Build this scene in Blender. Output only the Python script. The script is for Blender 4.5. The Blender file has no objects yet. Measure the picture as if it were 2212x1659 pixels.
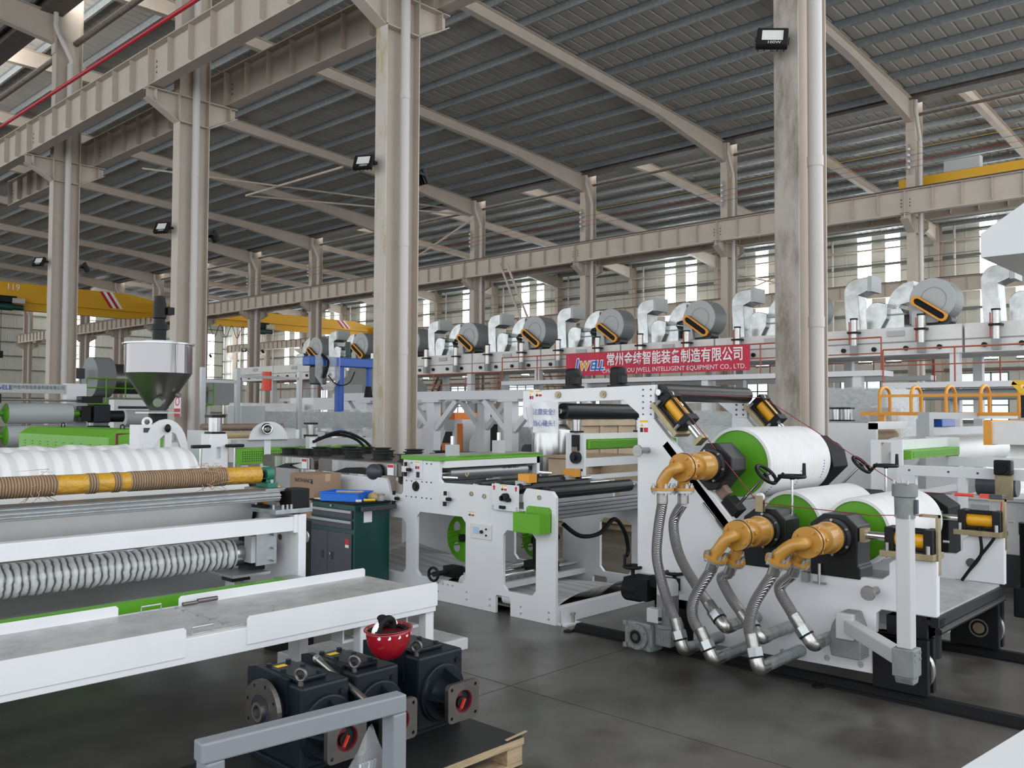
import bpy, bmesh, math, random
from mathutils import Vector, Matrix, Euler
random.seed(7)
S = bpy.context.scene
COL = S.collection
PI = math.pi

# ------------------------------------------------------------------ camera
cam_d = bpy.data.cameras.new('camera'); cam = bpy.data.objects.new('camera', cam_d); COL.objects.link(cam)
cam_d.sensor_width = 36.0; cam_d.lens = 31.25; cam_d.clip_end = 400
cam.matrix_world = Matrix(((0.68445847, -0.02750734, -0.72853273, 0.0),
                           (-0.72903687, -0.0194196, -0.68419889, 0.0),
                           (0.00467267, 0.99943295, -0.03334578, 1.6),
                           (0, 0, 0, 1)))
S.camera = cam

# ------------------------------------------------------------------ sky, exposure
W = bpy.data.worlds.new('overcast_sky'); S.world = W; W.use_nodes = True
bg = W.node_tree.nodes['Background']; bg.inputs[0].default_value = (0.93, 0.97, 1.0, 1); bg.inputs[1].default_value = 1.3
S.view_settings.view_transform = 'Standard'; S.view_settings.look = 'None'
S.view_settings.exposure = 0.72; S.view_settings.gamma = 1.0; S.view_settings.use_curve_mapping = False
S.cycles.max_bounces = 7; S.cycles.diffuse_bounces = 5; S.cycles.glossy_bounces = 3; S.cycles.transparent_max_bounces = 10
S.cycles.caustics_reflective = False; S.cycles.caustics_refractive = False

# ------------------------------------------------------------------ materials
MATS = {}
def mat(name, col, rough=0.5, metal=0.0, noise=0.0, nscale=6.0, bump=0.0, bscale=60.0, alpha=1.0, spec=0.5, emis=None, coat=0.0, col2=None, stretch=None):
    if name in MATS: return MATS[name]
    M = bpy.data.materials.new(name); M.use_nodes = True; MATS[name] = M
    nt = M.node_tree; b = nt.nodes['Principled BSDF']
    b.inputs['Base Color'].default_value = (*col, 1); b.inputs['Roughness'].default_value = rough; b.inputs['Metallic'].default_value = metal
    b.inputs['Specular IOR Level'].default_value = spec; b.inputs['Coat Weight'].default_value = coat
    if alpha < 1: b.inputs['Alpha'].default_value = alpha
    if emis: b.inputs['Emission Color'].default_value = (*emis[0], 1); b.inputs['Emission Strength'].default_value = emis[1]
    if noise or bump:
        tc = nt.nodes.new('ShaderNodeTexCoord'); mp = nt.nodes.new('ShaderNodeMapping')
        nt.links.new(tc.outputs['Object'], mp.inputs[0])
        if stretch: mp.inputs['Scale'].default_value = stretch
    if noise:
        n = nt.nodes.new('ShaderNodeTexNoise'); n.inputs['Scale'].default_value = nscale; n.inputs['Detail'].default_value = 6; n.inputs['Roughness'].default_value = 0.62
        nt.links.new(mp.outputs[0], n.inputs['Vector'])
        mx = nt.nodes.new('ShaderNodeMix'); mx.data_type = 'RGBA'
        c2 = col2 or tuple(max(0, c * (1 - noise)) for c in col)
        mx.inputs[6].default_value = (*col, 1); mx.inputs[7].default_value = (*c2, 1)
        rmp = nt.nodes.new('ShaderNodeMapRange'); rmp.inputs[1].default_value = 0.38; rmp.inputs[2].default_value = 0.66
        nt.links.new(n.outputs[0], rmp.inputs[0]); nt.links.new(rmp.outputs[0], mx.inputs[0]); nt.links.new(mx.outputs[2], b.inputs['Base Color'])
    if bump:
        n2 = nt.nodes.new('ShaderNodeTexNoise'); n2.inputs['Scale'].default_value = bscale; n2.inputs['Detail'].default_value = 3
        nt.links.new(mp.outputs[0], n2.inputs['Vector'])
        bp = nt.nodes.new('ShaderNodeBump'); bp.inputs['Strength'].default_value = bump; bp.inputs['Distance'].default_value = 0.02
        nt.links.new(n2.outputs[0], bp.inputs['Height']); nt.links.new(bp.outputs[0], b.inputs['Normal'])
    return M
def wave_mat(name, c1, c2, scale, axis='X', rough=0.5, bump=0.3, dist=1.5, metal=0.0, prof='SIN', lo=0.3, hi=0.7, coat=0.0):
    M = mat(name, c1, rough, metal, coat=coat); nt = M.node_tree; b = nt.nodes['Principled BSDF']
    tc = nt.nodes.new('ShaderNodeTexCoord'); w = nt.nodes.new('ShaderNodeTexWave'); w.bands_direction = axis; w.wave_profile = prof
    w.inputs['Scale'].default_value = scale; w.inputs['Distortion'].default_value = dist; w.inputs['Detail'].default_value = 2; w.inputs['Detail Scale'].default_value = 1.5
    nt.links.new(tc.outputs['Object'], w.inputs[0])
    r = nt.nodes.new('ShaderNodeMapRange'); r.inputs[1].default_value = lo; r.inputs[2].default_value = hi; nt.links.new(w.outputs[1], r.inputs[0])
    mx = nt.nodes.new('ShaderNodeMix'); mx.data_type = 'RGBA'; mx.inputs[6].default_value = (*c1, 1); mx.inputs[7].default_value = (*c2, 1)
    nt.links.new(r.outputs[0], mx.inputs[0]); nt.links.new(mx.outputs[2], b.inputs['Base Color'])
    if bump:
        bp = nt.nodes.new('ShaderNodeBump'); bp.inputs['Strength'].default_value = bump; bp.inputs['Distance'].default_value = 0.01
        nt.links.new(w.outputs[1], bp.inputs['Height']); nt.links.new(bp.outputs[0], b.inputs['Normal'])
    return M
mat('white', (0.79, 0.80, 0.825), 0.38, noise=0.05, nscale=2.2)
mat('whitepanel', (0.74, 0.75, 0.77), 0.45)
mat('offwhite', (0.78, 0.77, 0.76), 0.5, noise=0.12, nscale=3)
mat('ltgrey', (0.46, 0.48, 0.49), 0.5)
mat('grey', (0.27, 0.29, 0.30), 0.45)
mat('bluegrey', (0.25, 0.27, 0.30), 0.42)
mat('armgrey', (0.55, 0.55, 0.56), 0.5)
mat('castgrey', (0.24, 0.25, 0.25), 0.5, noise=0.2, nscale=20)
mat('green', (0.105, 0.36, 0.015), 0.38)
mat('greencover', (0.13, 0.40, 0.02), 0.45)
mat('orange', (0.50, 0.25, 0.042), 0.28, coat=0.3)
mat('orangepaint', (0.70, 0.20, 0.03), 0.45)
mat('guardorange', (0.78, 0.33, 0.03), 0.4)
mat('yellow', (0.80, 0.38, 0.012), 0.3)
mat('craneyellow', (0.74, 0.40, 0.012), 0.5)
mat('black', (0.010, 0.010, 0.011), 0.45, spec=0.25)
mat('blacksatin', (0.012, 0.012, 0.013), 0.32, spec=0.35)
mat('rubber', (0.010, 0.010, 0.011), 0.62, spec=0.2)
mat('navy', (0.010, 0.017, 0.024), 0.42, spec=0.3, noise=0.25, nscale=9)
mat('steel', (0.55, 0.54, 0.52), 0.32, 1.0, noise=0.15, nscale=14)
mat('darksteel', (0.20, 0.185, 0.175), 0.42, 0.9, noise=0.2, nscale=10)
mat('chrome', (0.82, 0.82, 0.83), 0.12, 1.0)
mat('brushed', (0.42, 0.41, 0.40), 0.36, 1.0, noise=0.2, nscale=5, stretch=(1, 1, 14))
mat('streaked', (0.27, 0.265, 0.27), 0.16, 1.0, bump=1.0, bscale=7, stretch=(1, 1, 0.04))
mat('hopperlow', (0.30, 0.295, 0.28), 0.38, 1.0)
mat('alu', (0.38, 0.39, 0.40), 0.4, 0.8)
mat('deckdark', (0.13, 0.115, 0.10), 0.6, noise=0.3, nscale=5)
mat('zinc', (0.48, 0.51, 0.52), 0.34, 0.75, noise=0.12, nscale=20)
mat('galv', (0.42, 0.46, 0.47), 0.42, 0.6, noise=0.3, nscale=16)
mat('duct', (0.50, 0.52, 0.52), 0.26, 0.9, noise=0.25, nscale=3, bump=0.5, bscale=2.2)
mat('plate', (0.60, 0.60, 0.60), 0.42, 0.35, noise=0.25, nscale=9)
mat('brass', (0.40, 0.33, 0.20), 0.4, 0.6, noise=0.25, nscale=10)
mat('wrap', (0.80, 0.80, 0.80), 0.5, noise=0.07, nscale=3)
mat('cream', (0.56, 0.49, 0.42), 0.55, noise=0.10, nscale=1.3)
mat('pipe', (0.62, 0.585, 0.56), 0.45)
mat('strut', (0.20, 0.155, 0.125), 0.6, noise=0.4, nscale=12)
mat('purlin', (0.31, 0.335, 0.345), 0.42, 0.3, noise=0.25, nscale=7)
mat('roofsheet', (0.47, 0.455, 0.425), 0.5, noise=0.12, nscale=0.7)
mat('cladding', (0.60, 0.60, 0.54), 0.55, noise=0.06, nscale=0.6)
mat('girt', (0.16, 0.17, 0.16), 0.6)
mat('gutter', (0.14, 0.12, 0.105), 0.55, noise=0.3, nscale=4)
mat('railsteel', (0.09, 0.065, 0.06), 0.6)
mat('redpipe', (0.50, 0.012, 0.03), 0.45)
mat('redguard', (0.40, 0.105, 0.06), 0.5)
mat('maroon', (0.16, 0.012, 0.02), 0.5)
mat('glow', (0.9, 0.95, 1.0), 0.6, emis=((0.94, 0.98, 1.0), 8.0))
mat('clerestory', (0.9, 0.9, 0.88), 0.6, emis=((1.0, 0.98, 0.94), 4.5))
mat('wood', (0.50, 0.37, 0.23), 0.7, noise=0.35, nscale=5, stretch=(1, 8, 8))
mat('ply', (0.56, 0.44, 0.31), 0.7, noise=0.2, nscale=3)
mat('blackply', (0.022, 0.022, 0.022), 0.45, noise=0.3, nscale=8)
mat('carton', (0.36, 0.235, 0.15), 0.75, noise=0.08, nscale=3)
mat('paper', (0.86, 0.86, 0.88), 0.6)
mat('ink', (0.02, 0.02, 0.03), 0.6)
mat('inkblue', (0.05, 0.09, 0.35), 0.6)
mat('inkwhite', (0.92, 0.92, 0.92), 0.6)
mat('bannerred', (0.62, 0.025, 0.075), 0.55, noise=0.15, nscale=2)
mat('labelred', (0.6, 0.02, 0.05), 0.6)
mat('labelyellow', (0.85, 0.55, 0.03), 0.6)
mat('helmet', (0.33, 0.005, 0.016), 0.24, coat=0.4)
mat('teal', (0.004, 0.055, 0.046), 0.3)
mat('slate', (0.045, 0.05, 0.06), 0.4)
mat('blue', (0.012, 0.085, 0.42), 0.34)
mat('binblue', (0.008, 0.16, 0.70), 0.4)
mat('motorgreen', (0.012, 0.055, 0.04), 0.45)
mat('castgreen', (0.015, 0.16, 0.10), 0.4)
mat('brownroll', (0.22, 0.15, 0.115), 0.5)
mat('kraft', (0.50, 0.37, 0.22), 0.6)
mat('tape', (0.62, 0.33, 0.02), 0.28, noise=0.25, nscale=25, bump=0.5, bscale=40, coat=0.4)
mat('redplastic', (0.75, 0.05, 0.025), 0.35)
mat('wirered', (0.25, 0.015, 0.04), 0.5)
mat('stainless', (0.45, 0.45, 0.45), 0.22, 1.0, bump=0.5, bscale=5, stretch=(1, 1, 0.05))
mat('film', (0.75, 0.77, 0.78), 0.22, alpha=0.42, noise=0.2, nscale=12, bump=0.9, bscale=14)
mat('bag', (0.80, 0.82, 0.84), 0.18, alpha=0.22, bump=0.9, bscale=10)
mat('pane', (0.75, 0.9, 0.9), 0.2, emis=((0.62, 0.86, 0.95), 0.9))
mat('lens', (0.72, 0.73, 0.70), 0.15)
mat('screen', (0.45, 0.62, 0.85), 0.3)
wave_mat('foam', (0.80, 0.80, 0.81), (0.66, 0.66, 0.67), 3.2, 'X', 0.55, 0.35, 1.2)
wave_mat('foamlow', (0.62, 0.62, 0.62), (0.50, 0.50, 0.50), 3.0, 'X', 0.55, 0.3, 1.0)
mat('rollwrap', (0.76, 0.75, 0.755), 0.42, noise=0.08, nscale=4)
wave_mat('rope', (0.46, 0.32, 0.195), (0.21, 0.125, 0.07), 22, 'X', 0.85, 0.9, 1.2)
wave_mat('braid', (0.78, 0.76, 0.76), (0.22, 0.21, 0.22), 75, 'DIAGONAL', 0.35, 0.6, 0.0, 0.9)
wave_mat('filmwrap', (0.70, 0.70, 0.71), (0.06, 0.06, 0.065), 8.0, 'X', 0.18, 0.8, 3.2, lo=0.62, hi=1.0, coat=0.5)
wave_mat('checker', (0.50, 0.50, 0.50), (0.72, 0.72, 0.72), 26, 'DIAGONAL', 0.35, 0.7, 3.0, 0.35)
def peel_mat(name, c1, c2, c3):
    M = mat(name, c1, 0.7); nt = M.node_tree; b = nt.nodes['Principled BSDF']
    tc = nt.nodes.new('ShaderNodeTexCoord'); mp = nt.nodes.new('ShaderNodeMapping'); mp.inputs['Scale'].default_value = (1, 1, 0.32)
    nt.links.new(tc.outputs['Object'], mp.inputs[0])
    n = nt.nodes.new('ShaderNodeTexNoise'); n.inputs['Scale'].default_value = 3.4; n.inputs['Detail'].default_value = 8; n.inputs['Roughness'].default_value = 0.68; nt.links.new(mp.outputs[0], n.inputs[0])
    r = nt.nodes.new('ShaderNodeValToRGB'); e = r.color_ramp.elements
    e[0].position = 0.36; e[0].color = (*c2, 1); e[1].position = 0.60; e[1].color = (*c1, 1)
    x = e.new(0.47); x.color = (*c3, 1)
    nt.links.new(n.outputs[0], r.inputs[0]); nt.links.new(r.outputs[0], b.inputs['Base Color'])
    return M
peel_mat('peeled', (0.43, 0.385, 0.345), (0.17, 0.145, 0.11), (0.31, 0.275, 0.235))
peel_mat('patchy', (0.57, 0.52, 0.47), (0.42, 0.33, 0.16), (0.55, 0.50, 0.44))
mat('greensheen', (0.30, 0.36, 0.24), 0.35)  # green paint greyed and lightened to carry a painted reflection

# ------------------------------------------------------------------ mesh helpers
class MB:
    """collects simple solids and builds them as one mesh object"""
    def __init__(s): s.bm = bmesh.new()
    def _add(s, vs, fs, T=None):
        vv = [s.bm.verts.new(T @ Vector(v) if T else v) for v in vs]
        for f in fs:
            try: s.bm.faces.new([vv[i] for i in f])
            except ValueError: pass
        return s
    def box(s, lo, hi, T=None):
        x0, y0, z0 = lo; x1, y1, z1 = hi
        v = [(x0,y0,z0),(x1,y0,z0),(x1,y1,z0),(x0,y1,z0),(x0,y0,z1),(x1,y0,z1),(x1,y1,z1),(x0,y1,z1)]
        return s._add(v, [(0,3,2,1),(4,5,6,7),(0,1,5,4),(1,2,6,5),(2,3,7,6),(3,0,4,7)], T)
    def cbox(s, c, d, T=None):
        return s.box([c[i]-d[i]/2 for i in range(3)], [c[i]+d[i]/2 for i in range(3)], T)
    def bar(s, p, q, w, h, roll=0.0):
        """rectangular bar from p to q, w sideways, h upwards"""
        p = Vector(p); q = Vector(q); d = q - p; L = d.length; z = d.normalized()
        up = Vector((0,0,1)) if abs(z.z) < 0.95 else Vector((0,1,0))
        x = up.cross(z).normalized(); y = z.cross(x)
        T = Matrix.Translation(p) @ Matrix((x, y, z)).transposed().to_4x4() @ Matrix.Rotation(roll, 4, 'Z')
        return s.box((-w/2, -h/2, 0), (w/2, h/2, L), T)
    def cyl(s, p, q, r, n=16, r2=None, caps=True):
        p = Vector(p); q = Vector(q); d = q - p; z = d.normalized(); r2 = r if r2 is None else r2
        up = Vector((0,0,1)) if abs(z.z) < 0.95 else Vector((0,1,0))
        x = up.cross(z).normalized(); y = z.cross(x)
        vs = []
        for k in range(n):
            a = 2*PI*k/n; u = x*math.cos(a) + y*math.sin(a)
            vs.append(p + u*r); vs.append(q + u*r2)
        fs = [(2*k, (2*k+2) % (2*n), (2*k+3) % (2*n), 2*k+1) for k in range(n)]
        if caps: fs += [tuple(2*k for k in reversed(range(n))), tuple(2*k+1 for k in range(n))]
        return s._add(vs, fs)
    def ring(s, p, q, ro, ri, n=24):
        """hollow cylinder"""
        p = Vector(p); q = Vector(q); z = (q-p).normalized(); up = Vector((0,0,1)) if abs(z.z) < 0.95 else Vector((0,1,0))
        x = up.cross(z).normalized(); y = z.cross(x); vs = []
        for k in range(n):
            a = 2*PI*k/n; u = x*math.cos(a) + y*math.sin(a)
            vs += [p+u*ro, q+u*ro, p+u*ri, q+u*ri]
        fs = []
        for k in range(n):
            a = 4*k; b = 4*((k+1) % n)
            fs += [(a, b, b+1, a+1), (a+2, a+3, b+3, b+2), (a, a+2, b+2, b), (a+1, b+1, b+3, a+3)]
        return s._add(vs, fs)
    def lathe(s, p, axis, prof, n=24):
        """prof: list of (distance along axis, radius)"""
        p = Vector(p); z = Vector(axis).normalized(); up = Vector((0,0,1)) if abs(z.z) < 0.95 else Vector((0,1,0))
        x = up.cross(z).normalized(); y = z.cross(x); vs = []; m = len(prof)
        for k in range(n):
            a = 2*PI*k/n; u = x*math.cos(a) + y*math.sin(a)
            vs += [p + z*t + u*max(r, 1e-4) for t, r in prof]
        fs = [(k*m+j, ((k+1) % n)*m+j, ((k+1) % n)*m+j+1, k*m+j+1) for k in range(n) for j in range(m-1)]
        fs += [tuple(k*m for k in reversed(range(n))), tuple(k*m+m-1 for k in range(n))]
        return s._add(vs, fs)
    def prism(s, poly, axis, a, b, T=None):
        """polygon in the plane normal to axis (0=x:(y,z), 1=y:(x,z), 2=z:(x,y)) swept from a to b"""
        def mk(u, v, w): return ((w, u, v), (u, w, v), (u, v, w))[axis]
        n = len(poly); vs = [mk(u, v, a) for u, v in poly] + [mk(u, v, b) for u, v in poly]
        fs = [tuple(reversed(range(n))), tuple(range(n, 2*n))] + [(k, (k+1) % n, n+(k+1) % n, n+k) for k in range(n)]
        return s._add(vs, fs, T)
    def tube(s, pts, r, n=10, closed=False):
        P = [Vector(p) for p in pts]; N = len(P); rings = []; prev = None; rr = r if isinstance(r, (list, tuple)) else [r]*N
        for i in range(N):
            if closed: t = P[(i+1) % N] - P[i-1]
            else: t = P[min(i+1, N-1)] - P[max(i-1, 0)]
            t.normalize()
            if prev is None:
                up = Vector((0,0,1)) if abs(t.z) < 0.9 else Vector((0,1,0)); x = up.cross(t).normalized()
            else: x = (prev - t*prev.dot(t)).normalized()
            prev = x; y = t.cross(x)
            rings.append([s.bm.verts.new(P[i] + (x*math.cos(2*PI*k/n) + y*math.sin(2*PI*k/n))*rr[i]) for k in range(n)])
        for i in range(N if closed else N-1):
            A = rings[i]; B = rings[(i+1) % N]
            for k in range(n): s.bm.faces.new((A[k], A[(k+1) % n], B[(k+1) % n], B[k]))
        if not closed: s.bm.faces.new(list(reversed(rings[0]))); s.bm.faces.new(rings[-1])
        return s
    def torus(s, c, axis, R, r, n=28, m=8):
        z = Vector(axis).normalized(); up = Vector((0,0,1)) if abs(z.z) < 0.95 else Vector((0,1,0)); x = up.cross(z).normalized(); y = z.cross(x)
        return s.tube([Vector(c) + (x*math.cos(2*PI*k/n) + y*math.sin(2*PI*k/n))*R for k in range(n)], r, m, True)
    def sphere(s, c, r, sc=(1,1,1), u=16, v=10, T=None):
        M = Matrix.Translation(c) @ Matrix.Diagonal((*sc, 1)); M = T @ M if T else M
        bmesh.ops.create_uvsphere(s.bm, u_segments=u, v_segments=v, radius=r, matrix=M); return s
    def grid(s, f, nu, nv):
        """surface f(u,v), u,v in 0..1"""
        vv = [[s.bm.verts.new(f(i/nu, j/nv)) for j in range(nv+1)] for i in range(nu+1)]
        for i in range(nu):
            for j in range(nv): s.bm.faces.new((vv[i][j], vv[i+1][j], vv[i+1][j+1], vv[i][j+1]))
        return s
    def build(s, name, material, parent=None, bev=0.0, smooth=None, T=None, thick=0.0):
        me = bpy.data.meshes.new(name)
        if T is not None: s.bm.transform(T)
        r = parent
        while r is not None and r.parent is not None: r = r.parent
        off = WORLD.get(r.name) if r is not None else None
        if off is not None: bmesh.ops.translate(s.bm, verts=s.bm.verts, vec=-off)
        bmesh.ops.recalc_face_normals(s.bm, faces=s.bm.faces)
        if smooth is not None:
            for f in s.bm.faces: f.smooth = True
        s.bm.to_mesh(me); s.bm.free()
        if smooth is not None: me.set_sharp_from_angle(angle=math.radians(smooth))
        me.materials.append(MATS[material] if isinstance(material, str) else material)
        o = bpy.data.objects.new(name, me); COL.objects.link(o)
        if parent is not None: o.parent = parent
        if thick:
            sm = o.modifiers.new('thick', 'SOLIDIFY'); sm.thickness = thick; sm.offset = 0
        if bev:
            bv = o.modifiers.new('bevel', 'BEVEL'); bv.width = bev; bv.segments = 2; bv.limit_method = 'ANGLE'; bv.angle_limit = math.radians(40)
        return o
WORLD = {}
def tag(o, label, cat, group=None):
    o['label'] = label; o['category'] = cat
    if group: o['group'] = group
    return o
def thing(name, label, cat, loc=(0,0,0), rz=None, group=None, rot=None):
    """Empty at the thing's base. rz None: parts are given in world coordinates; else in local ones."""
    e = bpy.data.objects.new(name, None); COL.objects.link(e); e.location = loc; e.empty_display_size = 0.2
    if rz is None and rot is None: WORLD[e.name] = Vector(loc)
    else: e.rotation_euler = rot if rot else (0, 0, rz)
    return tag(e, label, cat, group)
def struct(o): o['kind'] = 'structure'; return o
def dup(root, loc, rz=None, label=None, group=None):
    r = root.copy(); COL.objects.link(r); r.location = loc
    if rz is not None: r.rotation_euler = (0, 0, rz)
    if label: r['label'] = label
    if group: r['group'] = group
    for ch in list(root.children):
        c = ch.copy(); COL.objects.link(c); c.parent = r
        for g in list(ch.children):
            d = g.copy(); COL.objects.link(d); d.parent = c
    return r
def clone(o, parent, loc=(0,0,0), rot=None):
    c = o.copy(); COL.objects.link(c); c.parent = parent; c.location = loc
    if rot: c.rotation_euler = rot
    return c
def text(s, size, T, material, parent=None, name='lettering', ext=0.0006, align='CENTER', xs=1.0, bold=0.0):
    """lettering as a flat mesh; T maps the text plane (x right, y up) into place"""
    cu = bpy.data.curves.new(name, 'FONT'); cu.body = s; cu.size = size; cu.align_x = align; cu.align_y = 'CENTER'; cu.extrude = ext; cu.resolution_u = 2; cu.offset = bold
    o = bpy.data.objects.new('tmp', cu); COL.objects.link(o); dg = bpy.context.evaluated_depsgraph_get()
    me = bpy.data.meshes.new_from_object(o.evaluated_get(dg)); bpy.data.objects.remove(o)
    b = MB(); b.bm.from_mesh(me); bpy.data.meshes.remove(me)
    bmesh.ops.transform(b.bm, matrix=T @ Matrix.Diagonal((xs, 1, 1, 1)), verts=b.bm.verts)
    return b.build(name, material, parent)
def FX(x, y, z):
    """text frame on a face looking towards -X (read from the camera side)"""
    return Matrix(((0,0,-1,x),(-1,0,0,y),(0,1,0,z),(0,0,0,1)))
def FY(x, y, z):
    """text frame on a face looking towards -Y"""
    return Matrix(((1,0,0,x),(0,0,-1,y),(0,1,0,z),(0,0,0,1)))
def hexbolts(mb, pts, axis, r=0.012, h=0.012):
    for p in pts:
        p = Vector(p); mb.cyl(p, p + Vector(axis)*h, r, 6)
    return mb
def lathe_pts(c, R, n, plane=0, a0=0.0):
    out = []
    for k in range(n):
        a = a0 + 2*PI*k/n; u, v = R*math.cos(a), R*math.sin(a)
        out.append(((c[0], c[1]+u, c[2]+v), (c[0]+u, c[1], c[2]+v), (c[0]+u, c[1]+v, c[2]))[plane])
    return out
def smooth_path(pts, k=6):
    P = [Vector(p) for p in pts]; out = []
    for i in range(len(P)-1):
        p0 = P[max(i-1, 0)]; p1 = P[i]; p2 = P[i+1]; p3 = P[min(i+2, len(P)-1)]
        for j in range(k):
            t = j/k
            out.append(0.5*((2*p1) + (p2-p0)*t + (2*p0-5*p1+4*p2-p3)*t*t + (3*p1-p0-3*p2+p3)*t**3))
    out.append(P[-1]); return out
# ================================================================== the hall
YB = [-3.8 + 7.57*k for k in range(15)]           # frame lines of the middle row
YA = [-10.1, -2.78, 4.56, 11.88, 19.32, 26.93, 34.4]
YC = [2.9 + 7.57*k for k in range(14)]
Y0, Y1 = -12.0, 105.0
def zt(x, x0): return 14.55 - 0.064*(x - x0 - 0.2)  # top of the rafters of a shed that is high at x0

# floor -------------------------------------------------------------
def floor_mat():
    M = mat('concrete', (0.13, 0.125, 0.12), 0.3); nt = M.node_tree; b = nt.nodes['Principled BSDF']
    tc = nt.nodes.new('ShaderNodeTexCoord')
    def noise(sc, d, r=0.6):
        n = nt.nodes.new('ShaderNodeTexNoise'); n.inputs['Scale'].default_value = sc; n.inputs['Detail'].default_value = d; n.inputs['Roughness'].default_value = r
        nt.links.new(tc.outputs['Object'], n.inputs[0]); return n
    r = nt.nodes.new('ShaderNodeValToRGB'); e = r.color_ramp.elements
    e[0].position = 0.30; e[0].color = (0.058, 0.054, 0.048, 1); e[1].position = 0.70; e[1].color = (0.165, 0.156, 0.143, 1)
    nt.links.new(noise(0.9, 9, 0.66).outputs[0], r.inputs[0])
    r2 = nt.nodes.new('ShaderNodeValToRGB'); e = r2.color_ramp.elements
    e[0].position = 0.52; e[0].color = (1, 1, 1, 1); e[1].position = 0.66; e[1].color = (0.55, 0.53, 0.5, 1)
    nt.links.new(noise(1.9, 4, 0.5).outputs[0], r2.inputs[0])
    r3 = nt.nodes.new('ShaderNodeValToRGB'); e = r3.color_ramp.elements
    e[0].position = 0.70; e[0].color = (0, 0, 0, 1); e[1].position = 0.76; e[1].color = (0.16, 0.16, 0.15, 1)
    nt.links.new(noise(16, 3, 0.6).outputs[0], r3.inputs[0])
    mx = nt.nodes.new('ShaderNodeMix'); mx.data_type = 'RGBA'; mx.blend_type = 'MULTIPLY'; mx.inputs[0].default_value = 1
    nt.links.new(r.outputs[0], mx.inputs[6]); nt.links.new(r2.outputs[0], mx.inputs[7])
    ad = nt.nodes.new('ShaderNodeMix'); ad.data_type = 'RGBA'; ad.blend_type = 'ADD'; ad.inputs[0].default_value = 1
    nt.links.new(mx.outputs[2], ad.inputs[6]); nt.links.new(r3.outputs[0], ad.inputs[7]); nt.links.new(ad.outputs[2], b.inputs['Base Color'])
    rr = nt.nodes.new('ShaderNodeMapRange'); rr.inputs[3].default_value = 0.20; rr.inputs[4].default_value = 0.46
    nt.links.new(noise(2.6, 6).outputs[0], rr.inputs[0]); nt.links.new(rr.outputs[0], b.inputs['Roughness'])
    return M
floor_mat()
fl = struct(MB().box((-16, Y0, -0.2), (58, Y1, 0)).build('floor', 'concrete'))
mat('joint', (0.06, 0.056, 0.05), 0.8); mat('markyellow', (0.16, 0.085, 0.012), 0.6)
j = MB()
for y in (3.62, 9.4, 15.2): j.box((-14, y-0.002, 0), (30, y+0.002, 0.0012))
for x in (0.6, 3.85, 8.6): j.box((x-0.002, -6, 0), (x+0.002, 30, 0.0012))
j.build('floor_joints', 'joint', fl)['kind'] = 'stuff'
MB().box((1.38, 2.2, 0), (1.48, 4.2, 0.0015)).build('floor_marking', 'markyellow', fl)

# roofs: sheets with ribs, purlins, gutters --------------------------
def roof(name, x0, x1, y0, y1, xh):
    b = MB(); T = Vector
    zf = lambda x: zt(x, xh) + 0.26
    ys = []; y = y0
    while y < y1: ys += [(y, 0), (y+0.30, 0), (y+0.33, 0.035), (y+0.37, 0.035)]; y += 0.40
    ys.append((y1, 0)); p = None
    for yy, h in ys:
        q = (b.bm.verts.new((x0, yy, zf(x0)+h)), b.bm.verts.new((x1, yy, zf(x1)+h)))
        if p: b.bm.faces.new((p[0], p[1], q[1], q[0]))
        p = q
    o = struct(b.build(name, 'roofsheet')); n = 0
    pb = None; x = x1 - 0.55
    while x > x0 + 0.3:
        if pb is None:
            m = MB(); L = y1 - y0
            m.box((-0.002, 0, -0.24), (0.002, L, 0.0)).box((-0.002, 0, -0.24), (0.075, L, -0.236)).box((-0.075, 0, -0.004), (0.002, L, 0)).box((0.071, 0, -0.24), (0.075, L, -0.222))
            pb = m.build('purlin', 'purlin', o); pb.location = (x, y0, zf(x))
        else: clone(pb, o, (x, y0, zf(x)))
        x -= 1.52
    return o
cAB = roof('ceiling_middle', 9.55, 33.2, 3.0, Y1, 9.7)
cBC = roof('ceiling_right', 33.45, 57.6, 3.0, Y1, 33.5)
cL = roof('ceiling_left', -14.6, 9.2, Y0+6, Y1, -14.4)
for k, (x, p) in enumerate(((9.3, cL), (33.3, cAB))):
    zg = zt(x, x - 24) + 0.1
    m = MB().prism([(x-0.34, zg+0.22), (x-0.34, zg-0.1), (x+0.26, zg-0.1), (x+0.26, zg+0.22), (x+0.22, zg+0.22), (x+0.22, zg-0.06), (x-0.30, zg-0.06), (x-0.30, zg+0.22)], 1, -6.0 if k == 0 else 3.0, Y1)
    m.build('gutter', 'gutter', p)
for (x, xl, xh) in ((9.42, -14.4, 9.7), (33.33, 9.7, 33.5)):
    wn0 = 101 if x < 20 else 102
    struct(MB().box((x, 3.0, zt(x, xl)+0.32), (x+0.02, Y1, zt(x+0.2, xh)+0.22)).build('window_%d' % wn0, 'clerestory'))

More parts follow.
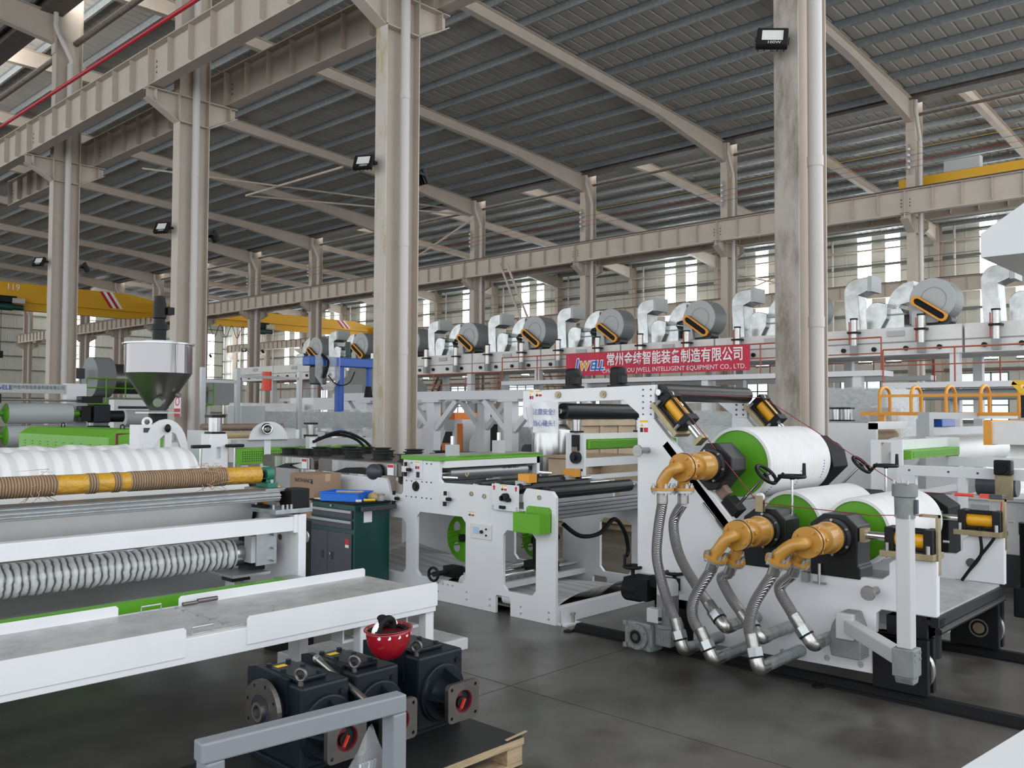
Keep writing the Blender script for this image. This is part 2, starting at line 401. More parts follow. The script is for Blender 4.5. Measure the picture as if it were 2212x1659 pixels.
# walls ---------------------------------------------------------------
def clad(u0, u1, z0, z1, holes, axis, at, n):
    """profiled sheeting with holes (u0,u1,z0,z1); built from strips"""
    b = MB(); us = sorted({u0, u1} | {h[0] for h in holes} | {h[1] for h in holes})
    for a, c in zip(us, us[1:]):
        zs = [z0]
        for h in sorted(holes, key=lambda h: h[2]):
            if h[0] <= a and h[1] >= c: zs += [h[2], h[3]]
        zs.append(z1)
        for za, zb in zip(zs[::2], zs[1::2]):
            if zb - za < 1e-3: continue
            u = a
            while u < c - 1e-6:
                w = min(u + 0.84, c); p = [(u, 0), (min(u+0.70, w), 0), (min(u+0.73, w), -0.04), (min(u+0.81, w), -0.04), (w, 0)]
                for (ua, da), (ub, db) in zip(p, p[1:]):
                    if ub - ua < 1e-6: continue
                    if axis == 0: q = [(at+da, ua, za), (at+db, ub, za), (at+db, ub, zb), (at+da, ua, zb)]
                    else: q = [(ua, at+da, za), (ub, at+db, za), (ub, at+db, zb), (ua, at+da, zb)]
                    b.bm.faces.new([b.bm.verts.new(v) for v in q])
                u = w
    return b
STR = [(20.47, 21.42), (22.3, 23.21), (27.75, 28.7), (29.5, 30.5), (35.28, 36.25), (37.15, 38.1), (50.45, 51.31), (52.2, 53.12), (59.8, 60.65), (65.4, 66.3), (67.15, 68.1), (75.55, 76.5), (80.3, 81.15), (81.9, 82.8), (87.95, 88.9), (90.0, 90.95), (13.0, 13.95), (14.9, 15.85), (97.4, 98.3), (99.2, 100.1)]
LOW = [(14.4, 17.2), (21.8, 24.4), (29.6, 32.0), (36.4, 39.6), (44.4, 47.2), (51.6, 54.6), (59.4, 62.2), (67.0, 69.8), (74.6, 77.4), (82.2, 85.0)]
holes = [(a, c, 4.9, 13.2) for a, c in STR] 
hl = [(a, c, 1.2, 4.2) for a, c in LOW]
def overlap(h): return [g for g in holes if g[0] < h[1] and g[1] > h[0]]
holes2 = list(holes)
for h in hl: holes2.append(h)
wR = struct(clad(3.0, Y1, 0, 13.6, holes2, 0, 57.75, -1).build('wall_right', 'cladding'))
wn = 0
for a, c in STR:
    wn += 1; o = struct(MB().box((57.8, a, 4.9), (57.82, c, 13.2)).build('window_%d' % wn, 'glow'))
    fr = MB()
    for z in (4.9, 6.4, 8.0, 9.6, 11.2, 12.7): fr.box((57.68, a, z), (57.74, c, z+0.10))
    fr.build('glazing_bar', 'girt', o)
for a, c in LOW:
    wn += 1; o = struct(MB().box((57.8, a, 1.2), (57.82, c, 4.2)).build('window_%d' % wn, 'pane'))
    fr = MB()
    for k in range(4): y = a + (c-a)*k/3; fr.box((57.74, y-0.04, 1.2), (57.79, y+0.04, 4.2))
    for z in (1.2, 2.2, 3.2, 4.12): fr.box((57.74, a, z), (57.79, c, z+0.08))
    fr.build('window_frame', 'girt', o)
EW = [(39.0, 41.6, 5.0, 12.6), (54.4, 56.4, 2.5, 11.6), (24.5, 26.5, 5.0, 12.6)]
wF = struct(clad(-14, 57.7, 0, 16.0, EW, 1, Y1, -1).build('wall_far', 'cladding'))
for x0, x1, z0, z1 in EW:
    wn += 1; o = struct(MB().box((x0, Y1+0.05, z0), (x1, Y1+0.07, z1)).build('window_%d' % wn, 'glow'))
    fr = MB()
    z = z0
    while z < z1: fr.box((x0, Y1-0.1, z), (x1, Y1-0.02, z+0.09)); z += 1.5
    fr.build('glazing_bar', 'girt', o)
g0 = None
for k, z in enumerate((1.2, 4.3, 6.4, 8.0, 9.6, 11.2, 12.75)):
    MB().box((57.55, 3.0, z), (57.68, Y1, z+0.16)).build('girt', 'girt', wR)
for k, z in enumerate((1.5, 3.0, 4.5, 6.0, 7.5, 9.0, 10.5, 12.0, 13.5)):
    MB().box((10, Y1-0.2, z), (57.5, Y1-0.06, z+0.12)).build('girt', 'girt', wF)

# columns ---------------------------------------------------------------
ORD = ['nearest', 'second', 'third', 'fourth', 'fifth', 'sixth', 'seventh', 'eighth', 'ninth', 'tenth', 'eleventh', 'twelfth', 'thirteenth', 'fourteenth', 'fifteenth']
def column(label, xc, yc, dep, fw, ztop, mface, pipe=True, br=(1, 1), group=None, zg=8.82, pz=13.2, parts=True, off=0.9):
    t = thing('steel_column', label, 'column', (xc, yc, 0), group=group)
    x0, x1 = xc - dep/2, xc + dep/2
    MB().box((x0, yc-fw/2, 0), (x0+0.02, yc+fw/2, ztop)).build('flange', mface, t)
    MB().box((x1-0.02, yc-fw/2, 0), (x1, yc+fw/2, ztop)).build('flange', 'cream', t)
    MB().box((x0+0.02, yc-0.008, 0), (x1-0.02, yc+0.008, ztop)).build('web', 'cream', t)
    if parts:
        m = MB()
        for z in (zg-0.62, zg-0.02): m.box((x0, yc-fw/2, z), (x1, yc+fw/2, z+0.018))
        m.build('stiffener_plate', 'cream', t)
    for s, on in ((-1, br[0]), (1, br[1])):
        if not on: continue
        xa = x0 if s < 0 else x1; xb = xc + s*(off + 0.18)
        b = MB().prism([(xa, zg-0.62), (xa, zg), (xb, zg), (xb, zg-0.22)], 1, yc-0.008, yc+0.008)
        b.box((min(xa, xb), yc-fw/2, zg-0.02), (max(xa, xb), yc+fw/2, zg))
        p0 = Vector((xa, yc, zg-0.62)); p1 = Vector((xb, yc, zg-0.22)); b.bar(p0, p1, fw*0.9, 0.018)
        xe = xc + s*off; b.box((xe-0.01, yc-fw/2, zg-0.3), (xe+0.01, yc+fw/2, zg))
        b.build('bracket', 'cream', t)
    if pipe:
        px, py, r = xc + 0.02, yc - fw/2 - 0.02, 0.083
        d = MB().cyl((px, py, 0.05), (px, py, pz-1.35), r, 16)
        pp = smooth_path([(px, py, pz-1.40), (px, py, pz-1.2), (px-0.40, py-0.02, pz-0.45), (px-0.42, py-0.02, pz-0.2), (px-0.42, py-0.02, pz+0.05)], 4)
        d.tube(pp, r*0.8, 12)
        dp = d.build('drainpipe', 'pipe', t, smooth=40)
        c = MB()
        for z in (2.6, 4.45, 7.0): c.cyl((px, py, z), (px, py, z+0.12), r*1.09, 16)
        c.build('pipe_collar', 'pipe', dp, smooth=40)
    return t
LA = {2: 'mottled bare steel column with fat drainpipe beside the three white rolls', 3: 'cream steel column with yellow primer patches behind the black fan trays',
      4: 'cream steel column with white drainpipe behind the steel hopper', 5: 'cream steel column at the far left with a bent drainpipe at its top'}
for k in (2, 3, 4, 5):
    column(LA[k], 9.73, YA[k], 0.74, 0.29, 15.0, {2: 'peeled', 3: 'patchy'}.get(k, 'cream'), pz=13.0)
for k in range(1, 15):
    lab = 'cream steel column of the middle row, %s one counted from the right edge' % ORD[max(0, k-2)]; gr = 'columns of the middle row'
    if k == 1: continue
    column(lab, 33.5, YB[k], 0.84, 0.32, 15.0, 'cream', group=gr, pz=12.95, off=0.95)
for k in range(1, 14):
    lab = 'wall column between the strip windows, %s from the right' % ORD[k] if k < 15 else ''
    t = thing('wall_column', lab, 'column', (57.2, YC[k], 0), group='columns along the window wall')
    MB().box((56.85, YC[k]-0.16, 0), (56.87, YC[k]+0.16, 13.3)).box((57.48, YC[k]-0.16, 0), (57.5, YC[k]+0.16, 13.3)).box((56.87, YC[k]-0.01, 0), (57.48, YC[k]+0.01, 13.3)).build('shaft', 'cream', t)
    MB().prism([(56.85, 8.2), (56.85, 8.85), (56.1, 8.85), (56.1, 8.6)], 1, YC[k]-0.15, YC[k]+0.15).build('bracket', 'cream', t)
    MB().cyl((57.35, YC[k]-0.9, 0.3), (57.35, YC[k]-0.9, 13.2), 0.07, 10).build('drainpipe', 'pipe', t)

# rafters -----------------------------------------------------------------
def rafter(label, xa, xb, xh, y, group, k0=0):
    t = thing('roof_rafter', label, 'rafter', (xb, y, 0), group=group)
    f = lambda x: zt(x, xh)
    def dep(x):
        if x > xb - 5.0: return 0.40 + 0.46*((x - (xb-5.0))/5.0)
        if x < xa + 4.0: return 0.40 + 0.25*((xa+4.0 - x)/4.0)
        return 0.40
    xs = [xa, xa+4.0, xb-5.0, xb]
    MB().prism([(x, f(x)) for x in xs] + [(x, f(x)-dep(x)) for x in reversed(xs)], 1, y-0.006, y+0.006).build('web', 'cream', t)
    a, b = MB(), MB()
    for p, q in zip(xs, xs[1:]):
        a.bar((p, y, f(p)), (q, y, f(q)), 0.24, 0.016); b.bar((p, y, f(p)-dep(p)), (q, y, f(q)-dep(q)), 0.24, 0.016)
    a.build('top_flange', 'cream', t); b.build('bottom_flange', 'cream', t)
    x = xb - 2.0; s = None
    while x > xa + 1:
        z = f(x)
        if s is None:
            s = MB().bar((0, 0, 0), (0.0, -0.70, 0.62), 0.08, 0.03).build('knee_brace', 'cream', t); s.location = (x-xb, -0.02, z-dep(x)+0.05)
        else: clone(s, t, (x-xb, -0.02, z-dep(x)+0.05))
        x -= 3.04
    MB().box((xb-0.012, y-0.14, f(xb)-1.15), (xb+0.012, y+0.14, f(xb)+0.05)).build('end_plate', 'cream', t)
    return t
for k in range(1, 15):
    rafter('cream tapered rafter of the middle bay, %s from the right edge' % ORD[k-1] if k < 15 else '', 10.1, 33.06, 9.7, YB[k], 'rafters of the middle bay')
for k in range(1, 14):
    rafter('rafter of the far bay leading to the window wall, %s from the right' % ORD[k-1] if k < 15 else '', 33.95, 56.85, 33.5, YC[k], 'rafters of the far bay')
for k in (4, 5, 6): rafter('rafter of the bay overhead at the left, %s one' % ORD[k-4], -14.3, 9.34, -14.4, YA[k], 'rafters of the left bay')

# tie tubes between column tops, rods -----------------------------------
def strut(label, x, z, ya, yb, r=0.06, m='strut', group=None):
    return tag(MB().cyl((x, ya, z), (x, yb, z), r, 10).build('strut_tube', m, smooth=40), label, 'strut', group)
for k in range(1, 10): strut('brown strut tube in the %s gap of the middle row' % ORD[k-1], 33.75, 12.65, YB[k]+0.1, YB[k+1]-0.1, group='strut tubes of the middle row')
strut('brown strut tube between two columns at the top left', 9.95, 12.35, YA[4], YA[5], 0.085); strut('brown strut tube running out of the top left corner', 9.95, 12.35, YA[5], YA[6], 0.085)
for k in range(1, 12): strut('cream strut tube under the window wall eaves, %s from the right' % ORD[k-1], 57.1, 12.2, YC[k], YC[k+1], 0.06, 'cream', 'strut tubes of the window wall')
def rod(name, label, p, q, r, m, cat, group=None): return tag(MB().cyl(p, q, r, 8).build(name, m), label, cat, group)
yb = YB
rod('brace_rod', 'pale brace rod under the roof left of the patchy column', (18.5, yb[6], 13.2), (33.2, yb[5]+0.5, 12.6), 0.05, 'cream', 'brace', 'roof brace rods')
rod('brace_rod', 'pale brace rod crossing under the dark roof', (24.0, yb[6], 12.9), (24.6, yb[5], 13.1), 0.06, 'cream', 'brace', 'roof brace rods')
rod('brace_rod', 'thin brace rod joining the crossing rod', (24.0, yb[6], 12.9), (33.2, yb[5]+0.2, 12.3), 0.05, 'cream', 'brace', 'roof brace rods')
for k, (a, c) in enumerate(((5, 6), (6, 5))): rod('brace_rod', 'diagonal of the cross brace %s between middle row columns' % ('rising' if k else 'falling'), (33.5, yb[a], 12.3), (33.5, yb[c], 9.8), 0.06, 'cream', 'brace', 'cross brace of the middle row')
for k, (a, c) in enumerate(((3, 4), (4, 3))): rod('brace_rod', 'diagonal of the cross brace %s on the window wall' % ('rising' if k else 'falling'), (57.3, YC[a], 12.1), (57.3, YC[c], 9.8), 0.06, 'cream', 'brace', 'cross brace of the window wall')

# crane girders --------------------------------------------------------------
def girder_proto(name, L, m='cream'):
    t = thing(name, 'x', 'girder', (0,0,0), rz=0)
    MB().box((-0.008, 0, 0.02), (0.008, L, 0.84)).build('web', m, t)
    MB().box((-0.16, 0.02, 0.84), (0.16, L-0.02, 0.862)).build('top_flange', m, t)
    MB().box((-0.14, 0.02, 0), (0.14, L-0.02, 0.02)).build('bottom_flange', m, t)
    s = MB().box((-0.14, -0.006, 0.10), (-0.008, 0.006, 0.84)).build('stiffener', m, t); n = 8; s.location = (0, L/n, 0)
    for k in range(2, n): clone(s, t, (0, L*k/n, 0))
    e = MB().box((-0.14, 0.004, 0), (0.14, 0.02, 0.862)).build('end_plate', m, t); clone(e, t, (0, L-0.024, 0))
    hb = MB()
    for z in (0.3, 0.42, 0.54): hb.cyl((-0.07, 0.0, z), (-0.07, 0.028, z), 0.022, 8)
    for y in (0.15, L-0.15):
        for z in (0.3, 0.42, 0.54): hb.cyl((-0.009, y, z), (-0.013, y, z), 0.028, 8)
    hb.build('bolt', 'railsteel', t)
    MB().box((-0.04, 0, 0.862), (0.04, L, 0.95)).build('crane_rail', 'railsteel', t)
    return t
def run(x, ys, name, lab, group, z=8.86):
    p = None
    for k, (a, c) in enumerate(zip(ys, ys[1:])):
        l = lab(k)
        if p is None or abs((c-a) - p[1]) > 0.02: p = (girder_proto('crane_girder', c-a), c-a); g = p[0]; g.location = (x, a, z); g['label'] = l; g['group'] = group
        else: dup(p[0], (x, a, z), label=l, group=group)
run(8.82, YA[2:], 'a', lambda k: 'crane girder with red conductor pipe at upper left, %s span' % ORD[k], 'near crane girders')
run(10.66, YA[2:], 'a', lambda k: 'shaded crane girder behind the red pipe girder, %s span' % ORD[k], 'shaded crane girders')
run(32.55, YB[1:], 'b', lambda k: 'crane girder of the long middle run, %s span from the right' % ORD[k], 'middle crane girders', 8.76)
run(34.45, YB[1:], 'b', lambda k: ('rear crane girder behind the middle run, %s span from the right' % ORD[k]) if k < 15 else '', 'rear crane girders')
run(56.2, YC, 'c', lambda k: ('crane girder along the window wall, %s span from the right' % ORD[k]) if k < 15 else '', 'window wall crane girders', 8.95)
t = thing('conductor_pipe', 'red conductor pipe on top of the upper left crane girder', 'pipe', (8.5, 12, 9.9))
MB().cyl((8.5, YA[2], 9.92), (8.5, YA[6], 9.92), 0.045, 10).build('pipe', 'redpipe', t)
c = MB().box((-0.03, -0.01, -0.14), (0.10, 0.01, 0.05)).build('clip', 'black', t)
y = YA[2] + 0.5; c.location = (0, y-12, 0.0)
while y < YA[6]-1: y += 1.1; clone(c, t, (0, y-12, 0.0))
# bare conductor wires on insulators along the middle row
for k, (dz, m) in enumerate(((0, 'labelyellow'), (-0.22, 'motorgreen'), (-0.44, 'redplastic'), (-0.66, 'railsteel'))):
    tag(MB().cyl((32.95, YB[1], 11.2+dz), (32.95, YB[12], 11.2+dz), 0.007, 5).build('conductor_wire', m), '%s conductor wire strung along the middle row' % ['yellow', 'dark green', 'red', 'dark grey'][k], 'wire', 'conductor wires')
for k in range(2, 9):
    t = thing('insulator_bracket', 'insulator rack on the %s middle row column' % ORD[k-2], 'insulator', (33.0, YB[k], 10.4), group='insulator racks')
    MB().bar((32.98, YB[k], 10.3), (32.98, YB[k], 11.4), 0.03, 0.05).build('bar', 'grey', t)
    for dz in (0, -0.22, -0.44, -0.66): MB().cyl((32.90, YB[k], 11.15+dz), (32.90, YB[k], 11.23+dz), 0.05, 8).build('insulator', 'whitepanel', t)
for k, (dz) in enumerate((0, 0.35, 0.7)):
    tag(MB().cyl((56.5, YC[0], 10.6+dz), (56.5, YC[12], 10.6+dz), 0.015, 5).build('conductor_wire', 'railsteel'), '%s dark conductor wire along the window wall' % ['lowest', 'middle', 'highest'][k], 'wire', 'window wall wires')

# floodlights -----------------------------------------------------------------
def flood_proto():
    F = 1.1
    t = thing('floodlight', 'x', 'floodlight', (0,0,0), rz=0)
    # front looks towards -Y, tilted down
    T = Matrix.Rotation(math.radians(-28), 4, 'X')
    MB().box((-0.17, -0.02, -0.14), (0.17, 0.035, 0.14)).build('housing', 'black', t, bev=0.008, T=T)
    f = MB()
    for (lo, hi) in (((-0.165, -0.035, -0.135), (0.165, -0.02, -0.06)), ((-0.165, -0.035, 0.105), (0.165, -0.02, 0.135)), ((-0.165, -0.035, -0.06), (-0.115, -0.02, 0.105)), ((0.115, -0.035, -0.06), (0.165, -0.02, 0.105))): f.box(lo, hi)
    fr = f.build('bezel', 'blacksatin', t, T=T)
    b = MB(); o = [(-0.115, -0.06), (0.115, -0.06), (0.115, 0.105), (-0.115, 0.105)]; i = [(-0.05, 0.0), (0.05, 0.0), (0.05, 0.06), (-0.05, 0.06)]
    vo = [b.bm.verts.new((x, -0.03, z)) for x, z in o]; vi = [b.bm.verts.new((x, -0.021, z)) for x, z in i]
    for k in range(4): b.bm.faces.new((vo[k], vo[(k+1) % 4], vi[(k+1) % 4], vi[k]))
    b.bm.faces.new(vi); b.build('reflector', 'lens', t, T=T)
    for k in range(5): MB().box((-0.15+0.07*k, 0.035, -0.12), (-0.14+0.07*k, 0.075, 0.12)).build('cooling_fin', 'black', t, T=T)
    MB().bar((0.18, 0.02, 0), (0.18, 0.16, 0.02), 0.012, 0.05).bar((-0.18, 0.02, 0), (-0.18, 0.16, 0.02), 0.012, 0.05).bar((-0.18, 0.16, 0.02), (0.18, 0.16, 0.02), 0.012, 0.05).build('yoke', 'black', t)
    return t, T
fp, fT = flood_proto()
text('100W', 0.06, fT @ Matrix.Translation((0.02, -0.0362, -0.098)) @ Matrix.Rotation(PI/2, 4, 'X') @ Matrix.Rotation(PI, 4, 'Z') @ Matrix.Rotation(PI, 4, 'Z'), 'lens', fp)
fp.location = (9.12, 4.60, 5.80); fp.rotation_euler = (0.0, 0.10, -1.05); fp['label'] = 'black 100W floodlight on the mottled steel column'; fp['group'] = 'floodlights'
for (x, y, z, rz, lab) in ((9.1, 12.0, 5.82, -1.05, 'floodlight on the left of the patchy column'), (10.45, 12.1, 5.85, 1.5, 'floodlight on the right of the patchy column, seen from behind'),
                           (9.1, 19.4, 5.75, -1.05, 'floodlight on the left of the column behind the hopper'), (10.4, 19.4, 5.75, 1.3, 'floodlight on the right of the column behind the hopper'),
                           (9.1, 27.0, 5.85, -1.05, 'floodlight on the left of the far left column'), (10.4, 27.0, 5.85, 1.3, 'floodlight on the right of the far left column')):
    dup(fp, (x, y, z), rz, lab, 'floodlights')
for k in (6, 7, 8, 9, 10, 11):
    for s in (-1, 1): dup(fp, (33.5 + s*0.75, YB[k], 6.0), -0.5 if s < 0 else 1.3, 'small distant floodlight %s of the %s middle row column' % ('left' if s < 0 else 'right', ORD[k-2]), 'distant floodlights')

# overhead cranes ------------------------------------------------------------------
def crane(label, xa, xb, y, zb, zt_, w=0.6):
    t = thing('bridge_crane', label, 'crane', (xa, y, 0))
    m = MB().prism([(xa, zb+0.35), (xa+2.2, zb), (xb-2.2, zb), (xb, zb+0.35), (xb, zt_-0.4), (xb-2.4, zt_), (xa+2.4, zt_), (xa, zt_-0.4)], 1, y-w/2, y+w/2)
    g = m.build('bridge_girder', 'craneyellow', t)
    MB().box((xa+1, y-w/2-0.28, zb+0.55), (xb-1, y-w/2, zb+0.68)).build('walkway_ledge', 'craneyellow', g)
    for x in (xa, xb):
        MB().box((x-0.2, y-1.7, 9.82), (x+0.2, y+1.7, 10.25)).build('end_carriage', 'craneyellow', t)
        for s in (-1.4, 1.4): MB().cyl((x-0.1, y+s, 9.98), (x+0.1, y+s, 9.98), 0.16, 14).build('wheel', 'railsteel', t)
    for k, x in enumerate((xb-4.6, xb-4.1)):
        for q, mm in enumerate(('redpipe', 'inkwhite')):
            xx = x + q*0.25; MB().prism([(xx, zt_-0.02), (xx+0.25, zt_-0.02), (xx+1.05, zb+0.72), (xx+0.8, zb+0.72)], 1, y-w/2-0.006, y-w/2-0.001).build('hazard_stripe', mm, t)
    return t
c1 = crane('yellow overhead crane girder behind the far left column', 10.7, 32.6, 70.3, 8.95, 10.9)
text('119', 0.62, FY(21.9, 69.98, 10.55), 'inkwhite', c1)
c2 = crane('yellow overhead crane girder in front of the window wall', 34.7, 56.2, 72.5, 9.25, 10.75)
def hoist(label, x, y, z, m='motorgreen'):
    t = thing('crane_hoist', label, 'hoist', (x, y, z))
    MB().cyl((x-0.9, y, z), (x+0.5, y, z), 0.28, 16).build('drum', m, t, smooth=40); MB().cyl((x+0.5, y, z), (x+1.2, y, z), 0.2, 14).build('motor', m, t, smooth=40)
    MB().box((x-0.6, y-0.35, z+0.3), (x+0.7, y+0.35, z+0.75)).build('trolley', 'black', t); MB().box((x+0.4, y-0.5, z+0.25), (x+1.2, y-0.3, z+0.6)).build('control_box', 'ltgrey', t)
    MB().cyl((x-0.2, y, z-0.2), (x-0.2, y, z-3.2), 0.02, 6).build('rope', 'black', t); MB().box((x-0.35, y-0.12, z-3.7), (x-0.05, y+0.12, z-3.2)).build('hook_block', 'black', t)
    return t
hoist('green hoist hanging from the far left crane girder', 21.3, 69.8, 9.1); hoist('dark green hoist under the crane girder near the window wall', 43.2, 72.1, 9.0)
t = tag(MB().tube(smooth_path([(36 + 0.55*k, 72.19, 9.3 - (1.1 if k % 2 else 0)) for k in range(12)], 5), 0.03, 6).build('festoon_cable', 'black'), 'looping festoon cable under the crane girder near the window wall', 'cable')
c3 = thing('bridge_crane', 'yellow crane carriage above the long girder at upper right', 'crane', (34.6, 9, 9.8))
MB().box((34.3, 6.8, 9.86), (34.75, 12.2, 10.48)).build('end_carriage', 'craneyellow', c3)
for y in (7.3, 11.7): MB().cyl((34.4, y, 9.98), (34.6, y, 9.98), 0.17, 14).build('wheel', 'railsteel', c3)
MB().prism([(34.7, 9.9), (37, 8.9), (54, 8.9), (56, 9.9), (56, 10.2), (54, 10.6), (37, 10.6), (34.7, 10.2)], 1, 8.0, 8.7).build('bridge_girder', 'craneyellow', c3)
MB().box((34.35, 9.4, 10.5), (34.75, 10.6, 10.95)).build('control_box', 'ltgrey', c3)
MB().box((38.5, 7.97, 9.7), (40.2, 7.995, 10.25)).build('sign_plate', 'labelred', c3)
tag(MB().tube(smooth_path([(36.4 + 0.42*k, 7.8, 9.1 - (1.35 if k % 2 else 0)) for k in range(10)], 5), 0.05, 6).build('festoon_cable', 'black'), 'looping black festoon cable of the upper right crane', 'cable')
t = thing('chain_hoist', 'dark green chain hoist with a long thin rope at the top right corner', 'hoist', (8.3, 1.75, 5.3))
MB().cyl((8.2, 1.95, 5.52), (8.6, 1.55, 5.6), 0.16, 14).build('body', 'motorgreen', t, smooth=40)
MB().cyl((8.35, 1.83, 5.4), (8.35, 1.83, 3.1), 0.008, 6).build('rope', 'black', t)
MB().torus((8.16, 1.98, 5.42), (1, 0, 0), 0.05, 0.012).build('hook', 'black', t)
# ================================================================== three roll calender at the right
CAL = thing('roll_calender_frame', 'white side plated calender frame carrying three white rolls', 'machine frame', (5.2, 2.4, 0))
side = [(1.997, 0.126), (1.98, 0.47), (1.95, 0.498), (1.651, 0.498), (1.648, 0.80), (1.86, 0.80), (1.905, 0.765), (1.905, 0.70), (1.95, 0.665), (2.76, 0.65), (2.80, 0.83), (3.496, 1.575), (3.628, 1.575), (3.628, 0.498), (3.32, 0.498), (3.293, 0.47), (3.293, 0.104)]
for x in (5.15, 6.46): MB().prism(side, 0, x, x+0.05).build('side_plate', 'white', CAL, bev=0.004)
MB().box((5.2, 1.68, 0.485), (6.46, 2.9, 0.497)).build('deck_plate', 'plate', CAL)
MB().box((5.2, 1.66, 0.43), (6.46, 1.70, 0.484)).cyl((5.2, 1.66, 0.41), (6.46, 1.66, 0.41), 0.02, 10).build('front_beam', 'black', CAL)
MB().box((5.2, 1.72, 0.36), (6.46, 1.80, 0.484)).box((5.2, 3.1, 0.2), (6.46, 3.2, 0.3)).box((5.2, 2.5, 0.2), (6.46, 2.6, 0.3)).build('cross_beam', 'black', CAL)
hb = None
for y, z in ((3.36, 0.28), (3.06, 0.30), (2.72, 0.28), (2.98, 0.145), (2.72, 0.145), (2.55, 0.30), (2.40, 0.30), (2.27, 0.30), (2.55, 0.15), (2.27, 0.165), (2.07, 0.165)):
    r = MB().ring((5.147, y, z), (5.15, y, z), 0.017, 0.011, 16).cyl((5.145, y, z), (5.15, y, z), 0.007, 6).build('flush_bolt', 'steel', CAL)
for y, z in ((3.54, 1.35), (1.977, 0.603)):
    k = MB().cyl((5.15, y, z), (5.06, y, z), 0.022, 16).lathe((5.02, y, z), (1, 0, 0), [(0, 0.04), (0.008, 0.042), (0.03, 0.03), (0.045, 0.022)], 24).build('locating_knob', 'brushed', CAL, smooth=40)
MB().cyl((6.45, 1.85, 0.62), (6.455, 1.85, 0.62), 0.03, 16).build('plug_disc', 'darksteel', CAL)
# sliding rail on the slant and warning sign
MB().bar((5.165, 3.40, 1.40), (5.165, 2.80, 0.74), 0.03, 0.05).build('slide_rail', 'black', CAL)
MB().bar((5.14, 3.10, 1.02), (5.14, 2.82, 0.72), 0.012, 0.012).build('slide_scale', 'chrome', CAL)
def warning(parent, T, w=0.08, h=0.10):
    s = MB().box((-w/2, -h/2, 0), (w/2, h/2, 0.001)).build('warning_label', 'paper', parent, T=T)
    MB().box((-w/2+0.003, h*0.30, 0.001), (w/2-0.003, h*0.46, 0.0016)).build('label_band', 'labelyellow', s, T=T)
    MB().prism([(-w*0.42, -h*0.0), (-w*0.02, 0.0), (-w*0.22, h*0.25)], 2, 0.001, 0.0016).build('warning_triangle', 'labelyellow', s, T=T)
    MB().box((0.0, -h*0.42, 0.001), (w*0.46, -h*0.08, 0.0016)).build('label_block', 'labelred', s, T=T)
    MB().box((-w*0.42, -h*0.42, 0.001), (-w*0.08, -h*0.08, 0.0016)).build('pictogram', 'ink', s, T=T)
    return s
warning(CAL, FX(5.1495, 3.573, 1.515), 0.075, 0.095)
def flange_box(name, x, y, z, m): pass

def roll(label, y, z, r, xa=5.47, xb=6.40, print_=True):
    t = thing('calender_roll', label, 'roll', (xa, y, z))
    nr = 26; L = xb - xa; prof = [(0, r-0.02)]
    for k in range(nr):
        prof += [(L*k/nr + 0.001, r-0.005), (L*(k+0.14)/nr, r), (L*(k+0.86)/nr, r+0.0008), (L*(k+1)/nr - 0.001, r-0.004)]
    prof += [(L, r-0.02)]
    b = MB().lathe((xa, y, z), (1, 0, 0), prof, 56); bmesh.ops.delete(b.bm, geom=[f for f in b.bm.faces if len(f.verts) > 4], context='FACES'); b = b.build('wrapping', 'rollwrap', t, smooth=50)
    MB().lathe((xa+0.012, y, z), (1, 0, 0), [(0, r-0.022), (0.001, r-0.024), (0.016, r-0.03), (0.03, r*0.62), (0.012, r*0.55), (0.0, 0.05)], 48).build('end_face', 'green', t, smooth=30)
    MB().ring((xa-0.003, y, z), (xa+0.012, y, z), r-0.003, r-0.022, 56).build('edge_band', 'wrap', t, smooth=40)
    MB().lathe((xb-0.012, y, z), (-1, 0, 0), [(0, r-0.022), (0.02, r*0.6), (0.0, 0.05)], 40).build('end_face', 'green', t, smooth=30)
    for k in range(3):
        xx = xa + 0.09 + 0.36*k
        a0 = 0.35 + 0.25*k; m = MB()
        for j in range(7):
            a = PI*0.93 - a0 - j*0.085; c, s_ = math.cos(a), math.sin(a)
            p = Vector((xx, y - c*0, z)); u = Vector((0, -math.cos(a), math.sin(a))); n = Vector((0, -math.cos(a), math.sin(a)))
            q = Vector((xx, y, z)) + Vector((0, -abs(math.sin(a)), math.cos(a)))*(r+0.0012)
            m.cyl(q, q + Vector((0.012, 0, 0)), 0.0035, 4)
        m.build('print_stripe', 'inkblue', t)['kind'] = 'stuff'
    MB().cyl((5.20, y, z), (xa+0.02, y, z), 0.055, 20).cyl((xb-0.02, y, z), (6.56, y, z), 0.055, 20).build('journal', 'steel', t, smooth=40)
    return t
roll('large upper white wrapped roll with green end face', 3.03, 1.268, 0.248)
roll('lower left white wrapped roll behind the brass pulley', 2.655, 0.885, 0.222)
roll('lower right white wrapped roll beside the hydraulic cylinder', 2.215, 0.885, 0.208)

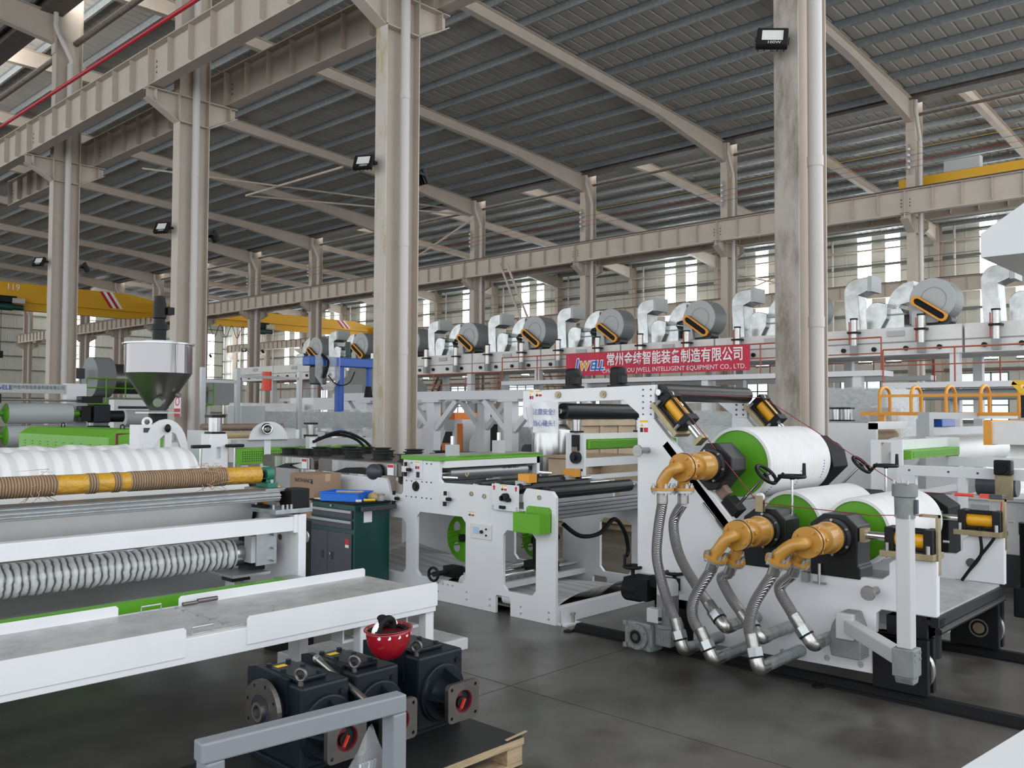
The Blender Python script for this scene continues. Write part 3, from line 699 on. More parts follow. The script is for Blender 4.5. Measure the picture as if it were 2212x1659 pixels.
def bolt_ring(parent, x, y, z, R, n, r=0.009, a0=0.3, m='zinc', h=0.014):
    p0 = None
    for k in range(n):
        a = a0 + 2*PI*k/n
        if p0 is None:
            p0 = MB().cyl((0, 0, 0), (-h, 0, 0), r, 8).build('bolt', m, parent); off = WORLD[parent.name] if parent.name in WORLD else Vector()
            p0.location = Vector((x, y+R*math.cos(a), z+R*math.sin(a))) - off; 
            me = p0.data
            for v in me.vertices: v.co += off
        else: clone(p0, parent, Vector((x, y+R*math.cos(a), z+R*math.sin(a))) - off)
def housing(label, y, z, poly, tilt=0.0, xs=(5.10, 5.33), base=None):
    t = thing('bearing_housing', label, 'bearing housing', (xs[0], y, z))
    c, s_ = math.cos(tilt), math.sin(tilt)
    pl = [(y + u*c - v*s_, z + u*s_ + v*c) for u, v in poly]
    MB().prism(pl, 0, xs[0]+0.04, xs[1]).build('block', 'blacksatin', t, bev=0.006)
    MB().lathe((xs[0]+0.04, y, z), (-1, 0, 0), [(0, 0.112), (0.03, 0.110), (0.035, 0.092), (0.06, 0.090), (0.065, 0.080), (0.11, 0.078)], 36).build('bearing_cover', 'blacksatin', t, smooth=40)
    bolt_ring(t, xs[0]+0.01, y, z, 0.101, 6, 0.008, 0.5 + tilt)
    bolt_ring(t, xs[0]-0.03, y, z, 0.072, 6, 0.006, 0.2 + tilt)
    return t
octo = [(-0.125, -0.10), (-0.085, -0.145), (0.13, -0.145), (0.13, 0.075), (0.07, 0.135), (-0.07, 0.135), (-0.125, 0.075)]
housing('black bearing housing tilted on the slanted slide of the upper roll', 3.03, 1.268, octo, math.radians(42))
flat = [(-0.15, -0.235), (0.15, -0.235), (0.15, -0.17), (0.135, -0.155), (0.135, 0.07), (0.07, 0.13), (-0.07, 0.13), (-0.15, 0.07)]
housing('black bearing housing of the lower left roll with brass pulley', 2.655, 0.885, [(-u, v) for u, v in flat])
housing('black bearing housing of the lower right roll', 2.215, 0.885, [(-u, v) for u, v in flat])
for y, z, lab, tl in ((3.03, 1.268, 'upper', 0.73), (2.655, 0.885, 'lower left', 0), (2.215, 0.885, 'lower right', 0)):
    t = thing('bearing_housing', 'far side black bearing housing of the %s roll' % lab, 'bearing housing', (6.52, y, z))
    c, s_ = math.cos(tl), math.sin(tl); pl = [(y + u*c - v*s_, z + u*s_ + v*c) for u, v in flat]
    pl = [(y + 1.35*(u-y), z + 1.2*(v-z)) for u, v in pl]; MB().prism(pl, 0, 6.53, 6.80).build('block', 'rubber', t, bev=0.006)
    MB().cyl((6.80, y, z), (6.95, y, z), 0.13, 24).build('drive_cover', 'black', t, smooth=40)

# orange rotary joints with flanged elbows, hoses and pipes ----------------------
def joint(label, y, z, d, f1, f2):
    """d: unit direction of the outlets; f1, f2: outlet flange centres"""
    t = thing('rotary_joint', label, 'rotary joint', (4.72, y, z))
    MB().lathe((5.06, y, z), (-1, 0, 0), [(0, 0.092), (0.02, 0.094), (0.022, 0.088), (0.13, 0.086), (0.135, 0.068), (0.19, 0.066), (0.225, 0.072), (0.24, 0.088), (0.268, 0.088)], 36).build('body', 'orange', t, smooth=35)
    MB().cyl((4.792, y, z), (4.788, y, z), 0.091, 36).build('gasket', 'black', t)
    MB().cyl((4.788, y, z), (4.762, y, z), 0.088, 36).build('end_cover', 'orange', t, smooth=35)
    bolt_ring(t, 4.762, y, z, 0.070, 4, 0.011, 0.6, 'orange', 0.012)
    bolt_ring(t, 4.86, y, z, 0.078, 6, 0.010, 0.9, 'orange', 0.016)
    for k, (fc, xs) in enumerate(((f1, 4.77), (f2, 4.85))):
        fc = Vector(fc); dv = Vector(d).normalized(); st = Vector((xs, y, z)) if k == 0 else Vector((fc.x, y, z))
        if k == 0: pp = smooth_path([st, st + Vector((-0.06, 0, 0)), Vector((fc.x+0.01, y, z)) + dv*0.03 + (fc - Vector((fc.x, y, z)) - dv*(fc - Vector((fc.x, y, z))).dot(dv))*0.5, fc - dv*0.045, fc], 6)
        else: pp = smooth_path([st + dv*0.03, fc - dv*0.04, fc], 5)
        e = MB().tube(pp, 0.036, 18).build('outlet_elbow', 'orange', t, smooth=50)
        fl_ = MB().cyl(fc - dv*0.014, fc + dv*0.004, 0.072, 28).build('outlet_flange', 'orange', t, smooth=35)
        MB().cyl(fc + dv*0.004, fc + dv*0.018, 0.068, 28).build('counter_flange', 'zinc', t, smooth=35)
        up = Vector((1, 0, 0)); a1 = up - dv*up.dot(dv); a1.normalize(); a2 = dv.cross(a1)
        for q in range(4):
            an = 0.6 + q*PI/2; c = fc + (a1*math.cos(an) + a2*math.sin(an))*0.057
            MB().cyl(c - dv*0.040, c + dv*0.030, 0.008, 8).cyl(c - dv*0.027, c - dv*0.014, 0.014, 6).build('stud', 'zinc', fl_)
    return t
dn = (0, 0, -1); dt = (0.05, 0.36, -0.9)
J1 = [(4.68, 3.11, 1.132), (4.83, 3.055, 1.126)]; J2 = [(4.68, 2.74, 0.754), (4.83, 2.705, 0.722)]; J3 = [(4.68, 2.344, 0.781), (4.83, 2.30, 0.766)]
joint('orange rotary joint of the upper roll with two outlets', 3.03, 1.270, dn, *J1)
joint('orange rotary joint of the lower left roll', 2.65, 0.885, dt, *J2)
joint('orange rotary joint of the lower right roll', 2.215, 0.888, dt, *J3)
def hose(label, st, d, mid, pipe_y, pipe_z, xe):
    """braided hose from an outlet flange to a steel elbow and the pipe through the side plate"""
    st = Vector(st); d = Vector(d).normalized(); end = Vector((xe, pipe_y, pipe_z))
    t = thing('braided_hose', label, 'hose', (xe, pipe_y, pipe_z), group='braided steel hoses')
    a = st + d*0.02; b = st + d*0.085
    tip = (Vector(mid[-1]) - end).normalized(); nut = end + tip*0.085
    MB().cyl(a, b, 0.035, 16).build('ferrule', 'brushed', t, smooth=40)
    pts = smooth_path([b] + [Vector(p) for p in mid] + [end + tip*0.17], 8)
    MB().tube(pts, 0.0325, 16).build('braid', 'braid', t, smooth=60)
    MB().cyl(end + tip*0.19, end + tip*0.115, 0.036, 16).build('ferrule', 'brushed', t, smooth=40)
    MB().cyl(end + tip*0.115, end + tip*0.065, 0.046, 6).build('union_nut', 'zinc', t)
    MB().cyl(end + tip*0.066, end + tip*0.055, 0.044, 16).build('seal', 'black', t)
    e = MB().tube(smooth_path([end + tip*0.06, end + tip*0.02, end + Vector((0.02, 0, 0)), end + Vector((0.08, 0, 0))], 5), 0.040, 16).build('elbow', 'steel', t, smooth=60)
    MB().cyl(end + Vector((0.07, 0, 0)), (5.149, pipe_y, pipe_z), 0.035, 20).build('pipe', 'galv', t, smooth=40)
hose('braided hose hanging from the front outlet of the upper joint', J1[0], dn, [(4.70, 3.155, 0.868), (4.72, 3.175, 0.685), (4.75, 3.125, 0.448), (4.72, 3.04, 0.33)], 2.98, 0.165, 4.711)
hose('braided hose hanging from the rear outlet of the upper joint', J1[1], dn, [(4.845, 3.135, 0.909), (4.86, 3.10, 0.704), (4.84, 2.96, 0.53)], 2.72, 0.335, 4.76)
hose('braided hose from the front outlet of the lower left joint', J2[0], dt, [(4.67, 2.875, 0.50), (4.66, 2.88, 0.38), (4.64, 2.80, 0.29)], 2.735, 0.166, 4.642)
hose('braided hose from the rear outlet of the lower left joint', J2[1], dt, [(4.832, 2.785, 0.605), (4.84, 2.72, 0.49)], 2.50, 0.31, 4.77)
hose('braided hose from the front outlet of the lower right joint', J3[0], dt, [(4.67, 2.48, 0.53), (4.64, 2.50, 0.40)], 2.43, 0.18, 4.612)
hose('braided hose from the rear outlet of the lower right joint', J3[1], dt, [(4.832, 2.41, 0.60), (4.85, 2.36, 0.49)], 2.22, 0.305, 4.85)

# hydraulic cylinders ------------------------------------------------------------------
def hydraulic(label, x, base, d, up, L=0.16, plate=True):
    """base: (y,z) of the far end of the cylinder, d/up unit vectors in the y-z plane"""
    t = thing('hydraulic_cylinder', label, 'cylinder', (x, base[0], base[1]))
    R = Matrix(((1, 0, 0, x), (0, d[0], up[0], base[0]), (0, d[1], up[1], base[1]), (0, 0, 0, 1)))
    B = lambda lo, hi: MB().box(lo, hi)
    B((-0.065, 0, -0.065), (0.065, 0.05, 0.065)).build('rear_cap', 'black', t, bev=0.004, T=R)
    B((-0.065, 0.05+L, -0.065), (0.065, 0.10+L, 0.065)).build('front_cap', 'black', t, bev=0.004, T=R)
    MB().cyl((0, 0.05, 0), (0, 0.05+L, 0), 0.05, 28).build('barrel', 'yellow', t, smooth=40, T=R)
    for sx in (-1, 1):
        for sz in (-1, 1): MB().cyl((sx*0.05, 0.05, sz*0.05), (sx*0.05, 0.05+L, sz*0.05), 0.010, 8).build('tie_rod', 'black', t, T=R)
    MB().cyl((0, 0.10+L, 0), (0, 0.24+L, 0), 0.024, 18).build('piston_rod', 'chrome', t, smooth=40, T=R)
    B((-0.04, 0.22+L, -0.04), (0.04, 0.25+L, 0.04)).build('rod_block', 'brass', t, T=R)
    if plate: B((-0.09, -0.01, -0.10), (0.09, 0.12+L, -0.065)).build('mounting_plate', 'brass', t, bev=0.003, T=R)
    for sx in (-1, 1):
        for yy in (0.02, 0.08+L): MB().cyl((sx*0.078, yy, -0.066), (sx*0.078, yy, -0.02), 0.011, 8).build('mounting_bolt', 'zinc', t, T=R)
    return t
q = math.sqrt(0.5)
DD, UU = (-0.68, -0.733), (-0.733, 0.68)
hydraulic('yellow hydraulic cylinder slanting down on the near side plate', 5.20, (3.42, 1.72), DD, UU, 0.16)
hydraulic('yellow hydraulic cylinder slanting down on the far side plate', 6.50, (3.42, 1.72), DD, UU, 0.16)
hydraulic('yellow hydraulic cylinder lying flat behind the grey arm', 5.20, (1.665, 0.905), (1, 0), (0, 1), 0.16)
hydraulic('yellow hydraulic cylinder lying flat on the far side plate', 6.50, (1.665, 0.905), (1, 0), (0, 1), 0.16)
for k, x in enumerate((5.20, 6.50)):
    t = thing('wire_bracket', 'bronze bracket upright behind the %s flat cylinder' % ('near' if k == 0 else 'far'), 'bracket', (x, 1.65, 0.75))
    MB().bar((x, 1.655, 0.72), (x, 1.655, 1.05), 0.045, 0.014).box((x-0.022, 1.648, 1.036), (x+0.022, 1.75, 1.05)).build('strap', 'brass', t)
    MB().cyl((x, 1.63, 0.91), (x, 1.60, 0.91), 0.007, 8).build('grease_nipple', 'zinc', t)
t = thing('pull_switch', 'dark pull cord switch with red end on the far bracket', 'switch', (6.5, 1.7, 1.06))
MB().box((6.47, 1.66, 1.05), (6.53, 1.74, 1.08)).build('body', 'slate', t, bev=0.004); MB().box((6.475, 1.74, 1.052), (6.525, 1.80, 1.078)).build('neck', 'redplastic', t); MB().cyl((6.5, 1.84, 1.065), (6.5, 1.96, 1.065), 0.011, 10).build('grip', 'redplastic', t)
for k, (dy) in enumerate((0.0, 0.10)):
    tag(MB().tube(smooth_path([(6.43, 1.70+dy*0.9, 0.87), (6.42, 1.70+dy*0.8, 0.80), (6.42, 1.78, 0.68), (6.42, 1.86, 0.56), (6.43, 1.9, 0.50)], 5), 0.010, 8).build('hydraulic_hose', 'rubber'), '%s black hose hanging below the far flat cylinder' % ('right' if k == 0 else 'left'), 'hose', 'black cylinder hoses')

# emergency pull cord over its pulleys
cord = thing('pull_cord', 'thin dark red pull cord strung over the three rolls', 'cord', (5.05, 2.6, 1.05))
eye = (5.17, 3.36, 1.742)
MB().tube([eye, (5.09, 2.67, 1.045)], 0.0028, 6).tube([(5.09, 2.655, 1.055), (4.98, 1.95, 1.045), (5.19, 1.72, 1.045)], 0.0028, 6).build('near_cord', 'wirered', cord)
MB().tube([eye, (6.48, 3.36, 1.735)], 0.0028, 6).tube([(6.48, 3.36, 1.735), (6.47, 2.25, 1.07), (6.5, 1.98, 1.065)], 0.0028, 6).build('far_cord', 'wirered', cord)
for k, x in enumerate((5.17, 6.48)): tag(MB().torus((x, 3.37, 1.735), (1, 0.2, 0), 0.022, 0.006).cyl((x, 3.40, 1.70), (x, 3.375, 1.715), 0.008, 8).build('eye_bolt', 'steel'), '%s steel eye guiding the red cord' % ('near' if k == 0 else 'far'), 'eye bolt')
t = thing('cord_pulley', 'small brass pulley bracket carrying the red cord', 'pulley', (5.09, 2.665, 1.0))
MB().box((5.075, 2.64, 1.0), (5.079, 2.69, 1.10)).box((5.105, 2.64, 1.0), (5.109, 2.69, 1.10)).build('fork', 'brass', t); MB().cyl((5.08, 2.665, 1.09), (5.104, 2.665, 1.09), 0.026, 18).build('wheel', 'whitepanel', t)

# hand wheels ---------------------------------------------------------------------------
def handwheel(label, base, axis, L, R=0.076, knob=True):
    t = thing('hand_wheel', label, 'hand wheel', base, group='calender hand wheels'); a = Vector(axis).normalized(); b = Vector(base); c = b + a*L
    MB().cyl(b, c, 0.008, 10).cyl(b, b + a*0.06, 0.011, 10).build('spindle', 'chrome', t, smooth=40)
    MB().torus(c, a, R, 0.012, 32, 10).build('rim', 'black', t, smooth=60)
    x = Vector((0, 1, 0)); x = (x - a*x.dot(a)).normalized(); y = a.cross(x); m = MB().cyl(c - a*0.02, c + a*0.008, 0.016, 14)
    for k in range(3):
        an = 0.4 + 2*PI*k/3; m.bar(c, c + (x*math.cos(an) + y*math.sin(an))*R, 0.016, 0.008)
    m.build('hub_and_spokes', 'black', t)
    if knob: p = c - y*R*0.2 - x*R*0.95; MB().cyl(p, p + a*0.085, 0.013, 12, 0.010).build('grip', 'black', t, smooth=40)
    return t
handwheel('black hand wheel standing upright over the lower left roll end', (5.28, 2.545, 0.93), (0, 0, 1), 0.285)
handwheel('black hand wheel tilted over the upper roll end', (5.28, 2.90, 1.03), (-0.03, -0.68, 0.70), 0.265)
handwheel('far black hand wheel standing upright behind the rolls', (6.5, 2.42, 1.0), (0, 0, 1), 0.24)
handwheel('far black hand wheel tilted behind the upper roll', (6.5, 2.78, 1.05), (0.0, -0.68, 0.70), 0.265)
t = thing('adjuster_block', 'black adjuster block with brown wrapped stub under the tilted hand wheel', 'adjuster', (5.25, 2.95, 0.95))
R = Matrix.Translation((5.22, 2.93, 1.0)) @ Matrix.Rotation(math.radians(47), 4, 'X')
MB().box((-0.05, -0.06, -0.05), (0.06, 0.06, 0.045)).build('block', 'black', t, bev=0.004, T=R); MB().box((-0.03, 0.07, -0.02), (0.03, 0.15, 0.06)).build('wrapped_stub', 'brownroll', t, bev=0.01, T=R)

# grey articulated control arm
t = thing('control_arm', 'light grey articulated arm with upright post in front of the calender', 'arm', (5.12, 2.1, 0.36))
MB().prism([(2.02, 0.22), (2.19, 0.22), (2.205, 0.31), (2.185, 0.40), (2.14, 0.475), (2.06, 0.475), (2.03, 0.40), (2.02, 0.31)], 0, 5.02, 5.149).build('wall_bracket', 'castgrey', t, bev=0.006)
MB().prism([(2.05, 0.33), (2.15, 0.33), (2.15, 0.475), (2.05, 0.475)], 0, 4.99, 5.03).build('socket', 'armgrey', t, bev=0.006)
MB().bar((5.02, 2.08, 0.405), (4.52, 1.60, 0.405), 0.072, 0.072).build('lower_beam', 'armgrey', t, bev=0.006)
MB().box((4.455, 1.535, 0.335), (4.56, 1.64, 0.47)).prism([(4.455, 0.335), (4.56, 0.335), (4.54, 0.30), (4.475, 0.30)], 1, 1.545, 1.63).build('joint_box', 'castgrey', t, bev=0.005)
for dz in (0.42, 0.45):
    for dx in (4.475, 4.54): MB().cyl((dx, 1.534, dz), (dx, 1.530, dz), 0.006, 8).build('screw', 'zinc', t)
MB().box((4.472, 1.552, 0.47), (4.543, 1.623, 1.12)).build('post', 'armgrey', t, bev=0.006)
MB().lathe((4.508, 1.588, 1.10), (0, 0, 1), [(0, 0.048), (0.10, 0.050), (0.105, 0.06), (0.16, 0.06), (0.165, 0.05)], 12).build('rotary_head', 'castgrey', t, smooth=35)
MB().box((4.495, 1.527, 1.12), (4.52, 1.54, 1.19)).build('head_slot', 'slate', t)
for k in range(4): a = 0.6 + k*PI/2; MB().cyl((4.508+0.05*math.cos(a), 1.588+0.05*math.sin(a), 1.265), (4.508+0.05*math.cos(a), 1.588+0.05*math.sin(a), 1.285), 0.006, 8).build('stud', 'zinc', t)

# wheel blocks, rails on the floor
for k, (x, lab) in enumerate(((5.12, 'near'), (6.48, 'far'))):
    t = thing('floor_rail', 'black %s running rail bolted to the floor under the calender' % lab, 'rail', (x+0.06, 2.2, 0))
    MB().box((x, -1.5, 0), (x+0.15, 4.19, 0.016)).prism([(x+0.02, 0.016), (x+0.13, 0.016), (x+0.10, 0.05), (x+0.05, 0.05)], 1, -1.5, 4.19).build('rail', 'rubber', t)
    for y in (4.2, 2.3, 0.6): MB().prism([(x-0.05, y-0.03), (x, y-0.03), (x, y+0.03), (x-0.05, y+0.03), (x-0.065, y)], 2, 0, 0.012).build('lug', 'rubber', t)
    for j, y in enumerate((1.70, 3.18)):
        w = thing('wheel_block', 'black wheel block with bright wheel under the %s side plate, %s one' % (lab, ('right', 'left')[j]), 'wheel block', (x+0.06, y+0.15, 0.05))
        xx = x + 0.02
        MB().box((xx, y, 0.06), (xx+0.045, y+0.30, 0.36)).box((xx+0.095, y, 0.06), (xx+0.14, y+0.30, 0.36)).box((xx, y+0.05, 0.30), (xx+0.14, y+0.30, 0.36)).build('fork', 'rubber', w, bev=0.004)
        MB().cyl((xx+0.05, y+0.12, 0.185), (xx+0.09, y+0.12, 0.185), 0.135, 30).build('wheel', 'steel', w, smooth=40)
        MB().ring((xx-0.004, y+0.12, 0.185), (xx, y+0.12, 0.185), 0.06, 0.05, 28).build('bearing_ring', 'steel', w, smooth=40)
        MB().cyl((xx-0.006, y+0.12, 0.185), (xx, y+0.12, 0.185), 0.036, 24).build('axle', 'brass', w, smooth=40)
MB().cyl((6.55, 1.80, 0.37), (6.55, 1.80, 0.46), 0.03, 12).build('screw_foot', 'steel', CAL)
t = thing('drive_gearbox', 'black gearbox with flat wheel under the near right corner of the calender', 'gearbox', (5.3, 1.85, 0.3))
MB().box((5.22, 1.72, 0.30), (5.34, 1.95, 0.46)).build('box', 'black', t, bev=0.006); MB().cyl((5.27, 1.72, 0.44), (5.27, 1.72, 0.47), 0.075, 24).build('wheel', 'black', t); MB().cyl((5.4, 1.78, 0.22), (5.4, 1.78, 0.40), 0.07, 20).build('motor', 'black', t, smooth=40)
t = thing('braided_strap', 'steel diamond plate bracket behind the wheel block', 'bracket', (5.26, 1.93, 0.3)); MB().box((5.25, 1.93, 0.16), (5.27, 1.99, 0.36)).build('plate', 'checker', t)
# small screw clamp under the lower right joint
t = thing('toggle_screw', 'steel toggle screw on the side plate under the lower right joint', 'screw', (5.1, 2.3, 0.62)); MB().cyl((5.12, 2.30, 0.60), (5.12, 2.30, 0.72), 0.010, 10).bar((5.12, 2.26, 0.605), (5.12, 2.34, 0.605), 0.012, 0.012).build('screw', 'steel', t); MB().box((5.11, 2.37, 0.60), (5.149, 2.41, 0.66)).build('nut', 'steel', t)

# worm gear motor at the left foot of the calender -------------------------------------------
t = thing('worm_gear_motor', 'light grey worm gear motor standing by the left foot of the calender', 'gear motor', (4.95, 3.40, 0))
x0 = 4.86
MB().box((x0, 3.31, 0.055), (x0+0.13, 3.53, 0.235)).build('gear_case', 'castgrey', t, bev=0.012)
for y in (3.315, 3.505):
    for z in (0.06, 0.205): MB().box((x0-0.012, y, z), (x0+0.01, y+0.03, z+0.03)).build('case_lug', 'castgrey', t, bev=0.003)
MB().cyl((x0-0.022, 3.42, 0.145), (x0, 3.42, 0.145), 0.083, 28).build('side_cover', 'castgrey', t, smooth=35)
MB().ring((x0-0.03, 3.42, 0.145), (x0-0.02, 3.42, 0.145), 0.052, 0.043, 28).build('seal_ring', 'chrome', t, smooth=40)
MB().cyl((x0-0.028, 3.42, 0.145), (x0-0.02, 3.42, 0.145), 0.043, 28).build('shaft_seal', 'black', t); MB().cyl((x0-0.032, 3.42, 0.145), (x0-0.02, 3.42, 0.145), 0.022, 20).build('shaft', 'darksteel', t, smooth=40)
for k in range(8):
    a = 0.3 + k*PI/4; MB().cyl((x0-0.03, 3.42+0.07*math.cos(a), 0.145+0.07*math.sin(a)), (x0-0.02, 3.42+0.07*math.cos(a), 0.145+0.07*math.sin(a)), 0.007, 8).build('cover_bolt', 'zinc', t)
MB().box((x0+0.03, 3.19, 0.10), (x0+0.15, 3.31, 0.22)).build('second_case', 'castgrey', t, bev=0.01)
for k in range(5): MB().box((x0+0.028, 3.20+0.022*k, 0.115), (x0+0.035, 3.206+0.022*k, 0.205)).build('case_rib', 'castgrey', t)
MB().cyl((x0+0.09, 3.25, 0.22), (x0+0.09, 3.25, 0.245), 0.085, 24).build('motor_flange', 'castgrey', t, smooth=40)
MB().cyl((x0+0.09, 3.25, 0.245), (x0+0.09, 3.25, 0.44), 0.064, 24).build('motor_body', 'castgrey', t, smooth=40)
for k in range(24):
    a = 2*PI*k/24; u = Vector((math.cos(a), math.sin(a), 0)); c = Vector((x0+0.09, 3.25, 0.30)) + u*0.064
    if k % 1 == 0: MB().bar(c, c + Vector((0, 0, 0.13)), 0.004, 0.014, 0).build('motor_fin', 'castgrey', t)
MB().lathe((x0+0.09, 3.25, 0.43), (0, 0, 1), [(0, 0.07), (0.07, 0.07), (0.095, 0.055), (0.10, 0.0)], 24).build('fan_cowl', 'armgrey', t, smooth=40)
MB().box((x0-0.02, 3.25, 0.255), (x0+0.04, 3.34, 0.345)).build('terminal_box', 'armgrey', t, bev=0.005); MB().cyl((x0-0.01, 3.25, 0.285), (x0-0.01, 3.235, 0.285), 0.012, 10).build('cable_gland', 'black', t)
t = thing('hand_wheel_gearbox', 'black gearbox with horizontal hand wheel left of the calender foot', 'gearbox', (5.25, 3.62, 0.33))
MB().cyl((5.16, 3.60, 0.38), (5.16, 3.72, 0.38), 0.085, 24).box((5.08, 3.50, 0.32), (5.26, 3.70, 0.47)).build('case', 'rubber', t, bev=0.006)
MB().bar((5.16, 3.5, 0.46), (5.16, 3.28, 0.46), 0.10, 0.08).build('coupling', 'rubber', t)
for y in (3.66, 3.32): MB().torus((5.14, y, 0.535), (0, 0, 1), 0.062, 0.012).cyl((5.14, y, 0.47), (5.14, y, 0.535), 0.014, 10).bar((5.085, y, 0.533), (5.195, y, 0.533), 0.016, 0.008).build('wheel', 'black', t, smooth=50)
MB().cyl((5.12, 3.715, 0.54), (5.12, 3.715, 0.615), 0.011, 10).build('grip', 'black', t)

# gantry over the web path with two motors and black rolls --------------------------------------
gan = thing('web_gantry', 'white gantry bridging from the calender over the web path', 'gantry', (5.2, 4.0, 1.57))
beam = [(3.497, 1.575), (3.497, 1.805), (3.60, 1.803), (4.737, 1.778), (4.737, 1.575), (4.70, 1.55), (4.62, 1.55), (4.535, 1.685), (3.765, 1.70), (3.63, 1.60), (3.63, 1.575)]
for x in (5.17, 6.47): MB().prism(beam, 0, x, x+0.04).build('side_beam', 'white', gan, bev=0.003)
MB().box((5.165, 3.50, 1.575), (5.172, 3.615, 1.80)).build('splice_plate', 'white', gan)
for k in range(5):
    for y in (3.525, 3.59): MB().cyl((5.165, y, 1.60+0.043*k), (5.16, y, 1.60+0.043*k), 0.006, 8).build('splice_bolt', 'slate', gan)
for y in (4.37, 3.94): MB().cyl((5.17, y, 1.745), (5.155, y, 1.745), 0.026, 20).cyl((5.155, y, 1.745), (5.15, y, 1.745), 0.012, 12).build('bearing_cap', 'brass', gan, smooth=40)
warning(gan, FX(5.1695, 4.645, 1.745), 0.045, 0.075); warning(gan, FX(5.1695, 4.57, 1.755), 0.07, 0.05)
for k in range(5):
    for y in (3.53, 3.59): MB().cyl((6.47, y, 1.60+0.04*k), (6.465, y, 1.60+0.04*k), 0.008, 8).build('splice_bolt', 'slate', gan)
for k, y in enumerate((4.37, 3.94)):
    t = thing('gantry_motor', 'black vertical motor on the gantry, %s one' % ('left' if k == 0 else 'right'), 'motor', (5.35, y, 1.79), group='gantry motors')
    MB().cyl((5.35, y, 1.79), (5.35, y, 1.815), 0.085, 24).build('flange', 'black', t, smooth=40); MB().cyl((5.35, y, 1.815), (5.35, y, 1.915), 0.06, 20).build('body', 'black', t, smooth=40)
    MB().lathe((5.35, y, 1.905), (0, 0, 1), [(0, 0.062), (0.03, 0.062), (0.045, 0.05), (0.048, 0.0)], 20).build('fan_cowl', 'black', t, smooth=40)
    MB().box((5.27, y-0.09, 1.83), (5.33, y-0.05, 1.88)).build('terminal_box', 'black', t)
    for j in range(12): a = 2*PI*j/12; MB().cyl((5.35+0.06*math.cos(a), y+0.06*math.sin(a), 1.825), (5.35+0.06*math.cos(a), y+0.06*math.sin(a), 1.90), 0.006, 4).build('fin', 'black', t)
for k, (y, z, lab) in enumerate(((4.36, 1.62, 'black guide roll hanging under the gantry behind the paper sign'), (3.47, 1.752, 'black guide roll on top at the right end of the gantry'))):
    t = thing('guide_roll', lab, 'roll', (5.2, y, z)); MB().cyl((5.21, y, z), (6.40, y, z), 0.062, 28).build('body', 'blacksatin', t, smooth=40); MB().cyl((6.40, y, z), (6.47, y, z), 0.022, 14).cyl((5.17, y, z), (5.22, y, z), 0.022, 14).build('journal', 'steel', t, smooth=40)
    if k == 0: MB().ring((6.2, y, z), (6.45, y, z), 0.066, 0.064, 20).build('plastic_sleeve', 'film', t, smooth=40)
sg = thing('paper_sign', 'paper warning sign in plastic film hung from the gantry', 'sign', (5.16, 4.45, 1.6))
MB().grid(lambda u, v: (5.15 + 0.006*math.sin(7*u+3*v) + 0.01*(1-v), 4.61 - 0.255*u + 0.012*(1-v), 1.455 + 0.235*v), 8, 8).build('sheet', 'paper', sg, thick=0.001)
MB().grid(lambda u, v: (5.142 + 0.010*math.sin(9*u+4*v) + 0.01*(1-v), 4.64 - 0.30*u, 1.445 + 0.26*v), 14, 12).build('plastic_film', 'bag', sg)
text('注意安全！', 0.052, FX(5.137, 4.475, 1.612), 'inkblue', sg); text('当心碰头！', 0.052, FX(5.140, 4.478, 1.525), 'inkblue', sg)
tag(MB().grid(lambda u, v: (5.16 + 0.02*math.sin(8*u), 4.735 - 0.10*u - 0.07*u*v, 1.70 - 0.05*math.sin(PI*u) - 0.17*v*math.sin(PI*(0.15+0.7*u))), 10, 10).build('plastic_wrap', 'film'), 'crumpled clear plastic film hanging at the left end of the gantry', 'film')
# ================================================================== white coating frame in the middle
def plate_holes(outline, holes, axis, a, b):
    m = MB(); bm = m.bm; mk = lambda u, v: ((a, u, v), (u, a, v), (u, v, a))[axis]; es = []
    for loop in [outline] + holes:
        vs = [bm.verts.new(mk(u, v)) for u, v in loop]; es += [bm.edges.new((vs[i], vs[(i+1) % len(vs)])) for i in range(len(vs))]
    bmesh.ops.triangle_fill(bm, edges=es, use_beauty=True)
    g = bmesh.ops.extrude_face_region(bm, geom=bm.faces[:]); d = [0, 0, 0]; d[axis] = b - a
    bmesh.ops.translate(bm, verts=[v for v in g['geom'] if isinstance(v, bmesh.types.BMVert)], vec=d)
    return m
FR = thing('coating_frame', 'white coating machine frame with cut corner openings in its plates', 'machine frame', (5.2, 5.4, 0))
outl = [(4.384, 0), (4.384, 0.965), (4.42, 1.008), (4.687, 1.017), (4.716, 0.975), (4.716, 0.85), (4.79, 0.85), (4.79, 1.015), (5.66, 1.005), (5.692, 1.035), (5.692, 1.20), (6.178, 1.20), (6.183, 0.897), (6.208, 0.871), (6.366, 0.878), (6.394, 0.968), (6.43, 1.004), (7.7, 1.01), (7.7, 0), (5.018, 0), (5.018, 0.13), (5.0, 0.145), (4.87, 0.145), (4.855, 0.13), (4.855, 0)]
def octw(y0, y1, z0, z1, c=0.05): return [(y0, z0+c), (y0+c, z0), (y1-c, z0), (y1, z0+c), (y1, z1-c), (y1-c, z1), (y0+c, z1), (y0, z1-c)]
wins = [octw(4.586, 4.935, 0.19, 0.672, 0.042), octw(5.37, 5.99, 0.18, 0.735, 0.045), octw(6.135, 6.75, 0.175, 0.66, 0.045)]
plate_holes(outl, wins, 0, 5.16, 5.19).build('side_plate', 'white', FR, bev=0.003)
plate_holes(outl, wins, 0, 6.42, 6.45).build('side_plate', 'white', FR)
MB().box((5.19, 4.395, 0.0), (6.42, 4.455, 0.125)).build('floor_beam', 'white', FR, bev=0.003)
MB().box((5.19, 4.46, 0.06), (6.42, 7.6, 0.075)).build('deck_plate', 'deckdark', FR)
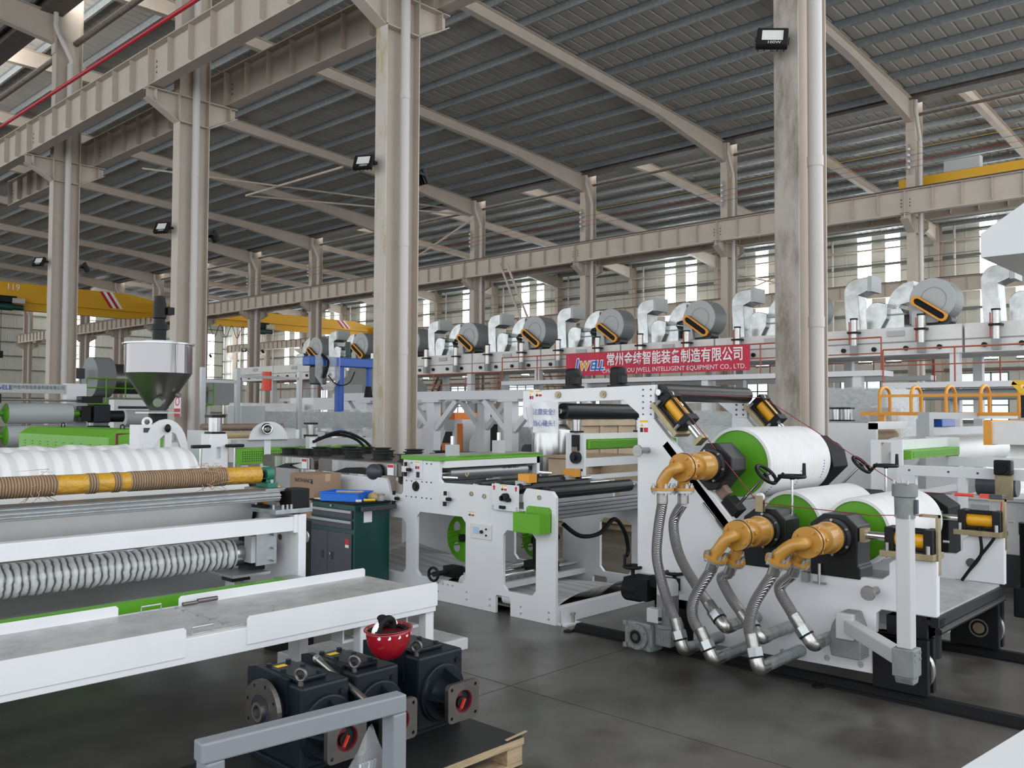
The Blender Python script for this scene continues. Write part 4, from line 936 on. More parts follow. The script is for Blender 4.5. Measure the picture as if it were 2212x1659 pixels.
f = MB().prism([(5.19, 0.0), (5.36, 0.0), (5.36, 0.03), (5.28, 0.13), (5.19, 0.13)], 1, 4.345, 4.352).box((5.19, 4.30, 0.0), (5.36, 4.39, 0.014)).build('foot_bracket', 'white', FR)
MB().cyl((5.30, 4.325, 0.014), (5.30, 4.325, 0.085), 0.011, 8).cyl((5.30, 4.325, 0.075), (5.30, 4.325, 0.09), 0.018, 6).build('foot_bolt', 'steel', FR)
MB().box((5.19, 5.66, 1.13), (6.42, 5.70, 1.19)).build('head_beam', 'white', FR)
MB().box((6.38, 5.66, 0.95), (6.42, 5.72, 1.19)).build('head_post', 'white', FR)
MB().prism([(5.655, 1.19), (6.19, 1.19), (6.19, 1.225), (5.70, 1.225), (5.655, 1.21)], 0, 5.14, 6.46).build('top_cover', 'green', FR, bev=0.003)
MB().box((5.15, 5.71, 1.2255), (6.45, 6.18, 1.2275)).build('cover_top_sheen', 'greensheen', FR)  # added thin sheet, its pale colour stands in for reflected light on the cover
MB().box((5.19, 4.40, 0.80), (6.42, 4.47, 0.915)).build('profile_beam', 'alu', FR, bev=0.004)
for z in (0.828, 0.858, 0.888): MB().box((5.19, 4.396, z), (6.42, 4.40, z+0.006)).build('beam_groove', 'slate', FR)
MB().box((5.19, 4.52, 0.775), (6.42, 4.75, 0.80)).build('lower_tray', 'galv', FR)
for (y, z, R) in ((5.35, 1.115, 0.02), (4.55, 0.985, 0.018), (5.15, 0.955, 0.02), (5.30, 0.955, 0.02)): MB().ring((5.152, y, z-0.02 if y > 5.2 else z-0.03), (5.16, y, z-0.02 if y > 5.2 else z-0.03), R, R*0.55, 20).build('bearing_cap', 'brass', FR, smooth=40)
for y in (5.80, 5.86, 5.92, 6.0, 6.06, 6.13):
    for z in (0.86, 1.0, 1.16): MB().cyl((5.16, y, z), (5.154, y, z), 0.006, 8).build('bolt_head', 'slate', FR)
for y, z in ((4.45, 0.09), (4.45, 0.04), (4.74, 0.09), (4.74, 0.04), (5.08, 0.10), (5.08, 0.05), (5.35, 0.12), (5.35, 0.06), (5.52, 0.15), (5.58, 0.15), (5.64, 0.15), (5.70, 0.15), (5.70, 0.08)): MB().cyl((5.16, y, z), (5.154, y, z), 0.008, 10).build('bolt_head', 'zinc', FR)
warning(FR, FX(5.1595, 5.30, 0.77), 0.075, 0.04)
MB().cyl((5.16, 6.0, 0.955), (5.148, 6.0, 0.955), 0.042, 24).cyl((5.148, 6.0, 0.955), (5.140, 6.0, 0.955), 0.022, 16).build('vent_plug', 'black', FR, smooth=40)
MB().box((5.150, 5.91, 1.02), (5.16, 6.03, 1.19)).build('access_panel', 'whitepanel', FR, bev=0.002); MB().box((5.146, 5.945, 1.035), (5.150, 5.985, 1.085)).build('panel_switch', 'ink', FR)
warning(FR, FX(5.1495, 5.975, 1.14), 0.06, 0.075)
p = MB().box((5.150, 5.06, 0.575), (5.158, 5.30, 0.695)).build('instrument_panel', 'offwhite', FR, bev=0.002)
MB().box((5.147, 5.20, 0.615), (5.150, 5.265, 0.67)).build('display', 'screen', p); MB().cyl((5.15, 5.165, 0.635), (5.135, 5.165, 0.635), 0.014, 14).build('dial_knob', 'black', p)
for z in (0.61, 0.66): MB().cyl((5.15, 5.115, z), (5.142, 5.115, z), 0.008, 10).build('button', 'black', p)
MB().box((5.12, 4.735, 0.83), (5.13, 5.03, 1.037)).build('tension_panel', 'whitepanel', FR, bev=0.003)
tp = FR
for y in (4.76, 5.0): MB().prism([(y-0.008, 0.99), (y+0.008, 0.99), (y+0.008, 1.012), (y+0.016, 1.012), (y, 1.03), (y-0.016, 1.012), (y-0.008, 1.012)], 0, 5.118, 5.12).build('red_arrow', 'labelred', FR)
warning(FR, FX(5.1195, 4.89, 1.01), 0.07, 0.05)
for dy, dz, r in ((0, 0, 0.032), (-0.035, -0.02, 0.016), (0.03, -0.01, 0.022)): MB().cyl((5.12, 4.86+dy, 0.94+dz), (5.085, 4.86+dy, 0.94+dz), r, 14).build('panel_knob', 'black', FR, smooth=40)
MB().box((5.10, 4.87, 0.845), (5.12, 4.93, 0.87)).build('panel_handle', 'black', FR, bev=0.004)
for k in range(4): MB().cyl((5.125, 4.75+0.26*(k % 2), 0.84+0.02*(k//2)), (5.115, 4.75+0.26*(k % 2), 0.84+0.02*(k//2)), 0.008, 8).build('panel_bolt', 'zinc', FR)
def valve(label, y, z, x=5.15):
    t = thing('pneumatic_valve', label, 'valve', (x, y, z))
    MB().box((x-0.035, y-0.03, z-0.022), (x, y+0.03, z+0.03)).build('body', 'whitepanel', t, bev=0.003)
    MB().cyl((x-0.02, y-0.01, z+0.03), (x-0.02, y-0.01, z+0.065), 0.014, 10).build('top_knob', 'black', t, smooth=40); MB().cyl((x-0.02, y-0.03, z), (x-0.02, y-0.075, z), 0.015, 10).build('side_knob', 'black', t, smooth=40); MB().cyl((x-0.02, y-0.005, z-0.022), (x-0.02, y-0.005, z-0.06), 0.016, 10).build('bowl', 'black', t, smooth=40)
valve('small white and black valve in the middle of the coating frame plate', 5.60, 0.875); valve('small white and black valve above the tool cabinet handle', 6.28, 0.835); valve('small white and black valve at the top left of the frame post', 6.12, 1.10); valve('small white and black valve beside the adjusting panel', 4.70, 0.93, 5.2)
t = thing('green_bin', 'bright green sheet metal bin screwed to the frame post', 'bin', (5.08, 4.56, 0.70))
MB().box((5.02, 4.427, 0.695), (5.158, 4.698, 0.70)).box((5.02, 4.427, 0.70), (5.024, 4.698, 0.84)).box((5.024, 4.427, 0.70), (5.158, 4.431, 0.84)).box((5.024, 4.694, 0.70), (5.158, 4.698, 0.84)).build('tray', 'greencover', t)
MB().prism([(4.427, 0.70), (4.68, 0.70), (4.68, 0.865), (4.66, 0.885), (4.445, 0.885), (4.427, 0.865)], 0, 5.152, 5.158).build('back_plate', 'greencover', t)
for y in (4.45, 4.55, 4.65): MB().cyl((5.152, y, 0.868), (5.146, y, 0.868), 0.006, 8).build('screw', 'zinc', t)
for k, (y, z, r, xb, lab) in enumerate(((4.55, 0.985, 0.052, 6.33, 'thick black guide roll at the right front of the coating frame'), (4.83, 1.0, 0.042, 6.1, 'black guide roll second from the front of the coating frame'), (5.05, 1.02, 0.045, 6.25, 'black guide roll third from the front of the coating frame'), (5.30, 1.0, 0.042, 6.1, 'black guide roll rearmost before the silver roll'), (6.30, 1.0, 0.05, 6.4, 'black roll left of the frame post'))):
    t = thing('guide_roll', lab, 'roll', (5.2, y, z)); MB().cyl((5.24, y, z), (xb, y, z), r, 26).build('body', 'blacksatin', t, smooth=40); MB().cyl((5.19, y, z), (5.25, y, z), 0.018, 12).cyl((xb-0.01, y, z), (6.42, y, z), 0.018, 12).build('journal', 'steel', t, smooth=40)
t = thing('print_roll', 'silver roll with handwriting under the green cover', 'roll', (5.25, 5.76, 1.075))
MB().cyl((5.30, 5.76, 1.075), (6.30, 5.76, 1.075), 0.062, 30).build('body', 'alu', t, smooth=40); MB().cyl((5.20, 5.76, 1.075), (5.31, 5.76, 1.075), 0.022, 12).cyl((6.29, 5.76, 1.075), (6.42, 5.76, 1.075), 0.022, 12).build('journal', 'steel', t, smooth=40)
text('TGT 800-300-5', 0.035, Matrix(((1, 0, 0, 6.05), (0, -0.45, -0.9, 5.698), (0, 0.9, -0.45, 1.10), (0, 0, 0, 1))), 'ink', t)
MB().cyl((6.40, 5.68, 1.04), (6.52, 5.60, 1.03), 0.016, 10).build('rotary_union', 'chrome', t); MB().cyl((5.19, 5.69, 1.05), (5.30, 5.62, 1.04), 0.014, 10).build('clamp', 'chrome', t)
for k, (y, x) in enumerate(((4.83, 5.28), (5.0, 6.05))):
    t = thing('orange_sensor', 'orange boxed web sensor %s' % ('above the adjusting panel' if k == 0 else 'behind the black rolls'), 'sensor', (x, y, 1.05)); MB().box((x, y-0.06, 1.045), (x+0.10, y+0.06, 1.115)).build('box', 'guardorange', t, bev=0.003); MB().box((x-0.03, y-0.03, 1.02), (x+0.06, y+0.06, 1.06)).build('head', 'ltgrey', t)
    MB().cyl((x+0.15, y, 1.0), (x+0.15, y, 1.10), 0.02, 10).cyl((x+0.15, y, 1.09), (x+0.15, y, 1.11), 0.035, 10).build('lock_knob', 'black', t)
def spool(label, x, y, z, R):
    t = thing('green_spool', label, 'spool', (x, y, z))
    cir = lambda cy, cz, r, n: [(cy + r*math.cos(2*PI*k/n), cz + r*math.sin(2*PI*k/n)) for k in range(n)]
    hs = [cir(y + R*0.6*math.cos(a), z + R*0.6*math.sin(a), R*0.22, 16) for a in (0.8, 2.37, 3.94, 5.5)]
    plate_holes(cir(y, z, R, 40), hs, 0, x, x+0.012).build('disc', 'green', t)
    for dz in (-0.06, -0.03, 0.03, 0.06): MB().cyl((x, y+0.05, z+dz), (x-0.14, y+0.05, z+dz), 0.007, 8).build('pin', 'green', t)
    MB().cyl((x-0.03, y, z), (x+0.3, y, z), 0.035, 16).build('hub', 'black', t, smooth=40); return t
spool('green spool disc with four round holes seen through the middle opening', 5.55, 5.80, 0.485, 0.215); spool('green spool disc seen through the right opening', 6.10, 5.42, 0.45, 0.17)
t = thing('winding_carriage', 'black winding carriage on twin steel bars inside the frame', 'carriage', (5.6, 5.3, 0.2))
MB().box((5.9, 5.15, 0.26), (6.0, 5.28, 0.62)).box((5.86, 5.1, 0.22), (6.05, 5.35, 0.30)).build('upright', 'black', t); MB().cyl((5.22, 5.18, 0.24), (6.42, 5.18, 0.24), 0.017, 12).cyl((5.22, 5.34, 0.24), (6.42, 5.34, 0.24), 0.017, 12).build('guide_bars', 'chrome', t, smooth=40); MB().box((5.19, 5.1, 0.15), (6.42, 5.14, 0.20)).build('rail_beam', 'white', t)
t = thing('crank_drive', 'black crank wheel and gearbox inside the middle opening', 'crank', (5.25, 5.75, 0.2))
MB().torus((5.12, 5.72, 0.225), (1, 0.1, 0), 0.055, 0.012).bar((5.12, 5.77, 0.225), (5.12, 5.67, 0.225), 0.01, 0.016).build('wheel', 'black', t, smooth=50); MB().cyl((5.12, 5.72, 0.225), (5.45, 5.66, 0.235), 0.022, 12).box((5.25, 5.60, 0.19), (5.36, 5.74, 0.28)).build('gearbox', 'black', t)
MB().cyl((5.3, 5.62, 0.20), (6.3, 5.62, 0.20), 0.02, 12).build('screw_shaft', 'steel', t)
t = thing('foam_roll', 'rolled white foam standing at the right edge of the middle opening', 'foam roll', (5.3, 5.45, 0.1)); MB().cyl((5.25, 5.47, 0.16), (6.2, 5.47, 0.16), 0.075, 24).build('roll', 'foam', t, smooth=40)
t = thing('heat_gun', 'orange and white heat gun lying behind the crank wheel', 'tool', (5.6, 5.85, 0.3)); MB().cyl((5.6, 5.8, 0.33), (5.66, 5.72, 0.35), 0.03, 12).build('barrel', 'redplastic', t, smooth=40); MB().cyl((5.62, 5.79, 0.25), (5.62, 5.78, 0.33), 0.02, 10).build('handle', 'whitepanel', t, smooth=40)
tag(MB().grid(lambda u, v: (5.22 + 1.15*u, 4.47 + 1.1*v + 0.04*math.sin(9*u), 0.085 + 0.035*abs(math.sin(5*u+2*v)) + 0.11*max(0, 1-v*9)*abs(math.sin(2.6*u))**2), 40, 24).build('foam_sheet', 'foamlow', smooth=80, thick=0.003), 'wavy white foam sheet spread on the deck of the coating frame', 'foam sheet')
tag(MB().lathe((5.22, 4.56, 0.125), (0, 1, 0), [(0, 0.045), (0.40, 0.05)], 20).build('foam_bundle', 'foam', smooth=50), 'rolled foam bundle in the right opening of the coating frame', 'foam roll')
tag(MB().grid(lambda u, v: (5.3 + 1.5*u, 5.9 + 1.6*v + 0.1*u, 0.085 + 0.05*math.sin(6*u+3*v)**2 + 0.10*v*u), 20, 20).build('foam_sheet', 'foamlow', smooth=80, thick=0.003), 'crumpled white foam seen through the left opening behind the tool cabinet', 'foam sheet')
tag(MB().tube(smooth_path([(5.5, 4.6, 0.72), (5.62, 4.52, 0.62), (5.85, 4.5, 0.62), (6.05, 4.5, 0.72), (6.2, 4.5, 0.6), (6.25, 4.5, 0.45), (6.2, 4.48, 0.40)], 6), 0.018, 8).build('cable_loom', 'rubber'), 'black cable loom drooping under the profile beam', 'cable')
# fan hoods left of the frame post
for k, (y0, y1, lab) in enumerate(((7.66, 8.62, 'left'), (6.27, 7.58, 'right'))):
    t = thing('fan_hood', 'dark polished drying hood with black fans on top, %s one' % lab, 'hood', (5.3, y0, 1.0))
    MB().prism([(y0, 1.02), (y1, 1.02), (y1, 1.12), (y1-0.03, 1.145), (y0+0.03, 1.145), (y0, 1.12)], 0, 5.22, 6.42).build('body', 'darksteel', t, bev=0.004)
    MB().box((5.21, y0+0.06, 1.025), (5.219, y1-0.25, 1.135)).build('polished_front', 'stainless', t)
    MB().prism([(y0+0.25, 1.02), (y1-0.3, 1.02), (y1-0.5, 1.07), (y1-0.75, 1.085), (y0+0.4, 1.05)], 0, 5.19, 5.21).build('hinge_arm', 'black', t)
    s = MB().box((5.205, y0+0.10, 1.03), (5.209, y0+0.19, 1.13)).build('label_plate', 'paper', t); MB().box((5.203, y0+0.105, 1.10), (5.205, y0+0.185, 1.125)).build('label_band', 'labelred', s)
    n = 0
    for iy, x in enumerate((5.45, 5.85, 6.25)):
        for jx, y in enumerate((7.85, 8.15, 8.45) if k == 0 else (6.45, 6.85, 7.3)):
            fan = thing('cooling_fan', 'small black fan on the %s drying hood, %s row, %s one' % (lab, ('front', 'middle', 'rear')[iy], ('right', 'centre', 'left')[jx]), 'fan', (x, y, 1.145), group='fans on the %s hood' % lab)
            MB().ring((x, y, 1.150), (x, y, 1.21), 0.085, 0.078, 20).ring((x, y, 1.205), (x, y, 1.213), 0.105, 0.08, 20).ring((x, y, 1.146), (x, y, 1.154), 0.105, 0.08, 20).build('shroud', 'black', fan); MB().cyl((x, y, 1.15), (x, y, 1.19), 0.035, 12).bar((x-0.08, y, 1.17), (x+0.08, y, 1.17), 0.02, 0.01).bar((x, y-0.08, 1.17), (x, y+0.08, 1.17), 0.02, 0.01).build('rotor', 'black', fan)
for k, (y, z) in enumerate(((6.62, 1.07),)): tag(MB().sphere((5.18, y, z-0.02), 0.11, (0.5, 1, 0.7)).build('dark_cap', 'slate', smooth=60), 'dark blue cloth cap hung on the drying hood', 'cap')
for k, (x, y, h) in enumerate(((5.35, 5.74, 0.10), (6.1, 5.9, 0.12))):
    t = thing('web_clamp', 'small clamp block on the green cover, %s one' % ('left' if k == 0 else 'right'), 'clamp', (x, y, 1.225)); MB().box((x-0.05, y-0.04, 1.226), (x+0.05, y+0.04, 1.226+h)).build('block', 'ltgrey', t, bev=0.003); MB().cyl((x, y, 1.226+h), (x, y, 1.30+h), 0.018, 12).build('cylinder', 'chrome', t, smooth=40)

# ================================================================== tool cabinet with clutter
t = thing('tool_cabinet', 'dark green tool cabinet with two drawers and two doors', 'cabinet', (4.9, 6.6, 0))
cx0, cx1, cy0, cy1 = 4.70, 5.10, 6.29, 6.94
MB().box((cx0+0.01, cy0, 0.10), (cx1, cy1, 0.80)).build('body', 'teal', t, bev=0.006)
MB().box((cx0-0.005, cy0-0.01, 0.80), (cx1+0.005, cy1+0.01, 0.815)).build('top_mat', 'rubber', t)
for k, (z0, z1) in enumerate(((0.675, 0.745), (0.585, 0.655))):
    d = MB().box((cx0-0.004, cy0+0.025, z0), (cx0+0.01, cy1-0.025, z1)).build('drawer', 'slate', t, bev=0.003); MB().box((cx0-0.016, cy0+0.025, z1-0.022), (cx0-0.004, cy1-0.025, z1+0.004)).build('pull_strip', 'alu', d, bev=0.003)
for k, (y0, y1) in enumerate(((cy0+0.025, cy0+0.372), (cy0+0.376, cy1-0.02))):
    d = MB().box((cx0-0.003, y0, 0.13), (cx0+0.01, y1, 0.545)).build('door', 'slate', t, bev=0.003); yy = y1-0.07 if k == 0 else y0+0.07
    MB().box((cx0-0.0045, yy-0.02, 0.30), (cx0-0.003, yy+0.02, 0.37)).build('recessed_pull', 'ink', d)
MB().cyl((cx0-0.002, cy0+0.33, 0.35), (cx0-0.010, cy0+0.33, 0.35), 0.010, 12).build('lock', 'zinc', t); MB().cyl((cx0, cy0+0.33, 0.775), (cx0-0.006, cy0+0.33, 0.775), 0.010, 12).build('lock', 'zinc', t)
MB().box((cx0-0.0045, cy0+0.06, 0.45), (cx0-0.003, cy0+0.11, 0.50)).build('sticker', 'labelred', t); MB().box((cx0-0.0045, cy0+0.06, 0.425), (cx0-0.003, cy0+0.11, 0.45)).build('sticker', 'paper', t)
MB().box((cx0+0.06, cy0-0.05, 0.745), (cx0+0.08, cy0, 0.785)).box((cx1-0.02, cy0-0.05, 0.745), (cx1, cy0, 0.785)).box((cx0+0.04, cy0-0.075, 0.745), (cx1+0.02, cy0-0.05, 0.785)).build('push_handle', 'slate', t, bev=0.005)
MB().box((cx0+0.11, cy0-0.0015, 0.64), (cx0+0.20, cy0, 0.735)).build('paper_note', 'paper', t)
for x in (cx0+0.07, cx1-0.07):
    for y in (cy0+0.07, cy1-0.07): MB().cyl((x-0.012, y, 0.05), (x+0.012, y, 0.05), 0.05, 16).build('caster', 'rubber', t, smooth=40)
t = thing('blue_tray', 'bright blue plastic tray on the tool cabinet', 'tray', (4.85, 6.6, 0.815), rz=0.42)
MB().box((-0.13, -0.19, 0.0), (0.13, 0.19, 0.006)).box((-0.13, -0.19, 0.006), (-0.122, 0.19, 0.075)).box((0.122, -0.19, 0.006), (0.13, 0.19, 0.075)).box((-0.122, -0.19, 0.006), (0.122, -0.182, 0.075)).box((-0.122, 0.182, 0.006), (0.122, 0.19, 0.075)).build('shell', 'binblue', t); MB().ring((0, 0, 0.07), (0, 0, 0.08), 0.001, 0.0005, 6).box((-0.14, -0.2, 0.07), (-0.13, 0.2, 0.08)).box((0.13, -0.2, 0.07), (0.14, 0.2, 0.08)).box((-0.13, -0.2, 0.07), (0.13, -0.19, 0.08)).box((-0.13, 0.19, 0.07), (0.13, 0.2, 0.08)).build('rim', 'binblue', t)
tag(MB().cyl((4.80, 6.68, 0.885), (4.93, 6.45, 0.89), 0.012, 10).build('wooden_stick', 'kraft'), 'short pale stick lying across the blue tray', 'stick')
tag(MB().sphere((5.0, 6.40, 0.845), 0.06, (0.9, 1.1, 0.7), 12, 8).build('crumpled_bag', 'kraft'), 'crumpled shiny brown bag beside the blue tray', 'bag')
t = thing('glass_jar', 'small glass jar with gold lid on the cabinet corner', 'jar', (5.03, 6.33, 0.815)); MB().cyl((5.03, 6.33, 0.815), (5.03, 6.33, 0.86), 0.033, 18).build('jar', 'film', t, smooth=40); MB().cyl((5.03, 6.33, 0.86), (5.03, 6.33, 0.875), 0.034, 18).build('lid', 'brass', t, smooth=40)
tag(MB().cyl((4.86, 6.36, 0.828), (4.95, 6.31, 0.828), 0.012, 8).build('yellow_marker', 'labelyellow'), 'yellow marker lying on the cabinet top', 'marker'); tag(MB().box((4.80, 6.36, 0.816), (4.84, 6.42, 0.835)).build('eraser', 'paper'), 'small white block at the cabinet front edge', 'block'); tag(MB().box((4.71, 6.70, 0.8155), (4.76, 6.90, 0.823)).build('folded_rag', 'paper'), 'folded white rag on the left of the cabinet top', 'rag')
t = thing('cardboard_box', 'brown cardboard box with black lettering behind the tool cabinet', 'box', (4.9, 7.2, 0.0))
MB().box((4.75, 6.96, 0.62), (5.05, 7.36, 1.028)).build('carton', 'carton', t, bev=0.003); text('INOVANCE', 0.05, FX(4.7495, 7.13, 0.965), 'ink', t, xs=1.15, bold=0.001); MB().box((4.749, 6.98, 0.94), (4.7495, 7.01, 0.975)).build('stamp', 'ink', t); MB().box((4.87, 6.958, 0.96), (4.93, 6.96, 1.028)).build('tape', 'kraft', t)
t = thing('carton_stand', 'dark stand under the brown cardboard box', 'stand', (4.9, 7.2, 0)); MB().box((4.76, 6.97, 0.0), (5.04, 7.35, 0.60)).build('body', 'black', t); MB().box((4.75, 6.96, 0.60), (5.05, 7.36, 0.619)).build('top', 'slate', t)

# ================================================================== winding machine on the left with walkway
t = thing('walkway_platform', 'white framed walkway with checker plate deck in the left foreground', 'platform', (2.0, 4.1, 0))
XL, XR = -1.2, 3.38
MB().box((XL, 3.752, 0.49), (XR, 3.80, 0.60)).build('front_beam', 'white', t, bev=0.003); MB().box((XL, 4.38, 0.49), (XR, 4.43, 0.60)).build('rear_beam', 'white', t, bev=0.003); MB().box((XR-0.05, 3.80, 0.49), (XR, 4.38, 0.60)).build('end_beam', 'white', t, bev=0.003)
for k, (a, b) in enumerate(((XL, 1.62), (1.622, 2.16), (2.162, XR))):
    MB().box((a, 3.80, 0.60), (b, 4.38, 0.606) if k != 1 else (b, 4.38, 0.604)).build('deck_plate', 'plate', t, bev=0.001)
rim = lambda a, b: [(a, 0.522), (b, 0.522), (b, 0.64), (b-0.012, 0.652), (a+0.012, 0.652), (a, 0.64)]
MB().prism(rim(XL, 1.90), 1, 3.745, 3.7515).build('kick_plate', 'white', t); MB().prism(rim(2.20, XR+0.005), 1, 3.745, 3.7515).build('kick_plate', 'white', t)
rb = lambda a, b: [(a, 0.601), (b, 0.601), (b, 0.64), (b-0.012, 0.652), (a+0.012, 0.652), (a, 0.64)]
MB().prism(rb(XL, 1.88), 1, 4.40, 4.406).build('kick_plate', 'white', t); MB().prism(rb(2.19, XR), 1, 4.40, 4.406).build('kick_plate', 'white', t)
for (x, y) in ((2.9, 3.80), (XR-0.03, 3.80), (XR-0.03, 4.36), (2.9, 4.36), (-0.6, 3.80), (0.9, 3.80), (0.9, 4.36)): MB().box((x-0.03, y-0.03, 0.0), (x+0.03, y+0.03, 0.49)).build('leg', 'white', t, bev=0.003)
for x in (2.85, XR-0.10): MB().box((x-0.05, 3.83, 0.40), (x+0.04, 3.93, 0.415)).box((x-0.05, 3.83, 0.415), (x-0.04, 3.93, 0.49)).build('leg_bracket', 'white', t)
for (p, q_) in (((2.05, 3.83, 0.606), (2.05, 3.83, 0.606)),):
    pass
for a in ((1.95, 3.79, 0.605), (1.98, 4.37, 0.605)): MB().tube([(a[0], a[1], a[2]), (a[0], a[1], a[2]+0.03), (a[0]+0.10, a[1], a[2]+0.03), (a[0]+0.10, a[1], a[2])], 0.005, 8).build('lift_handle', 'zinc', t)
for y in (3.86, 3.98, 4.1, 4.25, 4.33): MB().box((2.145, y, 0.6045), (2.18, y+0.028, 0.608)).build('hinge', 'zinc', t)
tag(MB().cyl((2.27, 4.36, 0.622), (2.38, 4.36, 0.622), 0.012, 12).cyl((2.19, 4.36, 0.617), (2.27, 4.36, 0.617), 0.010, 12).build('steel_pin', 'darksteel', smooth=40), 'dark steel pin lying on the walkway deck', 'pin')
tag(MB().cyl((2.36, 3.79, 0.607), (2.36, 3.79, 0.67), 0.006, 10).build('steel_rod', 'steel'), 'short steel rod sticking up behind the walkway kick plate', 'rod')
t = thing('step_platform', 'low white step with grey top behind the end of the walkway', 'step', (3.6, 4.8, 0)); MB().box((3.15, 4.39, 0.0), (4.25, 5.0, 0.075)).build('frame', 'white', t, bev=0.004); MB().box((3.17, 4.41, 0.075), (4.23, 4.98, 0.079)).build('tread', 'plate', t)
tag(MB().box((3.3, 5.18, 0.0), (3.55, 5.4, 0.10)).build('black_pad', 'rubber', bev=0.005), 'black rubber block under the walkway', 'block')

W = thing('winder_frame', 'white winder frame with end panel behind the walkway', 'machine frame', (2.5, 5.0, 0))
MB().box((-1.2, 4.72, 0.875), (3.085, 4.80, 0.963)).build('front_beam', 'white', W, bev=0.003); MB().box((3.075, 4.712, 0.865), (3.10, 4.81, 0.975)).build('beam_end_plate', 'white', W)
MB().box((3.10, 4.70, 0.0), (3.155, 4.80, 0.975)).build('front_post', 'white', W, bev=0.003); MB().box((3.10, 4.80, 0.30), (3.125, 6.2, 0.975)).build('end_panel', 'white', W); MB().cyl((3.10, 4.90, 0.82), (3.093, 4.90, 0.82), 0.018, 16).build('plug', 'darksteel', W)
MB().box((-1.2, 4.60, 0.56), (2.96, 4.605, 0.615)).box((-1.2, 4.605, 0.609), (2.96, 4.66, 0.615)).build('green_channel', 'green', W); MB().box((2.96, 4.60, 0.50), (3.10, 4.75, 0.605)).build('channel_end', 'zinc', W)
MB().box((-1.2, 4.68, 0.48), (3.1, 6.2, 0.49)).build('inner_floor', 'checker', W)
MB().box((-1.2, 6.15, 0.30), (3.1, 6.2, 0.62)).build('rear_panel', 'white', W)
MB().cyl((3.155, 4.80, 0.82), (3.21, 4.80, 0.82), 0.016, 12).lathe((3.20, 4.80, 0.82), (1, 0, 0), [(0, 0.018), (0.012, 0.038), (0.02, 0.038)], 20).build('locating_knob', 'zinc', W, smooth=40)
def wroll(name, label, y, z, r, xa, xb, m, n=40, amp=0.0, seg=120):
    t = thing(name, label, 'roll', (xb, y, z)); b = MB()
    prof = [((xb-xa)*k/seg, r + amp*math.sin(k*1.9)*math.sin(k*0.37+1)) for k in range(seg+1)]
    b.lathe((xa, y, z), (1, 0, 0), prof, n); b.build('wrapped_body', m, t, smooth=60); return t
t = wroll('film_roll', 'lower roll wrapped in black streaked clear film', 4.98, 0.738, 0.088, -1.2, 2.80, 'filmwrap', 36, 0.005)
MB().cyl((2.80, 4.98, 0.738), (2.88, 4.98, 0.738), 0.078, 28).build('end_ring', 'stainless', t, smooth=40); MB().cyl((2.88, 4.98, 0.738), (3.10, 4.98, 0.738), 0.03, 16).build('shaft', 'black', t); MB().box((2.90, 4.91, 0.63), (3.0, 5.06, 0.85)).build('bearing', 'black', t, bev=0.005)
t = thing('guide_plate', 'zinc plated guide plate with three bolts beside the film roll', 'plate', (2.9, 4.82, 0.6)); MB().box((2.89, 4.83, 0.67), (3.03, 4.845, 0.875)).build('plate', 'zinc', t, bev=0.002); MB().box((2.86, 4.84, 0.69), (2.895, 4.92, 0.85)).build('guide_bar', 'ltgrey', t)
for z in (0.70, 0.775, 0.855): MB().cyl((3.0, 4.83, z), (3.0, 4.80, z), 0.012, 8).build('bolt', 'zinc', t)
MB().box((2.72, 4.80, 0.62), (2.97, 5.05, 0.635)).build('seat_plate', 'zinc', t)
t = thing('lift_cylinder', 'short upright pneumatic cylinder under the film roll', 'cylinder', (2.78, 4.88, 0.5)); MB().box((2.73, 4.83, 0.595), (2.85, 4.95, 0.619)).build('cap', 'black', t); MB().cyl((2.79, 4.89, 0.49), (2.79, 4.89, 0.595), 0.045, 20).build('barrel', 'alu', t, smooth=40); MB().box((2.745, 4.845, 0.49), (2.757, 4.935, 0.595)).build('profile', 'armgrey', t)
t = wroll('wound_roll', 'large roll wrapped in white plastic behind the grey profile beam', 5.36, 0.99, 0.215, -1.2, 3.05, 'wrap', 44, 0.003, 60)
MB().cyl((3.05, 5.36, 0.99), (3.09, 5.36, 0.99), 0.19, 30).build('end_disc', 'black', t); MB().box((3.06, 5.05, 0.98), (3.12, 6.1, 1.14)).build('drive_housing', 'black', t)
t = wroll('foam_roll', 'big roll of white wavy foam at the back of the winder', 5.85, 1.095, 0.265, -1.2, 2.93, 'foam', 44, 0.012, 60)
wroll('foam_roll', 'second hump of white foam behind the big foam roll', 6.25, 1.13, 0.24, -1.2, 2.70, 'foam', 40, 0.014, 50)
t = thing('rope_roll', 'rope wound roll with yellow tape bands in front of the foam', 'roll', (2.9, 4.92, 1.215))
yr, zr, rr = 4.92, 1.215, 0.055
segs = [(-1.2, 1.76, 'rope'), (1.76, 1.915, 'tape'), (1.915, 1.965, 'rope'), (1.965, 2.05, 'tape'), (2.05, 2.09, 'rope'), (2.09, 2.14, 'tape'), (2.14, 2.72, 'rope'), (2.72, 2.95, 'tape')]
for a, b_, m_ in segs:
    n_ = max(3, int((b_-a)/0.006)); R_ = rr if m_ == 'rope' else rr-0.002
    prof = [((b_-a)*k/n_, R_ + (0.0016*(k % 2) if m_ == 'rope' else 0)) for k in range(n_+1)] if b_ - a < 1 else [((b_-a)*k/400, R_ + 0.0016*(k % 2)) for k in range(401)]
    MB().lathe((a, yr, zr), (1, 0, 0), prof, 20).build('rope_winding' if m_ == 'rope' else 'tape_band', m_, t, smooth=80)
random.seed(3); fr_ = MB()
